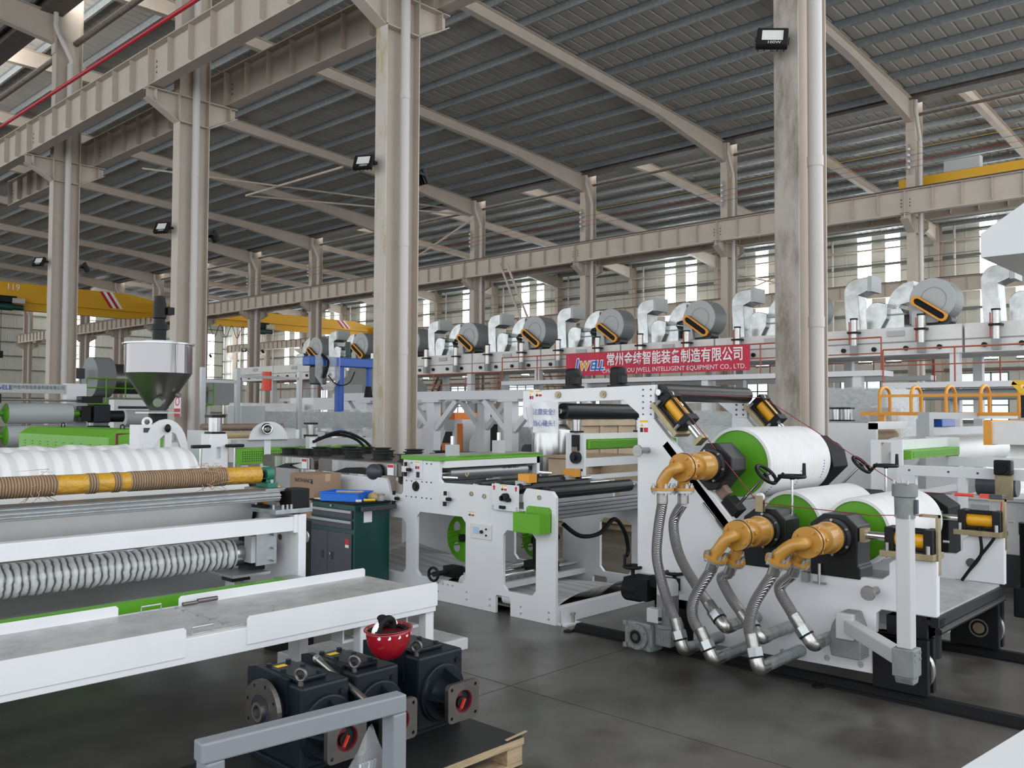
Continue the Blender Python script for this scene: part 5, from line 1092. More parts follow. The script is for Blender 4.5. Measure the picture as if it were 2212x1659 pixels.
for k in range(46):
    x = random.choice((1.68, 2.60, 2.62, 2.66)) + random.gauss(0, 0.04); a = random.uniform(-0.6, 3.6); L = random.uniform(0.02, 0.07)
    u = Vector((0, -math.sin(a), math.cos(a))); p = Vector((x, yr, zr)) + u*rr; fr_.tube([p, p + u*L*0.5 + Vector((random.uniform(-1, 1)*L, 0, 0)), p + u*L*0.7 + Vector((random.uniform(-2, 2)*L, 0, -L*0.3))], [0.0022, 0.0018, 0.0006], 4)
fr_.build('loose_fibres', 'kraft', t)['kind'] = 'stuff'
MB().cyl((2.95, yr, zr), (3.02, yr, zr), 0.022, 14).build('shaft', 'black', t)
t = thing('pillow_block', 'green cast pillow block bearing at the end of the rope roll', 'bearing', (3.0, 4.92, 1.13)); MB().ring((2.985, yr, zr), (3.035, yr, zr), 0.048, 0.022, 24).build('ring', 'castgreen', t, smooth=40); MB().box((2.975, yr-0.07, 1.135), (3.045, yr+0.07, 1.165)).prism([(yr-0.045, 1.165), (yr+0.045, 1.165), (yr+0.03, 1.19), (yr-0.03, 1.19)], 0, 2.985, 3.035).build('foot', 'castgreen', t, bev=0.004)
MB().cyl((3.01, yr-0.055, 1.165), (3.01, yr-0.055, 1.185), 0.010, 6).build('bolt', 'zinc', t)
tag(MB().box((2.93, 4.80, 1.115), (3.07, 5.05, 1.134)).prism([(4.98, 0.98), (5.05, 0.98), (5.05, 1.115), (4.98, 1.115)], 0, 2.98, 3.02).build('bearing_shelf', 'alu'), 'flat grey shelf carrying the green pillow block', 'bracket')
t = thing('profile_beam', 'ribbed grey aluminium profile beam across the wrapped roll', 'beam', (3.0, 4.8, 1.0))
pf = [(4.78, 1.06), (4.86, 1.06), (4.90, 1.10), (4.90, 1.135), (4.86, 1.137), (4.80, 1.125), (4.775, 1.10)]
MB().prism(pf, 0, -1.2, 3.02).build('profile', 'alu', t, bev=0.003)
for (y, z) in ((4.776, 1.078), (4.774, 1.094), (4.788, 1.116)): MB().cyl((-1.2, y, z), (3.02, y, z), 0.005, 8).build('rib', 'galv', t, smooth=60)
t = thing('slide_bracket', 'zinc base plate with black guide blocks at the winder end', 'bracket', (3.1, 4.8, 0.98)); MB().box((2.94, 4.70, 0.985), (3.20, 4.98, 1.012)).build('base_plate', 'galv', t, bev=0.003)
MB().box((3.06, 4.72, 1.012), (3.19, 4.86, 1.13)).build('guide_block', 'black', t, bev=0.005); MB().box((2.94, 4.87, 1.012), (3.0, 4.98, 1.03)).build('clamp_pad', 'black', t); MB().box((3.02, 4.90, 1.012), (3.10, 5.0, 1.14)).build('yellow_core', 'yellow', t, bev=0.01)
MB().prism([(4.74, 1.012), (4.90, 1.012), (4.90, 1.12), (4.84, 1.10), (4.78, 1.03)], 0, 3.00, 3.022).build('gusset', 'alu', t)
for (x, y) in ((2.96, 4.76), (3.00, 4.72), (3.03, 4.72), (3.055, 4.715), (3.195, 4.71), (2.955, 4.95)): MB().cyl((x, y, 1.012), (x, y, 1.04), 0.009, 8).build('bolt', 'zinc', t)
# ================================================================== gear reducers on a pallet
t = thing('wooden_pallet', 'wooden pallet with black plywood top under the gear reducers', 'pallet', (2.4, 3.1, 0))
MB().box((1.62, 2.765, 0.112), (3.03, 3.55, 0.130)).build('plywood_top', 'blackply', t)
MB().box((1.62, 2.76, 0.098), (3.03, 2.775, 0.128)).build('top_edge', 'wood', t)
for x in (1.62, 2.28, 2.93):
    for y in (2.77, 3.1, 3.45): MB().box((x, y, 0.022), (x+0.10, y+0.10, 0.098)).build('block', 'wood', t, bev=0.003)
for y in (2.77, 3.1, 3.45): MB().box((1.62, y, 0.098), (3.03, y+0.09, 0.112)).build('top_board', 'wood', t); MB().box((1.62, y, 0.004), (3.03, y+0.10, 0.022)).build('bottom_board', 'wood', t)
tag(MB().bar((2.92, 2.77, 0.14), (3.04, 2.755, 0.155), 0.012, 0.004).build('wood_splinter', 'kraft'), 'pale wood splinter on the pallet corner', 'splinter')
def reducer(label, x, w=0.27, rnd=True, paper=False):
    """gear reducer: body on the pallet, square input flange towards -Y"""
    t = thing('gear_reducer', label, 'gear reducer', (x, 3.1, 0.13), group='gear reducers'); c = x + w/2
    MB().box((x, 3.10, 0.15), (x+w, 3.46, 0.485)).build('housing', 'navy', t, bev=0.012)
    MB().box((x+0.02, 3.16, 0.485), (x+w-0.07, 3.43, 0.507)).build('top_cover', 'navy', t, bev=0.008)
    MB().prism([(x-0.02, 0.13), (x+w+0.01, 0.13), (x+w+0.01, 0.16), (x-0.02, 0.16)], 1, 3.12, 3.45).build('foot', 'navy', t, bev=0.004)
    MB().prism([(3.20, 0.36), (3.42, 0.36), (3.50, 0.42), (3.50, 0.50), (3.44, 0.515), (3.2, 0.50)], 0, x-0.01, x+0.012).build('rear_rib', 'navy', t)
    for (yy, xx) in ((3.18, x+0.04), (3.30, x+0.04), (3.41, x+0.04), (3.18, x+w-0.10), (3.30, x+w-0.10), (3.41, x+w-0.10)): MB().cyl((xx, yy, 0.507), (xx, yy, 0.518), 0.013, 6).build('cover_bolt', 'navy', t)
    MB().box((x+0.05, 3.36, 0.5072), (x+0.10, 3.39, 0.5085)).build('yellow_sticker', 'labelyellow', t)
    MB().torus((x+0.02, 3.14, 0.528), (1, 0.5, 0), 0.024, 0.0075, 20, 8).cyl((x+0.02, 3.14, 0.485), (x+0.02, 3.14, 0.506), 0.012, 10).build('lifting_eye', 'darksteel', t, smooth=50)
    cz = 0.305
    MB().lathe((c, 3.10, cz), (0, -1, 0), [(0, 0.135), (0.018, 0.132), (0.02, 0.125), (0.03, 0.12)], 32).build('cover_ring', 'navy', t, smooth=35)
    MB().lathe((c-0.012, 3.07, cz), (-0.03, -1, 0), [(0, 0.075), (0.04, 0.055), (0.10, 0.06), (0.125, 0.075)], 24).build('neck', 'navy', t, smooth=50)
    for k in range(4):
        a = k*PI/2; u = Vector((math.cos(a), 0, math.sin(a))); p = Vector((c, 3.075, cz)); n = Vector((0, -1, 0)); s_ = u.cross(n)*0.006
        q = [p + u*0.12, p + u*0.05, p + n*0.13 + u*0.05, p + n*0.13 + u*0.075]; MB()._add([v + s_ for v in q] + [v - s_ for v in q], [(0,1,2,3), (7,6,5,4), (0,4,5,1), (1,5,6,2), (2,6,7,3), (3,7,4,0)]).build('neck_web', 'navy', t)
    X = c - 0.02; r_ = 0.022; sq = []
    for sx, sz, a0 in ((1, 1, 0), (-1, 1, PI/2), (-1, -1, PI), (1, -1, 3*PI/2)):
        for j in range(4): a = a0 + j*PI/6; sq.append((X + sx*(0.095-r_) + r_*math.cos(a), cz + sz*(0.085-r_) + r_*math.sin(a)))
    cir = [(X + 0.052*math.cos(2*PI*k/28), cz + 0.052*math.sin(2*PI*k/28)) for k in range(28)]
    f = plate_holes(sq, [cir] + [[(X + sx*0.073 + 0.008*math.cos(2*PI*k/10), cz + sz*0.063 + 0.008*math.sin(2*PI*k/10)) for k in range(10)] for sx in (1, -1) for sz in (1, -1)], 1, 2.925, 2.948).build('square_flange', 'darksteel', t)
    MB().ring((X, 2.927, cz), (X, 2.955, cz), 0.0525, 0.048, 28).build('flange_bore', 'maroon', t, smooth=40); MB().cyl((X, 2.945, cz), (X, 2.957, cz), 0.049, 28).build('bore_back', 'maroon', t)
    MB().cyl((X-0.006, 2.93, cz-0.005), (X-0.006, 2.945, cz-0.005), 0.026, 20).build('shaft_hub', 'black', t, smooth=40)
    MB().bar((X-0.018, 2.927, cz-0.028), (X+0.004, 2.926, cz+0.012), 0.02, 0.006).build('red_tag', 'redplastic', t)
    MB().cyl((x+w-0.04, 3.10, 0.435), (x+w-0.04, 3.092, 0.435), 0.012, 12).build('plug', 'black', t)
    if rnd:
        y, z = 3.30, 0.365; xx = x - 0.002
        MB().cyl((x, y, z), (x-0.045, y, z), 0.085, 28).build('flange_neck', 'navy', t, smooth=40)
        hs = [[(y + 0.108*math.cos(a0) + 0.008*math.cos(2*PI*k/8), z + 0.108*math.sin(a0) + 0.008*math.sin(2*PI*k/8)) for k in range(8)] for a0 in [0.3 + 2*PI*j/8 for j in range(8)]]
        plate_holes([(y + 0.128*math.cos(2*PI*k/40), z + 0.128*math.sin(2*PI*k/40)) for k in range(40)], hs, 0, x-0.066, x-0.045).build('round_flange', 'darksteel', t)
        MB().ring((x-0.068, y, z), (x-0.066, y, z), 0.078, 0.070, 32).build('flange_register', 'darksteel', t, smooth=40); MB().cyl((x-0.067, y, z), (x-0.0665, y, z), 0.066, 32).build('flange_recess', 'ink', t)
        MB().ring((x-0.085, y, z), (x-0.06, y, z), 0.040, 0.028, 28).build('hollow_shaft', 'steel', t, smooth=40); MB().cyl((x-0.070, y, z), (x-0.068, y, z), 0.028, 24).build('shaft_bore', 'ink', t)
    return t
reducer('dark blue gear reducer at the left with big round flange', 2.07, 0.235)
reducer('dark blue gear reducer in the middle beside the red helmet', 2.34, 0.235, False)
reducer('dark blue gear reducer at the right end of the pallet', 2.69, 0.275, False)
t = thing('steel_bar', 'bright round steel bar leaning across the left reducers', 'bar', (2.3, 3.1, 0.5)); MB().cyl((2.322, 3.372, 0.508), (2.322, 2.955, 0.383), 0.0155, 16).build('bar', 'steel', t, smooth=40); MB().cyl((2.322, 3.372, 0.508), (2.322, 3.353, 0.5023), 0.018, 16).build('collar', 'zinc', t, smooth=40)
h = thing('safety_helmet', 'red safety helmet lying upside down on the reducers', 'helmet', (2.53, 3.12, 0.51), rz=0.3)
def shell(u, v):
    a = 2*PI*u; e = v*PI/2; r = math.sin(e)**0.85; return (0.098*r*math.cos(a)*1.12, 0.094*r*math.sin(a), 0.135*(1-math.cos(e)))
MB().grid(shell, 40, 14).build('shell', 'helmet', h, smooth=80, thick=0.004)
MB().grid(lambda u, v: ((0.108+0.012*v*(1+1.2*max(0, -math.cos(2*PI*u))))*math.cos(2*PI*u), (0.093+0.007*v)*math.sin(2*PI*u), 0.134+0.004*v), 40, 2).build('brim', 'helmet', h, smooth=80, thick=0.004)
MB().tube([(-0.085*math.cos(a), 0.02, 0.125 + 0.045*math.sin(a)) for a in [PI*k/14 for k in range(15)]], 0.012, 8).build('head_band', 'inkwhite', h, smooth=60)
MB().tube([(-0.055*math.cos(a), 0.015, 0.125 + 0.048*math.sin(a)**0.6) for a in [PI*k/14 for k in range(15)]], 0.017, 8).sphere((-0.01, 0.03, 0.18), 0.02, (1.3, 1, 0.7)).build('pad', 'rubber', h, smooth=60)
for k in range(6): a = -2.9 + 0.45*k; MB().cyl((0.100*math.cos(a), 0.086*math.sin(a), 0.115), (0.111*math.cos(a), 0.095*math.sin(a), 0.115), 0.008, 12).build('rivet', 'inkwhite', h)
MB().tube([(0.085*math.cos(a), 0.075*math.sin(a), 0.128) for a in [2*PI*k/20 for k in range(20)]], 0.010, 6, True).build('liner', 'rubber', h)
# grey tube rack in front
t = thing('tube_rack', 'grey square tube rack at the bottom centre', 'rack', (1.6, 2.4, 0))
d = Vector((0.675, -0.065, 0)); A = Vector((1.275, 2.435, 0.62)); B = A + d
MB().bar(A, B + d.normalized()*0.03, 0.06, 0.06).build('top_bar', 'bluegrey', t, bev=0.006)
MB().bar(B - Vector((0, 0, 0.03)), (B.x, B.y, 0.0), 0.06, 0.06, math.atan2(d.y, d.x)).build('leg', 'bluegrey', t, bev=0.006)
A2 = A + d.normalized()*0.04; MB().bar(A2 - Vector((0, 0, 0.03)), (A2.x, A2.y, 0.0), 0.06, 0.06, math.atan2(d.y, d.x)).build('leg', 'bluegrey', t, bev=0.006)
for P_ in (A2, B): MB().bar((P_.x-0.03, P_.y-0.35, 0.03), (P_.x+0.03, P_.y+0.25, 0.03), 0.06, 0.06).build('foot', 'bluegrey', t, bev=0.004)
def bagf(u, v):
    a = 2*PI*u; r = 0.012 + 0.065*(1-v)**0.8 + 0.012*math.sin(3*a+5*v)*(1-v) ; return (1.90 + r*math.cos(a) + 0.02*v, 2.46 + r*0.7*math.sin(a), 0.36 + 0.16*v + 0.012*math.sin(2*a)*v)
t = thing('plastic_bag', 'clear plastic bag of bolts hanging beside the grey rack leg', 'bag', (1.9, 2.46, 0.36)); MB().grid(bagf, 26, 14).build('film', 'bag', t, smooth=80)
for k in range(6): MB().cyl((1.87+0.012*k, 2.45+0.006*(k % 3), 0.365), (1.88+0.012*k, 2.46, 0.41), 0.007, 6).build('bolt', 'zinc', t)
tag(MB().grid(lambda u, v: (1.45+0.16*u, 2.95+0.35*v, 0.01+0.13*math.sin(PI*u)*math.sin(PI*v)+0.02*math.sin(9*u+6*v)), 12, 12).build('clear_film', 'bag', smooth=80), 'crumpled clear film on the floor left of the reducers', 'film')
# white table corner at the lower right, hood at the upper right
t = thing('white_table', 'white panel corner entering at the lower right', 'table', (2.1, 0.3, 0), rz=-0.10)
MB().box((-0.45, -0.5, 0.77), (0.55, 0.365, 0.80)).build('top', 'whitepanel', t, bev=0.003); MB().box((-0.43, -0.48, 0.0), (0.53, 0.34, 0.77)).build('body', 'whitepanel', t)
t = thing('exhaust_hood', 'pale grey sloped exhaust hood at the upper right edge', 'hood', (8.6, 1.2, 2.9))
MB().prism([(2.19, 2.91), (2.19, 3.11), (1.3, 3.68), (0.3, 3.68), (0.3, 2.91)], 0, 8.0, 9.6).build('canopy', 'whitepanel', t, bev=0.004); MB().cyl((8.8, 0.7, 3.68), (8.8, 0.7, 13.6), 0.3, 20).build('stack', 'galv', t, smooth=40)
for (x, y) in ((8.1, 0.4), (9.5, 0.4)): MB().box((x-0.05, y-0.05, 0), (x+0.05, y+0.05, 2.92)).build('post', 'whitepanel', t)
# ================================================================== far oven line with blowers
ov = thing('drying_oven', 'long whitish drying oven on posts carrying the row of blowers', 'oven', (28.7, 20, 0))
k = 0; y = 4.0
while y < 47:
    MB().box((27.5, y, 3.42), (30.2, y+3.98, 4.26)).build('oven_section', 'offwhite', ov, bev=0.01)
    MB().box((27.47, y, 3.80), (27.5, y+3.98, 3.83)).build('seam', 'grey', ov)
    for x in (27.7, 29.9): MB().box((x-0.13, y+0.1, 0), (x+0.13, y+0.36, 3.42)).build('post', 'whitepanel', ov)
    for j in range(4): MB().cyl((27.5, y+0.6+0.95*j, 3.62), (27.42, y+0.6+0.95*j, 3.62), 0.07, 12).build('sight_port', 'black', ov)
    MB().box((27.45, y+1.6, 4.0), (27.49, y+2.1, 4.16)).build('name_plate', 'ltgrey', ov)
    y += 4.05
def arc(y0, z0, r, a0, a1, n=10): return [(y0 + r*math.cos(a0 + (a1-a0)*j/n), z0 + r*math.sin(a0 + (a1-a0)*j/n)) for j in range(n+1)]
def blower(label, yf, group):
    t = thing('blower', label, 'blower', (28.9, yf, 4.26), group=group); zc = 5.12; R = 0.66
    prof = arc(yf, zc, R, 0.0, PI*1.28, 26) + [(yf-0.15, 4.42), (yf+0.66, 4.42)]
    MB().prism(prof, 0, 28.35, 29.15).build('scroll_rim', 'grey', t)
    MB().prism(prof, 0, 28.30, 28.35).build('side_disc', 'ltgrey', t); MB().ring((28.29, yf-0.05, zc), (28.30, yf-0.05, zc), 0.38, 0.36, 28).build('inlet_ring', 'grey', t)
    MB().prism(arc(yf+0.55, 4.95, 0.80, PI*0.5, 0.02, 10) + [(yf+1.0, 4.95), (yf+0.95, 5.05), (yf+0.55, 5.15)], 0, 28.35, 29.1).build('inlet_bend', 'duct', t)
    MB().prism([(yf+0.85, 4.90), (yf+1.45, 4.90), (yf+1.75, 4.72), (yf+1.75, 4.28), (yf+0.75, 4.28), (yf+0.75, 4.72)], 0, 28.1, 29.2).build('inlet_box', 'duct', t); MB().box((28.05, yf+0.72, 4.70), (29.25, yf+1.78, 4.74)).build('box_flange', 'grey', t)
    T = Matrix.Translation((28.1, yf+0.02, 4.83)) @ Matrix.Rotation(math.radians(35), 4, 'X'); r2 = 0.15
    pts = arc(0.46, 0, r2, -PI/2, PI/2, 8) + arc(-0.46, 0, r2, PI/2, 3*PI/2, 8)
    MB().prism(pts, 0, 0.02, 0.12, T=T).build('belt_guard_back', 'rubber', t)
    ring = plate_holes(pts, [[(u*0.86, v*0.62) for u, v in pts]], 0, -0.03, 0.10); ring.build('belt_guard', 'guardorange', t, T=T)
    MB().prism([(yf+0.15, 4.30), (yf+0.55, 4.30), (yf+0.55, 4.75), (yf+0.35, 4.85), (yf+0.2, 4.75)], 0, 28.16, 28.3).build('bearing_stand', 'ltgrey', t); MB().box((28.0, yf-0.75, 4.262), (29.2, yf+0.7, 4.32)).build('base', 'slate', t); MB().cyl((28.2, yf-0.45, 4.47), (28.7, yf-0.45, 4.47), 0.14, 16).build('motor', 'slate', t, smooth=40)
    return t
def duct(label, yd, group):
    t = thing('duct_bend', label, 'duct', (28.6, yd, 4.26), group=group)
    MB().prism([(yd+0.30, 4.28), (yd+0.36, 5.4)] + arc(yd-0.06, 5.55, 0.42, PI*0.05, PI*0.5, 8) + [(yd-0.42, 6.0), (yd-0.42, 5.55), (yd-0.10, 5.42), (yd-0.16, 4.28)], 0, 28.2, 28.9).build('tall_bend', 'duct', t, bev=0.02)
    MB().box((28.15, yd-0.55, 5.52), (28.95, yd-0.42, 6.02)).build('damper', 'maroon' if 'maroon' in label else 'ltgrey', t)
    MB().prism([(yd-0.46, 4.28), (yd-0.44, 4.8)] + arc(yd-0.76, 4.82, 0.32, PI*0.05, PI*0.6, 8) + [(yd-1.12, 5.05), (yd-1.08, 4.6), (yd-0.9, 4.28)], 0, 27.95, 28.7).build('low_bend', 'duct', t, bev=0.02)
    return t
NB = ['beyond the right edge', 'at the right edge', 'half hidden behind the mottled column', 'above the right end of the red banner', 'above the left half of the red banner', 'third left of the mottled column', 'fourth left of the mottled column', 'next to the patchy column', 'behind the patchy column', 'over the blue jib crane']
for k in range(0, 10):
    yf = 5.07 + 4.05*k
    if k > 0: blower('grey blower with orange belt guard, %s' % NB[k], yf, 'blowers on the oven')
    duct('galvanised duct bends right of the blower %s' % NB[k], yf-1.75, 'duct bends on the oven')
for k in range(16):
    y = 7.1 + 2.0*k
    t = thing('vent_cylinder', 'silver vent cylinder with red coil on the oven front, %s from the right' % (ORD[k] if k < 15 else 'last'), 'cylinder', (27.35, y, 3.6), group='vent cylinders')
    MB().cyl((27.30, y, 3.75), (27.30, y, 4.55), 0.11, 16).build('barrel', 'steel', t, smooth=40); MB().box((27.15, y-0.16, 4.12), (27.45, y+0.16, 4.18)).build('clamp', 'black', t); MB().box((27.2, y-0.1, 3.45), (27.4, y+0.1, 3.75)).build('valve', 'grey', t); MB().cyl((27.30, y+0.15, 3.8), (27.30, y+0.15, 4.5), 0.018, 8).build('coil', 'redplastic', t); MB().cyl((27.30, y, 4.55), (27.30, y, 4.60), 0.12, 14).build('cap', 'black', t)
def railing(label, y0, y1, zp, x=26.45):
    t = thing('guard_railing', label, 'railing', (x, y0, zp)); MB().cyl((x, y0, zp+0.97), (x, y1, zp+0.97), 0.024, 8).build('top_rail', 'redguard', t); MB().cyl((x, y0, zp+0.5), (x, y1, zp+0.5), 0.018, 8).build('mid_rail', 'redguard', t)
    n = max(2, int((y1-y0)/1.9)); p = None
    for j in range(n+1):
        y = y0 + (y1-y0)*j/n; MB().cyl((x, y, zp), (x, y, zp+0.97), 0.024, 8).build('post', 'redguard', t)
    return t
for lab, y0, y1, zp in (('right', 4.0, 9.9, 2.55), ('middle', 9.95, 25.4, 2.93), ('left', 25.5, 42.0, 2.35)):
    railing('orange red railing on the %s stretch of the oven gallery' % lab, y0, y1, zp)
    railing('rear orange red railing on the %s stretch of the oven gallery' % lab, y0, y1, zp, 30.9)
    t = thing('oven_gallery', 'white gallery deck along the oven, %s stretch' % lab, 'gallery', (26.9, y0, 0)); MB().box((26.4, y0, zp-0.16), (27.4, y1, zp)).build('deck', 'whitepanel', t)
    y = y0 + 0.6
    while y < y1: MB().box((26.45, y, 0), (26.7, y+0.25, zp-0.16)).build('post', 'whitepanel', t); y += 5.2
    MB().box((30.7, y0, zp-0.16), (31.2, y1, zp)).build('rear_deck', 'whitepanel', t)
tag(MB().cyl((27.0, 4.0, 2.2), (27.0, 9.9, 2.2), 0.16, 14).build('pipe_duct', 'ltgrey', smooth=40), 'long grey pipe under the right oven gallery', 'pipe')
# red banner
bn = thing('banner', 'red banner with white Chinese and English company name on the oven gallery', 'banner', (26.38, 18, 3.05))
MB().grid(lambda u, v: (26.36 + 0.012*math.sin(19*u), 21.9 - 7.77*u, 3.05 + 0.835*v), 30, 4).build('cloth', 'bannerred', bn, thick=0.01)
text('常州金纬智能装备制造有限公司', 0.50, FX(26.335, 17.15, 3.58), 'inkwhite', bn, xs=0.80, bold=0.008, ext=0.002)
text('CHANGZHOU JWELL INTELLIGENT EQUIPMENT CO., LTD.', 0.225, FX(26.335, 17.2, 3.19), 'inkwhite', bn, xs=1.0, ext=0.002)
LG = FX(26.33, 0, 0)
def logo(ch, size, y, z, m, xs):
    sh = Matrix(((1, 0.18, 0, 0), (0, 1, 0, 0), (0, 0, 1, 0), (0, 0, 0, 1)))
    text(ch, size, FX(26.338, y, z) @ sh, 'inkwhite', bn, xs=xs, bold=0.045, ext=0.001); text(ch, size, FX(26.328, y, z) @ sh, m, bn, xs=xs, bold=0.012, ext=0.001)
logo('j', 0.66, 21.33, 3.46, 'binblue', 1.0); logo('W', 0.44, 20.98, 3.40, 'guardorange', 0.95); logo('ELL', 0.46, 20.36, 3.40, 'binblue', 0.95)
text('®', 0.12, FX(26.335, 19.86, 3.22), 'inkwhite', bn, ext=0.002)

# ladder seen above the oven
for s, (p, q_) in enumerate((((31.5, 36.7, 0.0), (31.5, 31.0, 9.0)), ((31.5, 25.4, 0.0), (31.5, 30.0, 9.0)))):
    t = thing('steel_ladder', 'grey steel ladder slanting up behind the blowers, %s one' % ('left' if s == 0 else 'right'), 'ladder', p); p = Vector(p); q_ = Vector(q_); a = Vector((0.0, 0.45, 0.0))
    if s == 0: MB().bar(p, p + (q_-p)*0.65, 0.06, 0.1).bar(p+a, p + a + (q_-p)*0.65, 0.06, 0.1).build('stringers', 'strut', t)
    else: MB().bar(p, q_, 0.06, 0.1).bar(p+a, q_+a, 0.06, 0.1).build('stringers', 'cream', t)
    for j in range(14 if s else 9): c = p + (q_-p)*(j+0.5)/14; MB().bar(c, c+a, 0.05, 0.04).build('tread', 'strut', t)

# ================================================================== white truss stand behind the patchy column
t = thing('truss_stand', 'white braced steel stand with heavy top beam in the middle ground', 'stand', (13, 14, 0))
for x in (12.5, 14.0):
    MB().box((x, 11.2, 1.88), (x+0.2, 17.6, 2.06)).build('top_beam', 'whitepanel', t, bev=0.005)
    for y in (11.85, 14.1, 16.4): 
        MB().box((x, y-0.11, 0), (x+0.2, y+0.11, 1.83)).build('post', 'whitepanel', t, bev=0.005); MB().box((x-0.02, y-0.26, 1.83), (x+0.22, y+0.26, 1.88)).build('cap_plate', 'whitepanel', t)
        for s in (-1, 1): MB().bar((x+0.1, y + s*0.1, 1.28), (x+0.1, y + s*0.72, 1.86), 0.11, 0.11).build('brace', 'whitepanel', t)
for y in (11.9, 14.1, 16.4): MB().box((12.7, y-0.08, 1.9), (14.0, y+0.08, 2.04)).build('cross_beam', 'whitepanel', t)
t = thing('orange_cabinet_machine', 'white cabinet with orange trim and slanted black window behind the stand', 'machine', (15.5, 16.5, 0))
MB().box((15, 15.75, 0), (16.6, 18.4, 1.45)).build('body', 'whitepanel', t, bev=0.01); MB().box((14.98, 16.0, 1.45), (16.6, 18.2, 1.62)).build('orange_band', 'orangepaint', t); MB().box((14.97, 15.72, 0), (15.0, 15.9, 1.35)).build('orange_edge', 'orangepaint', t)
MB().prism([(16.15, 0.6), (16.55, 0.6), (16.30, 1.15), (16.1, 1.15)], 0, 14.96, 15.0).build('dark_window', 'black', t); MB().prism([(16.75, 0.6), (16.9, 0.6), (16.72, 1.1), (16.64, 1.1)], 0, 14.96, 15.0).build('dark_stripe', 'black', t); MB().box((14.95, 16.05, 1.2), (15.0, 16.35, 1.45)).build('control_box', 'ltgrey', t)
MB().prism([(15.25, 0.3), (15.6, 0.3), (15.6, 0.9), (15.35, 0.9)], 0, 14.2, 14.3).build('orange_panel', 'orangepaint', t)
t = thing('injection_cabinet', 'white cabinet with tall dark door and hydraulic fittings behind the stand', 'machine', (15.5, 14.6, 0)); MB().prism([(14.2, 0), (15.5, 0), (15.5, 0.9), (15.1, 1.55), (14.2, 1.55)], 0, 15, 16.2).build('body', 'whitepanel', t, bev=0.01); MB().box((14.96, 14.55, 0.2), (15.0, 14.9, 1.35)).build('dark_door', 'black', t); MB().box((14.9, 14.5, 1.42), (15.3, 15.0, 1.5)).build('manifold', 'grey', t)
for j in range(6): MB().cyl((15.0, 14.5+0.09*j, 1.5), (15.0, 14.5+0.09*j, 1.66), 0.03, 8).build('fitting', 'slate', t)
for k in range(3): t = thing('motor_stack', 'dark motor wrapped in film between the stand posts, %s one' % ('left', 'middle', 'right')[k], 'motor', (14.6, 12.4+0.55*k, 0), group='wrapped motors'); MB().box((14.5, 12.3+0.5*k, 0), (15.0, 12.7+0.5*k, 1.1+0.1*k)).build('body', 'grey', t, bev=0.02); MB().cyl((14.5, 12.5+0.5*k, 0.8), (14.3, 12.5+0.5*k, 0.8), 0.14, 14).build('cap', 'slate', t); MB().box((14.42, 12.25+0.5*k, 0), (14.46, 12.75+0.5*k, 1.2+0.1*k)).build('film', 'film', t)
t = thing('wrapped_pallet_stack', 'stack of goods wrapped in black film beside the steel vessel', 'stack', (13, 10.6, 0)); MB().box((12.75, 10.32, 0), (13.9, 11.1, 1.5)).build('wrapped_goods', 'slate', t, bev=0.03)
t = thing('steel_vessel', 'shiny stainless vessel with lid below the paper sign', 'vessel', (10.5, 9.0, 0)); MB().lathe((10.5, 9.0, 0.62), (0, 0, 1), [(0, 0.31), (0.02, 0.32), (0.72, 0.32), (0.74, 0.31), (0.80, 0.24), (0.84, 0.2)], 36).build('shell', 'stainless', t, smooth=40); MB().cyl((10.5, 9.0, 1.44), (10.5, 9.0, 1.50), 0.26, 28).build('lid', 'stainless', t, smooth=40)
for k in range(3): a = 2*PI*k/3; MB().cyl((10.5+0.25*math.cos(a), 9+0.25*math.sin(a), 0), (10.5+0.25*math.cos(a), 9+0.25*math.sin(a), 0.63), 0.03, 8).build('leg', 'steel', t)
def crate(label, x0, x1, y0, y1, h):
    t = thing('wooden_crate', label, 'crate', (x0, y0, 0)); MB().box((x0, y0, 0.1), (x1, y1, h)).build('panels', 'ply', t); n = 4
    for j in range(n): x = x0 + (x1-x0-0.09)*j/(n-1); MB().box((x, y0-0.025, 0.1), (x+0.09, y0, h)).build('batten', 'ply', t)
    MB().box((x0, y0-0.045, h-0.1), (x1, y0-0.025, h)).build('top_batten', 'ply', t); MB().box((x0-0.05, y0-0.05, h), (x1+0.05, y1+0.05, h+0.03)).build('lid', 'wood', t)
    for j in range(3): MB().box((x0+0.1+(x1-x0-0.3)*j/2, y0, 0), (x0+0.2+(x1-x0-0.3)*j/2, y1, 0.1)).build('skid', 'wood', t)
    return t
crate('large plywood crate behind the green roller unit', 11.8, 13.5, 9.5, 10.2, 1.50); crate('low wooden crate right of the steel vessel', 9.6, 10.8, 7.6, 8.3, 0.98); crate('plywood crate under the white roller unit', 9.9, 11.0, 6.9, 7.7, 0.95)
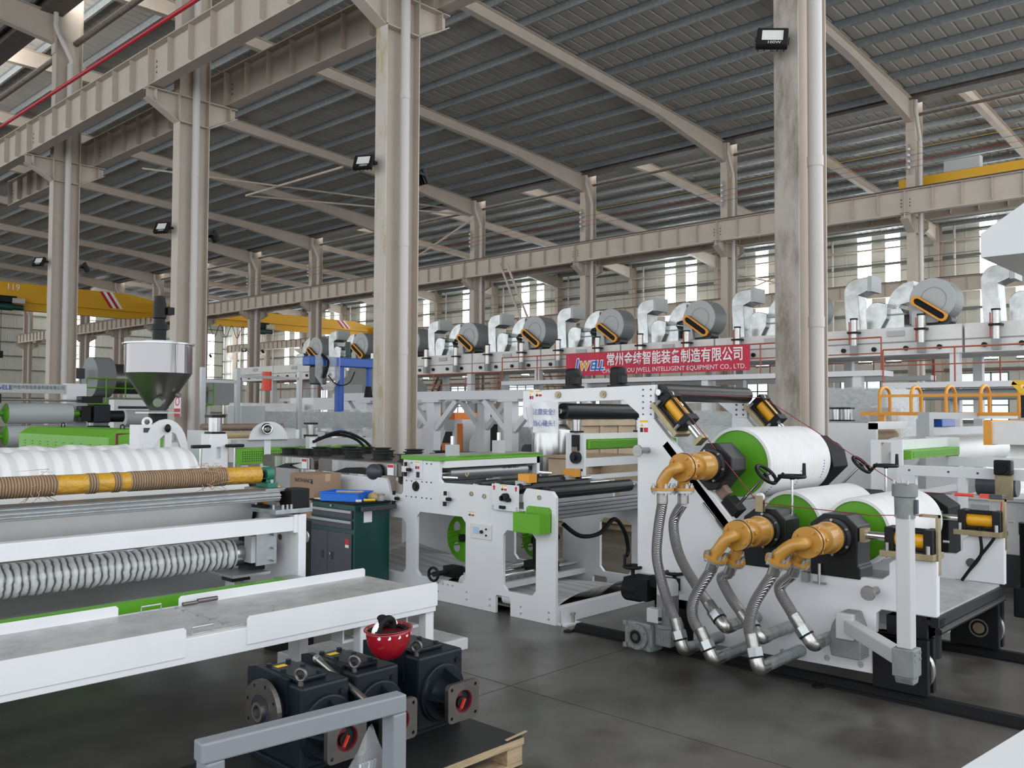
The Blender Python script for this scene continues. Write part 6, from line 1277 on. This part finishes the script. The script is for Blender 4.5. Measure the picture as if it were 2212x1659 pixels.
# white roller unit with green cover behind the gantry
def aircyl(parent, x, y, z, h=0.13, r=0.045):
    c = MB().cyl((x, y, z+0.02), (x, y, z+h), r, 18).build('air_cylinder', 'stainless', parent, smooth=40); MB().box((x-r*1.15, y-r*1.15, z), (x+r*1.15, y+r*1.15, z+0.02)).build('lower_cap', 'black', c if c.parent.parent is None else parent); MB().box((x-r*1.15, y-r*1.15, z+h), (x+r*1.15, y+r*1.15, z+h+0.025)).build('upper_cap', 'black', c if c.parent.parent is None else parent)
t = thing('roller_unit', 'white roller unit with green louvred cover behind the gantry', 'machine', (8, 6.5, 0))
MB().box((8.0, 6.375, 0), (8.04, 6.65, 1.38)).build('near_plate', 'white', t, bev=0.003); MB().box((9.9, 6.375, 0), (9.94, 6.65, 1.38)).build('far_plate', 'white', t); MB().box((8.04, 6.42, 1.31), (9.9, 6.50, 1.375)).build('top_beam', 'white', t); MB().prism([(6.36, 1.20), (6.50, 1.18), (6.50, 1.30), (6.36, 1.30)], 0, 8.06, 9.9).build('green_cover', 'greencover', t); MB().box((8.04, 6.40, 0.99), (9.9, 6.46, 1.09)).build('middle_beam', 'white', t); MB().box((8.04, 6.42, 0.84), (9.9, 6.48, 0.89)).build('lower_beam', 'white', t)
for j in range(5): MB().box((8.10, 6.352, 1.21+0.018*j), (9.88, 6.36, 1.218+0.018*j)).build('louvre', 'green', t)
MB().cyl((8.0, 6.48, 1.10), (7.95, 6.48, 1.10), 0.07, 20).cyl((7.95, 6.48, 1.10), (7.92, 6.48, 1.10), 0.03, 14).build('flange_bearing', 'navy', t, smooth=40); MB().box((7.96, 6.44, 1.18), (8.0, 6.53, 1.36)).build('slide', 'black', t); MB().box((7.955, 6.445, 1.16), (8.0, 6.525, 1.22)).build('brown_pad', 'brownroll', t)
aircyl(t, 8.02, 6.5, 1.385, 0.15, 0.05); aircyl(t, 9.2, 6.45, 1.38, 0.15, 0.05)

# ================================================================== machines at the right edge
t = thing('slitter_unit', 'white slitter unit with green louvred cover at the right', 'machine', (9, 3.3, 0))
plate_holes([(3.19, 0), (3.19, 1.365), (3.50, 1.355), (3.50, 0)], [[(3.30, 1.10), (3.40, 1.10), (3.40, 1.33), (3.30, 1.33)]], 0, 9.0, 9.03).build('near_plate', 'white', t); MB().box((9.03, 3.26, 1.255), (10.6, 3.32, 1.355)).build('top_beam', 'white', t); MB().prism([(3.14, 1.17), (3.30, 1.15), (3.30, 1.25), (3.14, 1.255)], 0, 9.1, 10.6).build('green_cover', 'greencover', t)
for j in range(4): MB().box((9.15, 3.132, 1.185+0.016*j), (10.5, 3.14, 1.193+0.016*j)).build('louvre', 'green', t)
MB().box((10.6, 3.15, 0), (10.64, 3.5, 1.36)).build('far_plate', 'white', t)
t = thing('slitter_frame', 'white open frame with long beam right of the slitter unit', 'machine frame', (8.8, 2.5, 0))
MB().box((8.78, 0.6, 1.03), (8.86, 3.17, 1.125)).build('front_beam', 'white', t, bev=0.003); MB().box((10.3, 0.6, 1.06), (10.38, 3.17, 1.16)).build('rear_beam', 'white', t); MB().box((8.78, 3.0, 0), (8.86, 3.17, 1.03)).build('post', 'white', t); MB().box((8.78, 2.55, 0), (8.84, 2.62, 1.03)).build('post', 'white', t); MB().bar((8.82, 3.05, 0.84), (8.82, 2.58, 0.96), 0.05, 0.06).build('brace', 'white', t); MB().box((8.86, 2.62, 0), (8.88, 3.0, 0.9)).build('panel', 'whitepanel', t)
for y in (3.05, 2.7, 2.45, 2.3): MB().cyl((8.78, y, 1.08), (8.775, y, 1.08), 0.01, 8).build('bolt_hole', 'slate', t)
t = thing('bearing_bracket', 'black bearing on a brass plate at the right edge', 'bearing', (8.7, 2.2, 0.9)); MB().box((8.70, 2.15, 0.86), (8.73, 2.29, 1.08)).build('brass_plate', 'brass', t, bev=0.003); MB().box((8.66, 2.15, 1.08), (8.76, 2.29, 1.21)).build('housing', 'black', t, bev=0.01); MB().cyl((8.66, 2.23, 1.145), (8.64, 2.23, 1.145), 0.05, 18).build('cap', 'rubber', t, smooth=40)
tag(MB().bar((8.72, 2.24, 0.86), (8.72, 2.28, 0.3), 0.03, 0.004).build('red_strap', 'redplastic'), 'red strap hanging below the brass plate', 'strap')
t = thing('fabric_roll', 'wide white fabric covered roll behind the slitter frame', 'roll', (11, 3.95, 1.12)); MB().cyl((11.0, 3.95, 1.12), (15.0, 3.95, 1.12), 0.22, 40).build('body', 'wrap', t, smooth=40); MB().cyl((10.8, 3.95, 1.12), (11.02, 3.95, 1.12), 0.05, 14).build('shaft', 'steel', t, smooth=40)
t = thing('roll_frame', 'pale frame with profile beams above the fabric roll', 'machine frame', (11.3, 3.7, 0)); MB().box((11.1, 3.62, 1.56), (15, 3.75, 1.64)).build('top_beam', 'ltgrey', t); MB().box((11.1, 3.62, 0), (11.26, 3.77, 1.56)).build('post', 'ltgrey', t); MB().box((11.26, 3.66, 1.36), (15, 3.72, 1.46)).build('profiles', 'alu', t)
t = thing('boxed_cover', 'white textured box cover with orange side at the right edge', 'cover', (10.9, 2.7, 1.3)); MB().box((10.75, 2.1, 1.29), (12.2, 2.85, 1.54)).build('box', 'wrap', t); MB().box((10.72, 2.85, 1.28), (12.2, 2.93, 1.55)).build('orange_side', 'guardorange', t); MB().box((11.0, 2.5, 0), (11.1, 2.6, 1.29)).build('leg', 'ltgrey', t)
tag(MB().box((11.5, 3.6, 1.462), (12.0, 3.8, 1.556)).build('blue_crate', 'blue', bev=0.01), 'dark blue plastic crate under the profile beam', 'crate')
t = thing('drive_cabinet', 'beige drive cabinet with dark motor on top at the right', 'cabinet', (9.3, 2.3, 0)); MB().box((9.3, 2.15, 0.3), (9.9, 2.72, 0.80)).build('body', 'offwhite', t, bev=0.01); MB().box((9.26, 2.12, 0.80), (9.94, 2.75, 0.83)).build('lid', 'offwhite', t); MB().cyl((9.5, 2.3, 0.93), (9.5, 2.65, 0.93), 0.10, 18).build('motor', 'slate', t, smooth=40); MB().box((9.28, 2.5, 0.68), (9.3, 2.65, 0.75)).build('plate', 'ltgrey', t); MB().box((9.3, 2.15, 0), (9.9, 2.72, 0.30)).build('plinth', 'slate', t)
t = thing('dark_drive', 'dark blue motor housing behind the right wheel block', 'motor', (8.3, 1.6, 0)); MB().box((8.9, 1.3, 0), (9.8, 2.05, 0.95)).build('housing', 'navy', t, bev=0.02); MB().cyl((8.9, 1.75, 0.6), (8.8, 1.75, 0.6), 0.2, 24).build('cover', 'black', t, smooth=40)
t = thing('lift_motor', 'black vertical motor at the right edge behind the far side plate', 'motor', (6.75, 1.62, 0.4)); MB().cyl((6.78, 1.56, 0.45), (6.78, 1.56, 0.80), 0.075, 20).build('body', 'rubber', t, smooth=40); MB().box((6.70, 1.48, 0.25), (6.9, 1.66, 0.45)).build('gear_case', 'rubber', t, bev=0.01); MB().cyl((6.78, 1.56, 0.80), (6.78, 1.56, 0.88), 0.08, 20).build('cowl', 'black', t, smooth=40)
# orange hooped guard
t = thing('hooped_guard', 'orange guard rail with round hoops at the right', 'guard', (13, 4, 0))
MB().box((12.98, 2.0, 1.60), (13.05, 5.2, 1.65)).build('lower_rail', 'guardorange', t); MB().box((12.98, 2.0, 1.86), (13.02, 4.92, 1.90)).build('upper_rail', 'guardorange', t)
for y in (4.92, 4.48, 4.02, 3.58, 3.12): MB().tube([(13.0, y, 1.62), (13.0, y, 1.88)] + [(13.0 + 0.20 - 0.20*math.cos(a), y, 1.88 + 0.13*math.sin(a)) for a in [PI*j/10 for j in range(1, 10)]] + [(13.4, y, 1.88), (13.4, y, 1.62)], 0.025, 8).build('hoop', 'guardorange', t, smooth=60)
for y in (4.9, 4.3): MB().box((13.0, y-0.04, 0), (13.08, y+0.04, 1.60)).build('post', 'guardorange', t)
tag(MB().bar((12.6, 4.02, 1.58), (12.6, 4.22, 1.30), 0.05, 0.01).build('red_strap', 'redplastic'), 'salmon strap slanting below the orange guard', 'strap')
def wrapped(label, x0, x1, y0, y1, h, m='carton'):
    t = thing('wrapped_boxes', label, 'boxes', (x0, y0, 0)); MB().box((x0+0.05, y0+0.05, 0.12), (x1-0.05, y1-0.05, h)).build('goods', m, t); MB().box((x0, y0, 0.0), (x1, y1, 0.12)).build('pallet', 'wood', t)
    f = MB().box((x0, y0, 0.10), (x1, y1, h+0.02)); bmesh.ops.subdivide_edges(f.bm, edges=f.bm.edges[:], cuts=7, use_grid_fill=True); random.seed(5)
    for v in f.bm.verts: v.co += Vector((random.gauss(0, 0.014), random.gauss(0, 0.014), random.gauss(0, 0.01)))
    f.build('stretch_film', 'film', t, smooth=80)
wrapped('film wrapped machine boxes right of the mottled column', 15.0, 16.6, 5.55, 6.7, 2.05, 'ltgrey'); wrapped('brown carton wrapped in film beside the orange guard', 14.2, 14.8, 5.2, 5.62, 1.72); wrapped('film wrapped grey goods behind the gantry', 10.9, 12.2, 5.6, 7.6, 1.62, 'ltgrey'); wrapped('film wrapped low goods left of the mottled column', 8.6, 9.3, 4.75, 5.5, 1.45, 'ltgrey')
t = thing('unwind_stand', 'white unwind stand with beige roll between column and slitter', 'machine', (12, 4.9, 0)); MB().box((11.5, 4.4, 0), (11.56, 5.1, 1.50)).build('plate', 'white', t); MB().box((11.5, 4.4, 1.42), (12.6, 4.5, 1.52)).build('beam', 'white', t); MB().cyl((11.6, 4.6, 1.32), (12.6, 4.6, 1.32), 0.09, 20).build('beige_roll', 'ply', t, smooth=40); MB().cyl((11.45, 4.2, 1.18), (12.5, 4.2, 1.18), 0.04, 12).cyl((11.45, 4.15, 1.08), (12.5, 4.15, 1.08), 0.04, 12).build('steel_rollers', 'darksteel', t, smooth=40); aircyl(t, 11.7, 4.85, 1.52, 0.16, 0.06); aircyl(t, 11.7, 5.0, 1.52, 0.16, 0.06)
t = thing('yellow_robot_arm', 'yellow control arm with black box at the right edge', 'arm', (12, 2.5, 1.6)); MB().bar((12.0, 2.95, 2.0), (12.0, 2.75, 1.82), 0.05, 0.05).bar((12.0, 2.95, 2.0), (12.0, 2.5, 2.02), 0.05, 0.05).build('yellow_tube', 'labelyellow', t); MB().box((11.95, 2.55, 1.58), (12.1, 2.85, 1.85)).build('black_box', 'black', t); MB().box((12.0, 2.6, 0), (12.06, 2.7, 1.58)).build('post', 'black', t)

# ================================================================== left middle ground
hp = thing('hopper', 'stainless hopper with cone and vertical motor at the left', 'hopper', (5.48, 11.7, 1.6)); H0 = (5.48, 11.7)
MB().lathe((*H0, 2.12), (0, 0, 1), [(0, 0.425), (0.0, 0.43), (0.385, 0.43), (0.39, 0.40)], 48).build('drum', 'streaked', hp, smooth=40)
MB().lathe((*H0, 1.62), (0, 0, 1), [(0, 0.105), (0.50, 0.427)], 48).build('cone', 'hopperlow', hp, smooth=40); MB().cyl((*H0, 2.505), (*H0, 2.525), 0.46, 40).build('lid', 'stainless', hp, smooth=40); MB().cyl((*H0, 2.525), (*H0, 2.56), 0.2, 24).build('lid_boss', 'whitepanel', hp)
MB().lathe((*H0, 2.56), (0, 0, 1), [(0, 0.09), (0.15, 0.09), (0.15, 0.11), (0.22, 0.11), (0.22, 0.08), (0.30, 0.07), (0.31, 0.09), (0.52, 0.085), (0.52, 0.075), (0.60, 0.07), (0.62, 0.0)], 24).build('mixer_motor', 'black', hp, smooth=35); MB().box((5.55, 11.6, 2.92), (5.64, 11.72, 3.02)).build('terminal_box', 'black', hp); MB().box((5.26, 11.5, 1.58), (5.70, 11.9, 1.60)).build('base_flange', 'zinc', hp); MB().cyl((5.40, 11.45, 1.75), (5.30, 11.33, 1.72), 0.06, 16).build('outlet', 'steel', hp, smooth=40); MB().cyl((5.62, 11.45, 1.83), (5.64, 11.40, 1.82), 0.03, 12).build('sight_plug', 'steel', hp)
t = thing('extruder_base', 'dark extruder throat and frame under the hopper', 'extruder', (5.48, 11.7, 0)); MB().cyl((*H0, 1.2), (*H0, 1.58), 0.12, 20).build('throat', 'black', t, smooth=40); MB().box((5.1, 11.3, 0), (5.9, 12.2, 1.2)).build('frame', 'whitepanel', t)
t = thing('green_cover_box', 'long bright green louvred machine cover at the left', 'cover', (4.3, 11, 0)); MB().prism([(4.10, 0.7), (4.10, 1.315), (4.22, 1.40), (4.75, 1.40), (4.75, 0.7)], 1, 9.93, 12.75).build('hood', 'greencover', t, bev=0.006); MB().box((4.12, 9.95, 0), (4.73, 12.73, 0.7)).build('base', 'whitepanel', t)
for i in range(10):
    for j in range(4): MB().box((4.088, 10.15+0.26*i, 1.12+0.035*j), (4.10, 10.25+0.26*i, 1.128+0.035*j)).build('louvre', 'green', t)
for y in (10.4, 12.2): MB().torus((4.45, y, 1.42), (1, 0.4, 0), 0.03, 0.008).build('lifting_eye', 'black', t)
tag(MB().tube([(4.05, 9.6, 0.9), (4.05, 9.6, 1.36), (4.35, 9.6, 1.37), (4.35, 9.6, 0.9)], 0.016, 8).build('maroon_hoop', 'maroon'), 'maroon tube hoop at the end of the green cover', 'hoop'); tag(MB().cyl((4.02, 9.0, 1.18), (4.32, 9.1, 1.42), 0.055, 14).build('black_hose_end', 'rubber', smooth=40), 'thick black hose end leaning by the white bracket', 'hose')
t = thing('arch_bracket', 'white arched bracket with black knob behind the foam roll', 'bracket', (4.05, 8.5, 0))
out = [(4.30, 1.0), (4.30, 1.22)] + [(4.07 + 0.225*math.cos(a), 1.22 + 0.31*math.sin(a)) for a in [PI*k/12 for k in range(1, 12)]] + [(3.845, 1.22), (3.82, 1.0)]
plate_holes(out, [[(4.25, 1.03), (4.235, 1.22), (4.17, 1.38), (4.13, 1.40), (4.12, 1.03)], [(4.06, 1.03), (4.055, 1.38), (3.97, 1.30), (3.905, 1.18), (3.89, 1.03)]], 1, 8.5, 8.54).build('arch', 'white', t); MB().sphere((4.07, 8.47, 1.44), 0.032, (1, 0.6, 1.3)).build('knob', 'black', t, smooth=60); MB().box((3.80, 8.52, 0), (4.02, 8.72, 1.475)).build('block', 'white', t, bev=0.005); MB().torus((3.92, 8.6, 1.50), (0.3, 1, 0), 0.038, 0.014).build('lifting_eye', 'white', t, smooth=60); MB().box((3.85, 8.515, 1.40), (3.91, 8.52, 1.445)).build('label', 'slate', t); MB().box((3.95, 8.515, 1.4), (3.97, 8.52, 1.44)).build('label', 'labelyellow', t); MB().box((3.82, 8.55, 0), (4.30, 8.60, 1.0)).build('stand', 'white', t)
t = thing('cylinder_post', 'white slotted post with silver air cylinder on top behind the rope roll', 'post', (4.15, 7.6, 0)); plate_holes([(4.065, 0), (4.065, 1.33), (4.075, 1.40), (4.22, 1.40), (4.235, 1.33), (4.235, 0)], [[(4.12, 1.17), (4.165, 1.17), (4.165, 1.28), (4.12, 1.28)]], 1, 7.6, 7.64).build('slotted_plate', 'white', t); MB().box((4.07, 7.64, 0), (4.23, 7.80, 1.40)).build('body', 'whitepanel', t); aircyl(t, 4.15, 7.69, 1.40, 0.15, 0.06)
for x in (3.94, 4.275): h_ = thing('t_handle', 'black T handle screw %s of the slotted post' % ('left' if x < 4.1 else 'right'), 'handle', (x, 7.55, 1.0)); MB().cyl((x, 7.55, 0.9), (x, 7.55, 1.27), 0.012, 10).build('spindle', 'chrome', h_, smooth=40); MB().bar((x-0.09, 7.55, 1.29), (x+0.09, 7.55, 1.29), 0.05, 0.03).build('grip', 'black', h_, bev=0.01)
t = thing('brown_roll_stand', 'brown and kraft rolls on white stands behind the rope roll', 'rolls', (6.4, 11.2, 0)); MB().cyl((5.85, 11.2, 1.395), (7.1, 11.2, 1.395), 0.05, 18).build('brown_roll', 'brownroll', t, smooth=40); MB().cyl((5.80, 11.0, 1.29), (6.60, 11.0, 1.29), 0.045, 18).build('kraft_roll', 'kraft', t, smooth=40); MB().cyl((5.80, 11.0, 1.19), (6.60, 11.0, 1.19), 0.06, 18).build('white_roll', 'wrap', t, smooth=40)
for x in (5.75, 7.12): MB().box((x, 10.9, 0), (x+0.06, 11.4, 1.36)).build('stand', 'white', t)
t = thing('green_perforated_unit', 'alloy beam over green perforated guard behind the fan hoods', 'machine', (7, 10.6, 0)); MB().box((6.0, 10.55, 1.14), (8.2, 10.7, 1.24)).build('alloy_beam', 'ltgrey', t, bev=0.004); MB().box((6.0, 10.56, 0.92), (8.2, 10.62, 1.13)).build('perforated_guard', 'greencover', t)
for x in (6.1, 8.0): MB().box((x, 10.6, 0), (x+0.1, 10.7, 1.13)).build('leg', 'white', t)
m_ = MB()
for i in range(60):
    for j in range(5): m_.cyl((6.1+0.033*i, 10.556, 0.96+0.03*j), (6.1+0.033*i, 10.559, 0.96+0.03*j), 0.008, 5)
m_.build('perforations', 'ink', t)['kind'] = 'stuff'
t = thing('wheel_arch', 'white arch plate with chrome hand wheel behind the brown roll', 'bracket', (6.4, 10.5, 0)); MB().prism([(6.15, 1.24)] + [(6.45 + 0.28*math.cos(a), 1.24 + 0.24*math.sin(a)) for a in [PI*0.97 - PI*0.94*k/10 for k in range(11)]] + [(6.75, 1.24)], 1, 10.5, 10.54).build('arch', 'white', t); MB().torus((6.37, 10.42, 1.38), (0.3, 1, 0), 0.06, 0.012).cyl((6.37, 10.40, 1.38), (6.37, 10.5, 1.38), 0.03, 14).bar((6.31, 10.42, 1.38), (6.43, 10.42, 1.38), 0.015, 0.01).build('hand_wheel', 'chrome', t, smooth=50); MB().cyl((6.40, 10.47, 1.39), (6.40, 10.5, 1.39), 0.07, 18).build('hub', 'black', t); MB().box((6.4, 10.54, 0), (6.5, 10.55, 1.24)).build('support', 'white', t)
aircyl(tag(MB().box((6.95, 10.3, 0), (7.05, 10.4, 1.28)).build('white_pillar', 'white'), 'small white pillar with air cylinder near the black cables', 'pillar'), 7.0, 10.35, 1.28, 0.16, 0.06)
tag(MB().tube(smooth_path([(7.0, 10.3, 1.2), (7.3, 10.2, 1.3), (7.6, 10.1, 1.22), (7.75, 10.0, 1.0)], 6), 0.02, 8).tube(smooth_path([(7.05, 10.3, 1.22), (7.35, 10.15, 1.34), (7.7, 10.05, 1.2), (7.85, 9.95, 0.95)], 6), 0.02, 8).build('cable_bundle', 'rubber'), 'bundle of black cables arching over the perforated guard', 'cables')
# distant three roll stack at the far left
def smallroll(label, z, x0=5.25, x1=6.32, y=17.0):
    t = thing('distant_roll', label, 'roll', (x0, y, z)); MB().cyl((x0, y, z), (x1, y, z), 0.185, 32).build('wrapped_body', 'ltgrey', t, smooth=40); MB().lathe((x0, y, z), (-1, 0, 0), [(0, 0.18), (0.03, 0.14), (0.06, 0.05), (0.2, 0.045)], 28).build('green_end', 'green', t, smooth=40); MB().cyl((x1, y, z), (x1+0.15, y, z), 0.06, 16).build('journal', 'green', t, smooth=40); MB().box((x1+0.15, y-0.12, z-0.14), (x1+0.33, y+0.12, z+0.14)).build('bearing', 'black', t, bev=0.01); MB().box((x1+0.36, y-0.17, z-0.17), (x1+0.66, y+0.17, z+0.17)).build('gearbox', 'navy', t, bev=0.02); MB().cyl((x1+0.66, y, z-0.05), (x1+0.95, y, z-0.05), 0.11, 18).build('motor', 'black', t, smooth=40); MB().box((x0-0.42, y-0.12, z-0.15), (x0-0.2, y+0.12, z+0.15)).build('bearing', 'black', t, bev=0.01); return t
smallroll('upper distant grey roll with green end at the far left', 1.565); smallroll('lower distant grey roll with green end at the far left', 1.17)
t = thing('distant_calender_frame', 'distant white calender frame with company name at the far left', 'machine frame', (5.8, 17.3, 0)); MB().box((5.0, 17.3, 1.93), (6.7, 17.4, 2.10)).build('cross_beam', 'ltgrey', t); MB().box((6.35, 17.25, 0), (6.7, 17.45, 2.12)).build('post', 'whitepanel', t); MB().box((4.75, 17.25, 0), (5.05, 17.45, 2.16)).build('post', 'whitepanel', t); MB().cyl((5.0, 16.9, 1.80), (6.5, 16.9, 1.80), 0.02, 8).build('rod', 'steel', t); MB().box((6.42, 16.75, 1.76), (6.8, 17.0, 1.88)).build('black_actuator', 'black', t, bev=0.01); MB().box((4.8, 16.75, 1.74), (5.1, 17.0, 1.9)).build('black_actuator', 'black', t, bev=0.01); MB().box((5.1, 16.9, 0), (6.4, 17.1, 0.95)).build('base', 'whitepanel', t)
text('jwELL', 0.11, FY(5.30, 17.298, 2.02), 'inkblue', t, bold=0.002); text('常州金纬智能装备制造有限公司', 0.075, FY(5.85, 17.298, 2.03), 'ink', t, xs=0.9)
t = thing('distant_white_unit', 'distant white unit with grey rolls right of the far left calender', 'machine', (9.5, 22, 0)); MB().box((9.2, 22.0, 0), (11.4, 22.3, 1.9)).build('panel', 'whitepanel', t); MB().cyl((9.4, 21.9, 1.45), (11.1, 21.9, 1.45), 0.2, 18).build('roll', 'ltgrey', t, smooth=40); MB().box((9.3, 21.98, 1.68), (11.0, 22.0, 1.74)).build('slot', 'ink', t)
tag(MB().tube([(9.0, 20.5, 0), (9.0, 20.5, 1.15), (10.4, 20.5, 1.15), (10.4, 20.5, 0)], 0.03, 8).build('red_guard_hoop', 'redguard'), 'red tube guard in front of the distant white unit', 'guard')
# far blower and tank with green platform
t = thing('distant_blower', 'distant dark blower casing and silver tank at the left', 'blower', (18, 45, 0)); MB().cyl((17.6, 45, 3.3), (18.5, 45, 3.3), 1.0, 28).build('casing', 'grey', t, smooth=40); MB().cyl((18.5, 45, 3.25), (20.3, 45, 3.25), 0.75, 28).build('tank', 'brushed', t, smooth=40); MB().cyl((20.3, 45, 3.25), (20.7, 45, 3.25), 0.75, 28, 0.45).build('tank_end', 'brushed', t, smooth=40); MB().box((16.6, 44.8, 3.2), (17.3, 45.2, 3.7)).build('motor', 'slate', t)
MB().box((17.4, 44.2, 0), (20.8, 46, 2.3)).build('plinth', 'grey', t)
t = thing('green_platform_rail', 'thin green railing around the distant blower', 'railing', (19, 43.8, 2.3))
for z in (2.75, 3.2): MB().cyl((17.0, 43.8, z), (23.5, 43.8, z), 0.035, 6).build('rail', 'greencover', t)
for k in range(8): MB().cyl((17.0+0.93*k, 43.8, 2.0), (17.0+0.93*k, 43.8, 3.2), 0.035, 6).build('post', 'greencover', t)
MB().box((17, 43.75, 1.95), (23.5, 44.2, 2.05)).build('deck', 'greencover', t)
for x in (17.2, 20.2, 23.2): MB().box((x, 43.8, 0), (x+0.15, 43.95, 1.95)).build('leg', 'whitepanel', t)
t = thing('second_distant_tank', 'distant silver tank and grey boiler behind the alloy posts', 'tank', (22.5, 44, 0)); MB().cyl((21.2, 44.8, 2.75), (23.0, 44.8, 2.75), 0.7, 24).build('tank', 'brushed', t, smooth=40); MB().sphere((23.0, 44.8, 2.75), 0.7, (0.5, 1, 1)).build('tank_end', 'castgrey', t, smooth=60); MB().box((21, 44.4, 0), (23.2, 45.2, 2.1)).build('cradle', 'grey', t); MB().box((23.6, 44.5, 2.0), (25.6, 46, 3.4)).build('boiler', 'ltgrey', t)
# alloy post frame
for k, x in enumerate((7.32, 7.96, 9.21)):
    tag(MB().box((x-0.04, 13.96, 0), (x+0.04, 14.04, 2.36)).build('alloy_post', 'alu', bev=0.006), 'upright aluminium profile post, %s of three right of the hopper column' % ('left', 'middle', 'right')[k], 'post', 'alloy posts')
for k, (x0, x1, z) in enumerate(((7.36, 7.92, 2.10), (8.0, 9.17, 2.20))): tag(MB().box((x0, 13.97, z), (x1, 14.03, z+0.05)).build('alloy_rail', 'alu'), 'horizontal aluminium rail between the %s posts' % ('left', 'right')[k], 'rail')
t = thing('wrapped_conveyor', 'grey conveyor beam in clear film in front of the blue pillar', 'conveyor', (9.5, 15, 0)); MB().box((8.9, 14.9, 1.30), (11.6, 15.2, 1.62)).build('beam', 'grey', t, bev=0.01); MB().box((8.9, 14.88, 1.45), (11.6, 14.9, 1.47)).build('groove', 'ltgrey', t); MB().box((8.5, 14.8, 1.15), (9.0, 15.3, 1.72)).build('head_box', 'ltgrey', t, bev=0.01)
f = MB().grid(lambda u, v: (9.0+2.6*u, 14.86+0.015*math.sin(40*u), 1.66-0.45*v+0.04*math.sin(17*u)), 30, 6).build('film', 'film', t, smooth=80)
for x in (9.1, 11.3): MB().box((x, 15.0, 0), (x+0.12, 15.12, 1.3)).build('leg', 'whitepanel', t)
t = thing('blue_jib_crane', 'blue jib pillar with horizontal arm and wrapped motors', 'jib crane', (11.54, 16, 1.2)); MB().lathe((11.54, 16.0, 1.21), (0, 0, 1), [(0, 0.15), (0.02, 0.15), (0.08, 0.10), (1.45, 0.10)], 12).build('pillar', 'blue', t); MB().box((10.68, 15.86, 2.60), (12.55, 16.14, 2.80)).build('arm', 'blue', t, bev=0.02); MB().lathe((11.76, 16.0, 2.80), (0, 0, 1), [(0, 0.08), (0.04, 0.08), (0.05, 0.06), (0.36, 0.055)], 16).build('green_motor', 'motorgreen', t, smooth=40); MB().box((10.82, 15.85, 2.20), (11.12, 16.1, 2.60)).build('wrapped_motor', 'slate', t, bev=0.03); MB().cyl((12.33, 16, 2.15), (12.33, 16, 2.6), 0.06, 14).build('drop_tube', 'blue', t, smooth=40); MB().cyl((12.33, 16, 1.95), (12.33, 16, 2.2), 0.10, 10, 0.06).build('black_nozzle', 'rubber', t)
MB().grid(lambda u, v: (10.8+0.65*u, 15.84-0.03*math.sin(12*u), 2.82-0.75*v*(0.6+0.4*math.sin(3*u))), 12, 8).build('hanging_film', 'film', t, smooth=80)
MB().tube(smooth_path([(10.95, 15.82, 2.84), (11.1, 15.8, 2.7), (11.05, 15.8, 2.45), (10.98, 15.8, 2.35)], 6), 0.03, 8).tube(smooth_path([(11.1, 15.8, 2.4), (11.35, 15.8, 2.2), (11.65, 15.8, 2.25), (11.8, 15.8, 2.5)], 6), 0.012, 6).build('cable', 'rubber', t)
t = thing('jib_table', 'white braced table carrying the blue jib pillar', 'table', (12, 16, 0)); MB().box((10.9, 15.6, 1.10), (12.4, 16.6, 1.20)).build('top', 'whitepanel', t)
for (x, y) in ((11.0, 15.65), (12.3, 15.65), (11.0, 16.5), (12.3, 16.5)): MB().box((x-0.06, y-0.06, 0), (x+0.06, y+0.06, 1.10)).build('leg', 'whitepanel', t)
for (x, s) in ((11.05, 1), (12.25, -1)): MB().bar((x, 15.65, 0.6), (x + s*0.45, 15.65, 1.1), 0.08, 0.08).build('brace', 'whitepanel', t)
t = thing('no_entry_sign', 'small red and white prohibition sign on the column behind the hopper', 'sign', (9.3, 19.3, 1.6)); MB().box((9.34, 18.85, 1.50), (9.35, 19.15, 2.0)).build('board', 'paper', t); MB().box((9.335, 18.86, 1.50), (9.34, 19.14, 1.68)).build('red_field', 'bannerred', t); MB().ring((9.335, 19.0, 1.84), (9.34, 19.0, 1.84), 0.10, 0.075, 20).build('ring', 'bannerred', t)
t = thing('distant_oven_machine', 'distant machine under grey hood left of the patchy column', 'machine', (20, 26, 0)); MB().prism([(19.0, 2.2), (22.0, 2.2), (22.0, 2.6), (20.6, 3.6), (20.2, 3.6), (19.0, 2.6)], 1, 25, 26.5).build('hood', 'castgrey', t); MB().box((17.0, 25, 1.7), (22, 26.4, 2.1)).build('deck', 'whitepanel', t)
for x in (17.1, 19.5, 21.8): MB().box((x, 25.1, 0), (x+0.15, 25.25, 1.7)).build('leg', 'whitepanel', t)
MB().box((14.5, 25.2, 0), (16.8, 26, 1.9)).build('white_unit', 'offwhite', t, bev=0.02); MB().cyl((15.3, 25.1, 2.3), (15.3, 25.1, 2.9), 0.15, 14).build('red_bottle', 'redplastic', t, smooth=40)
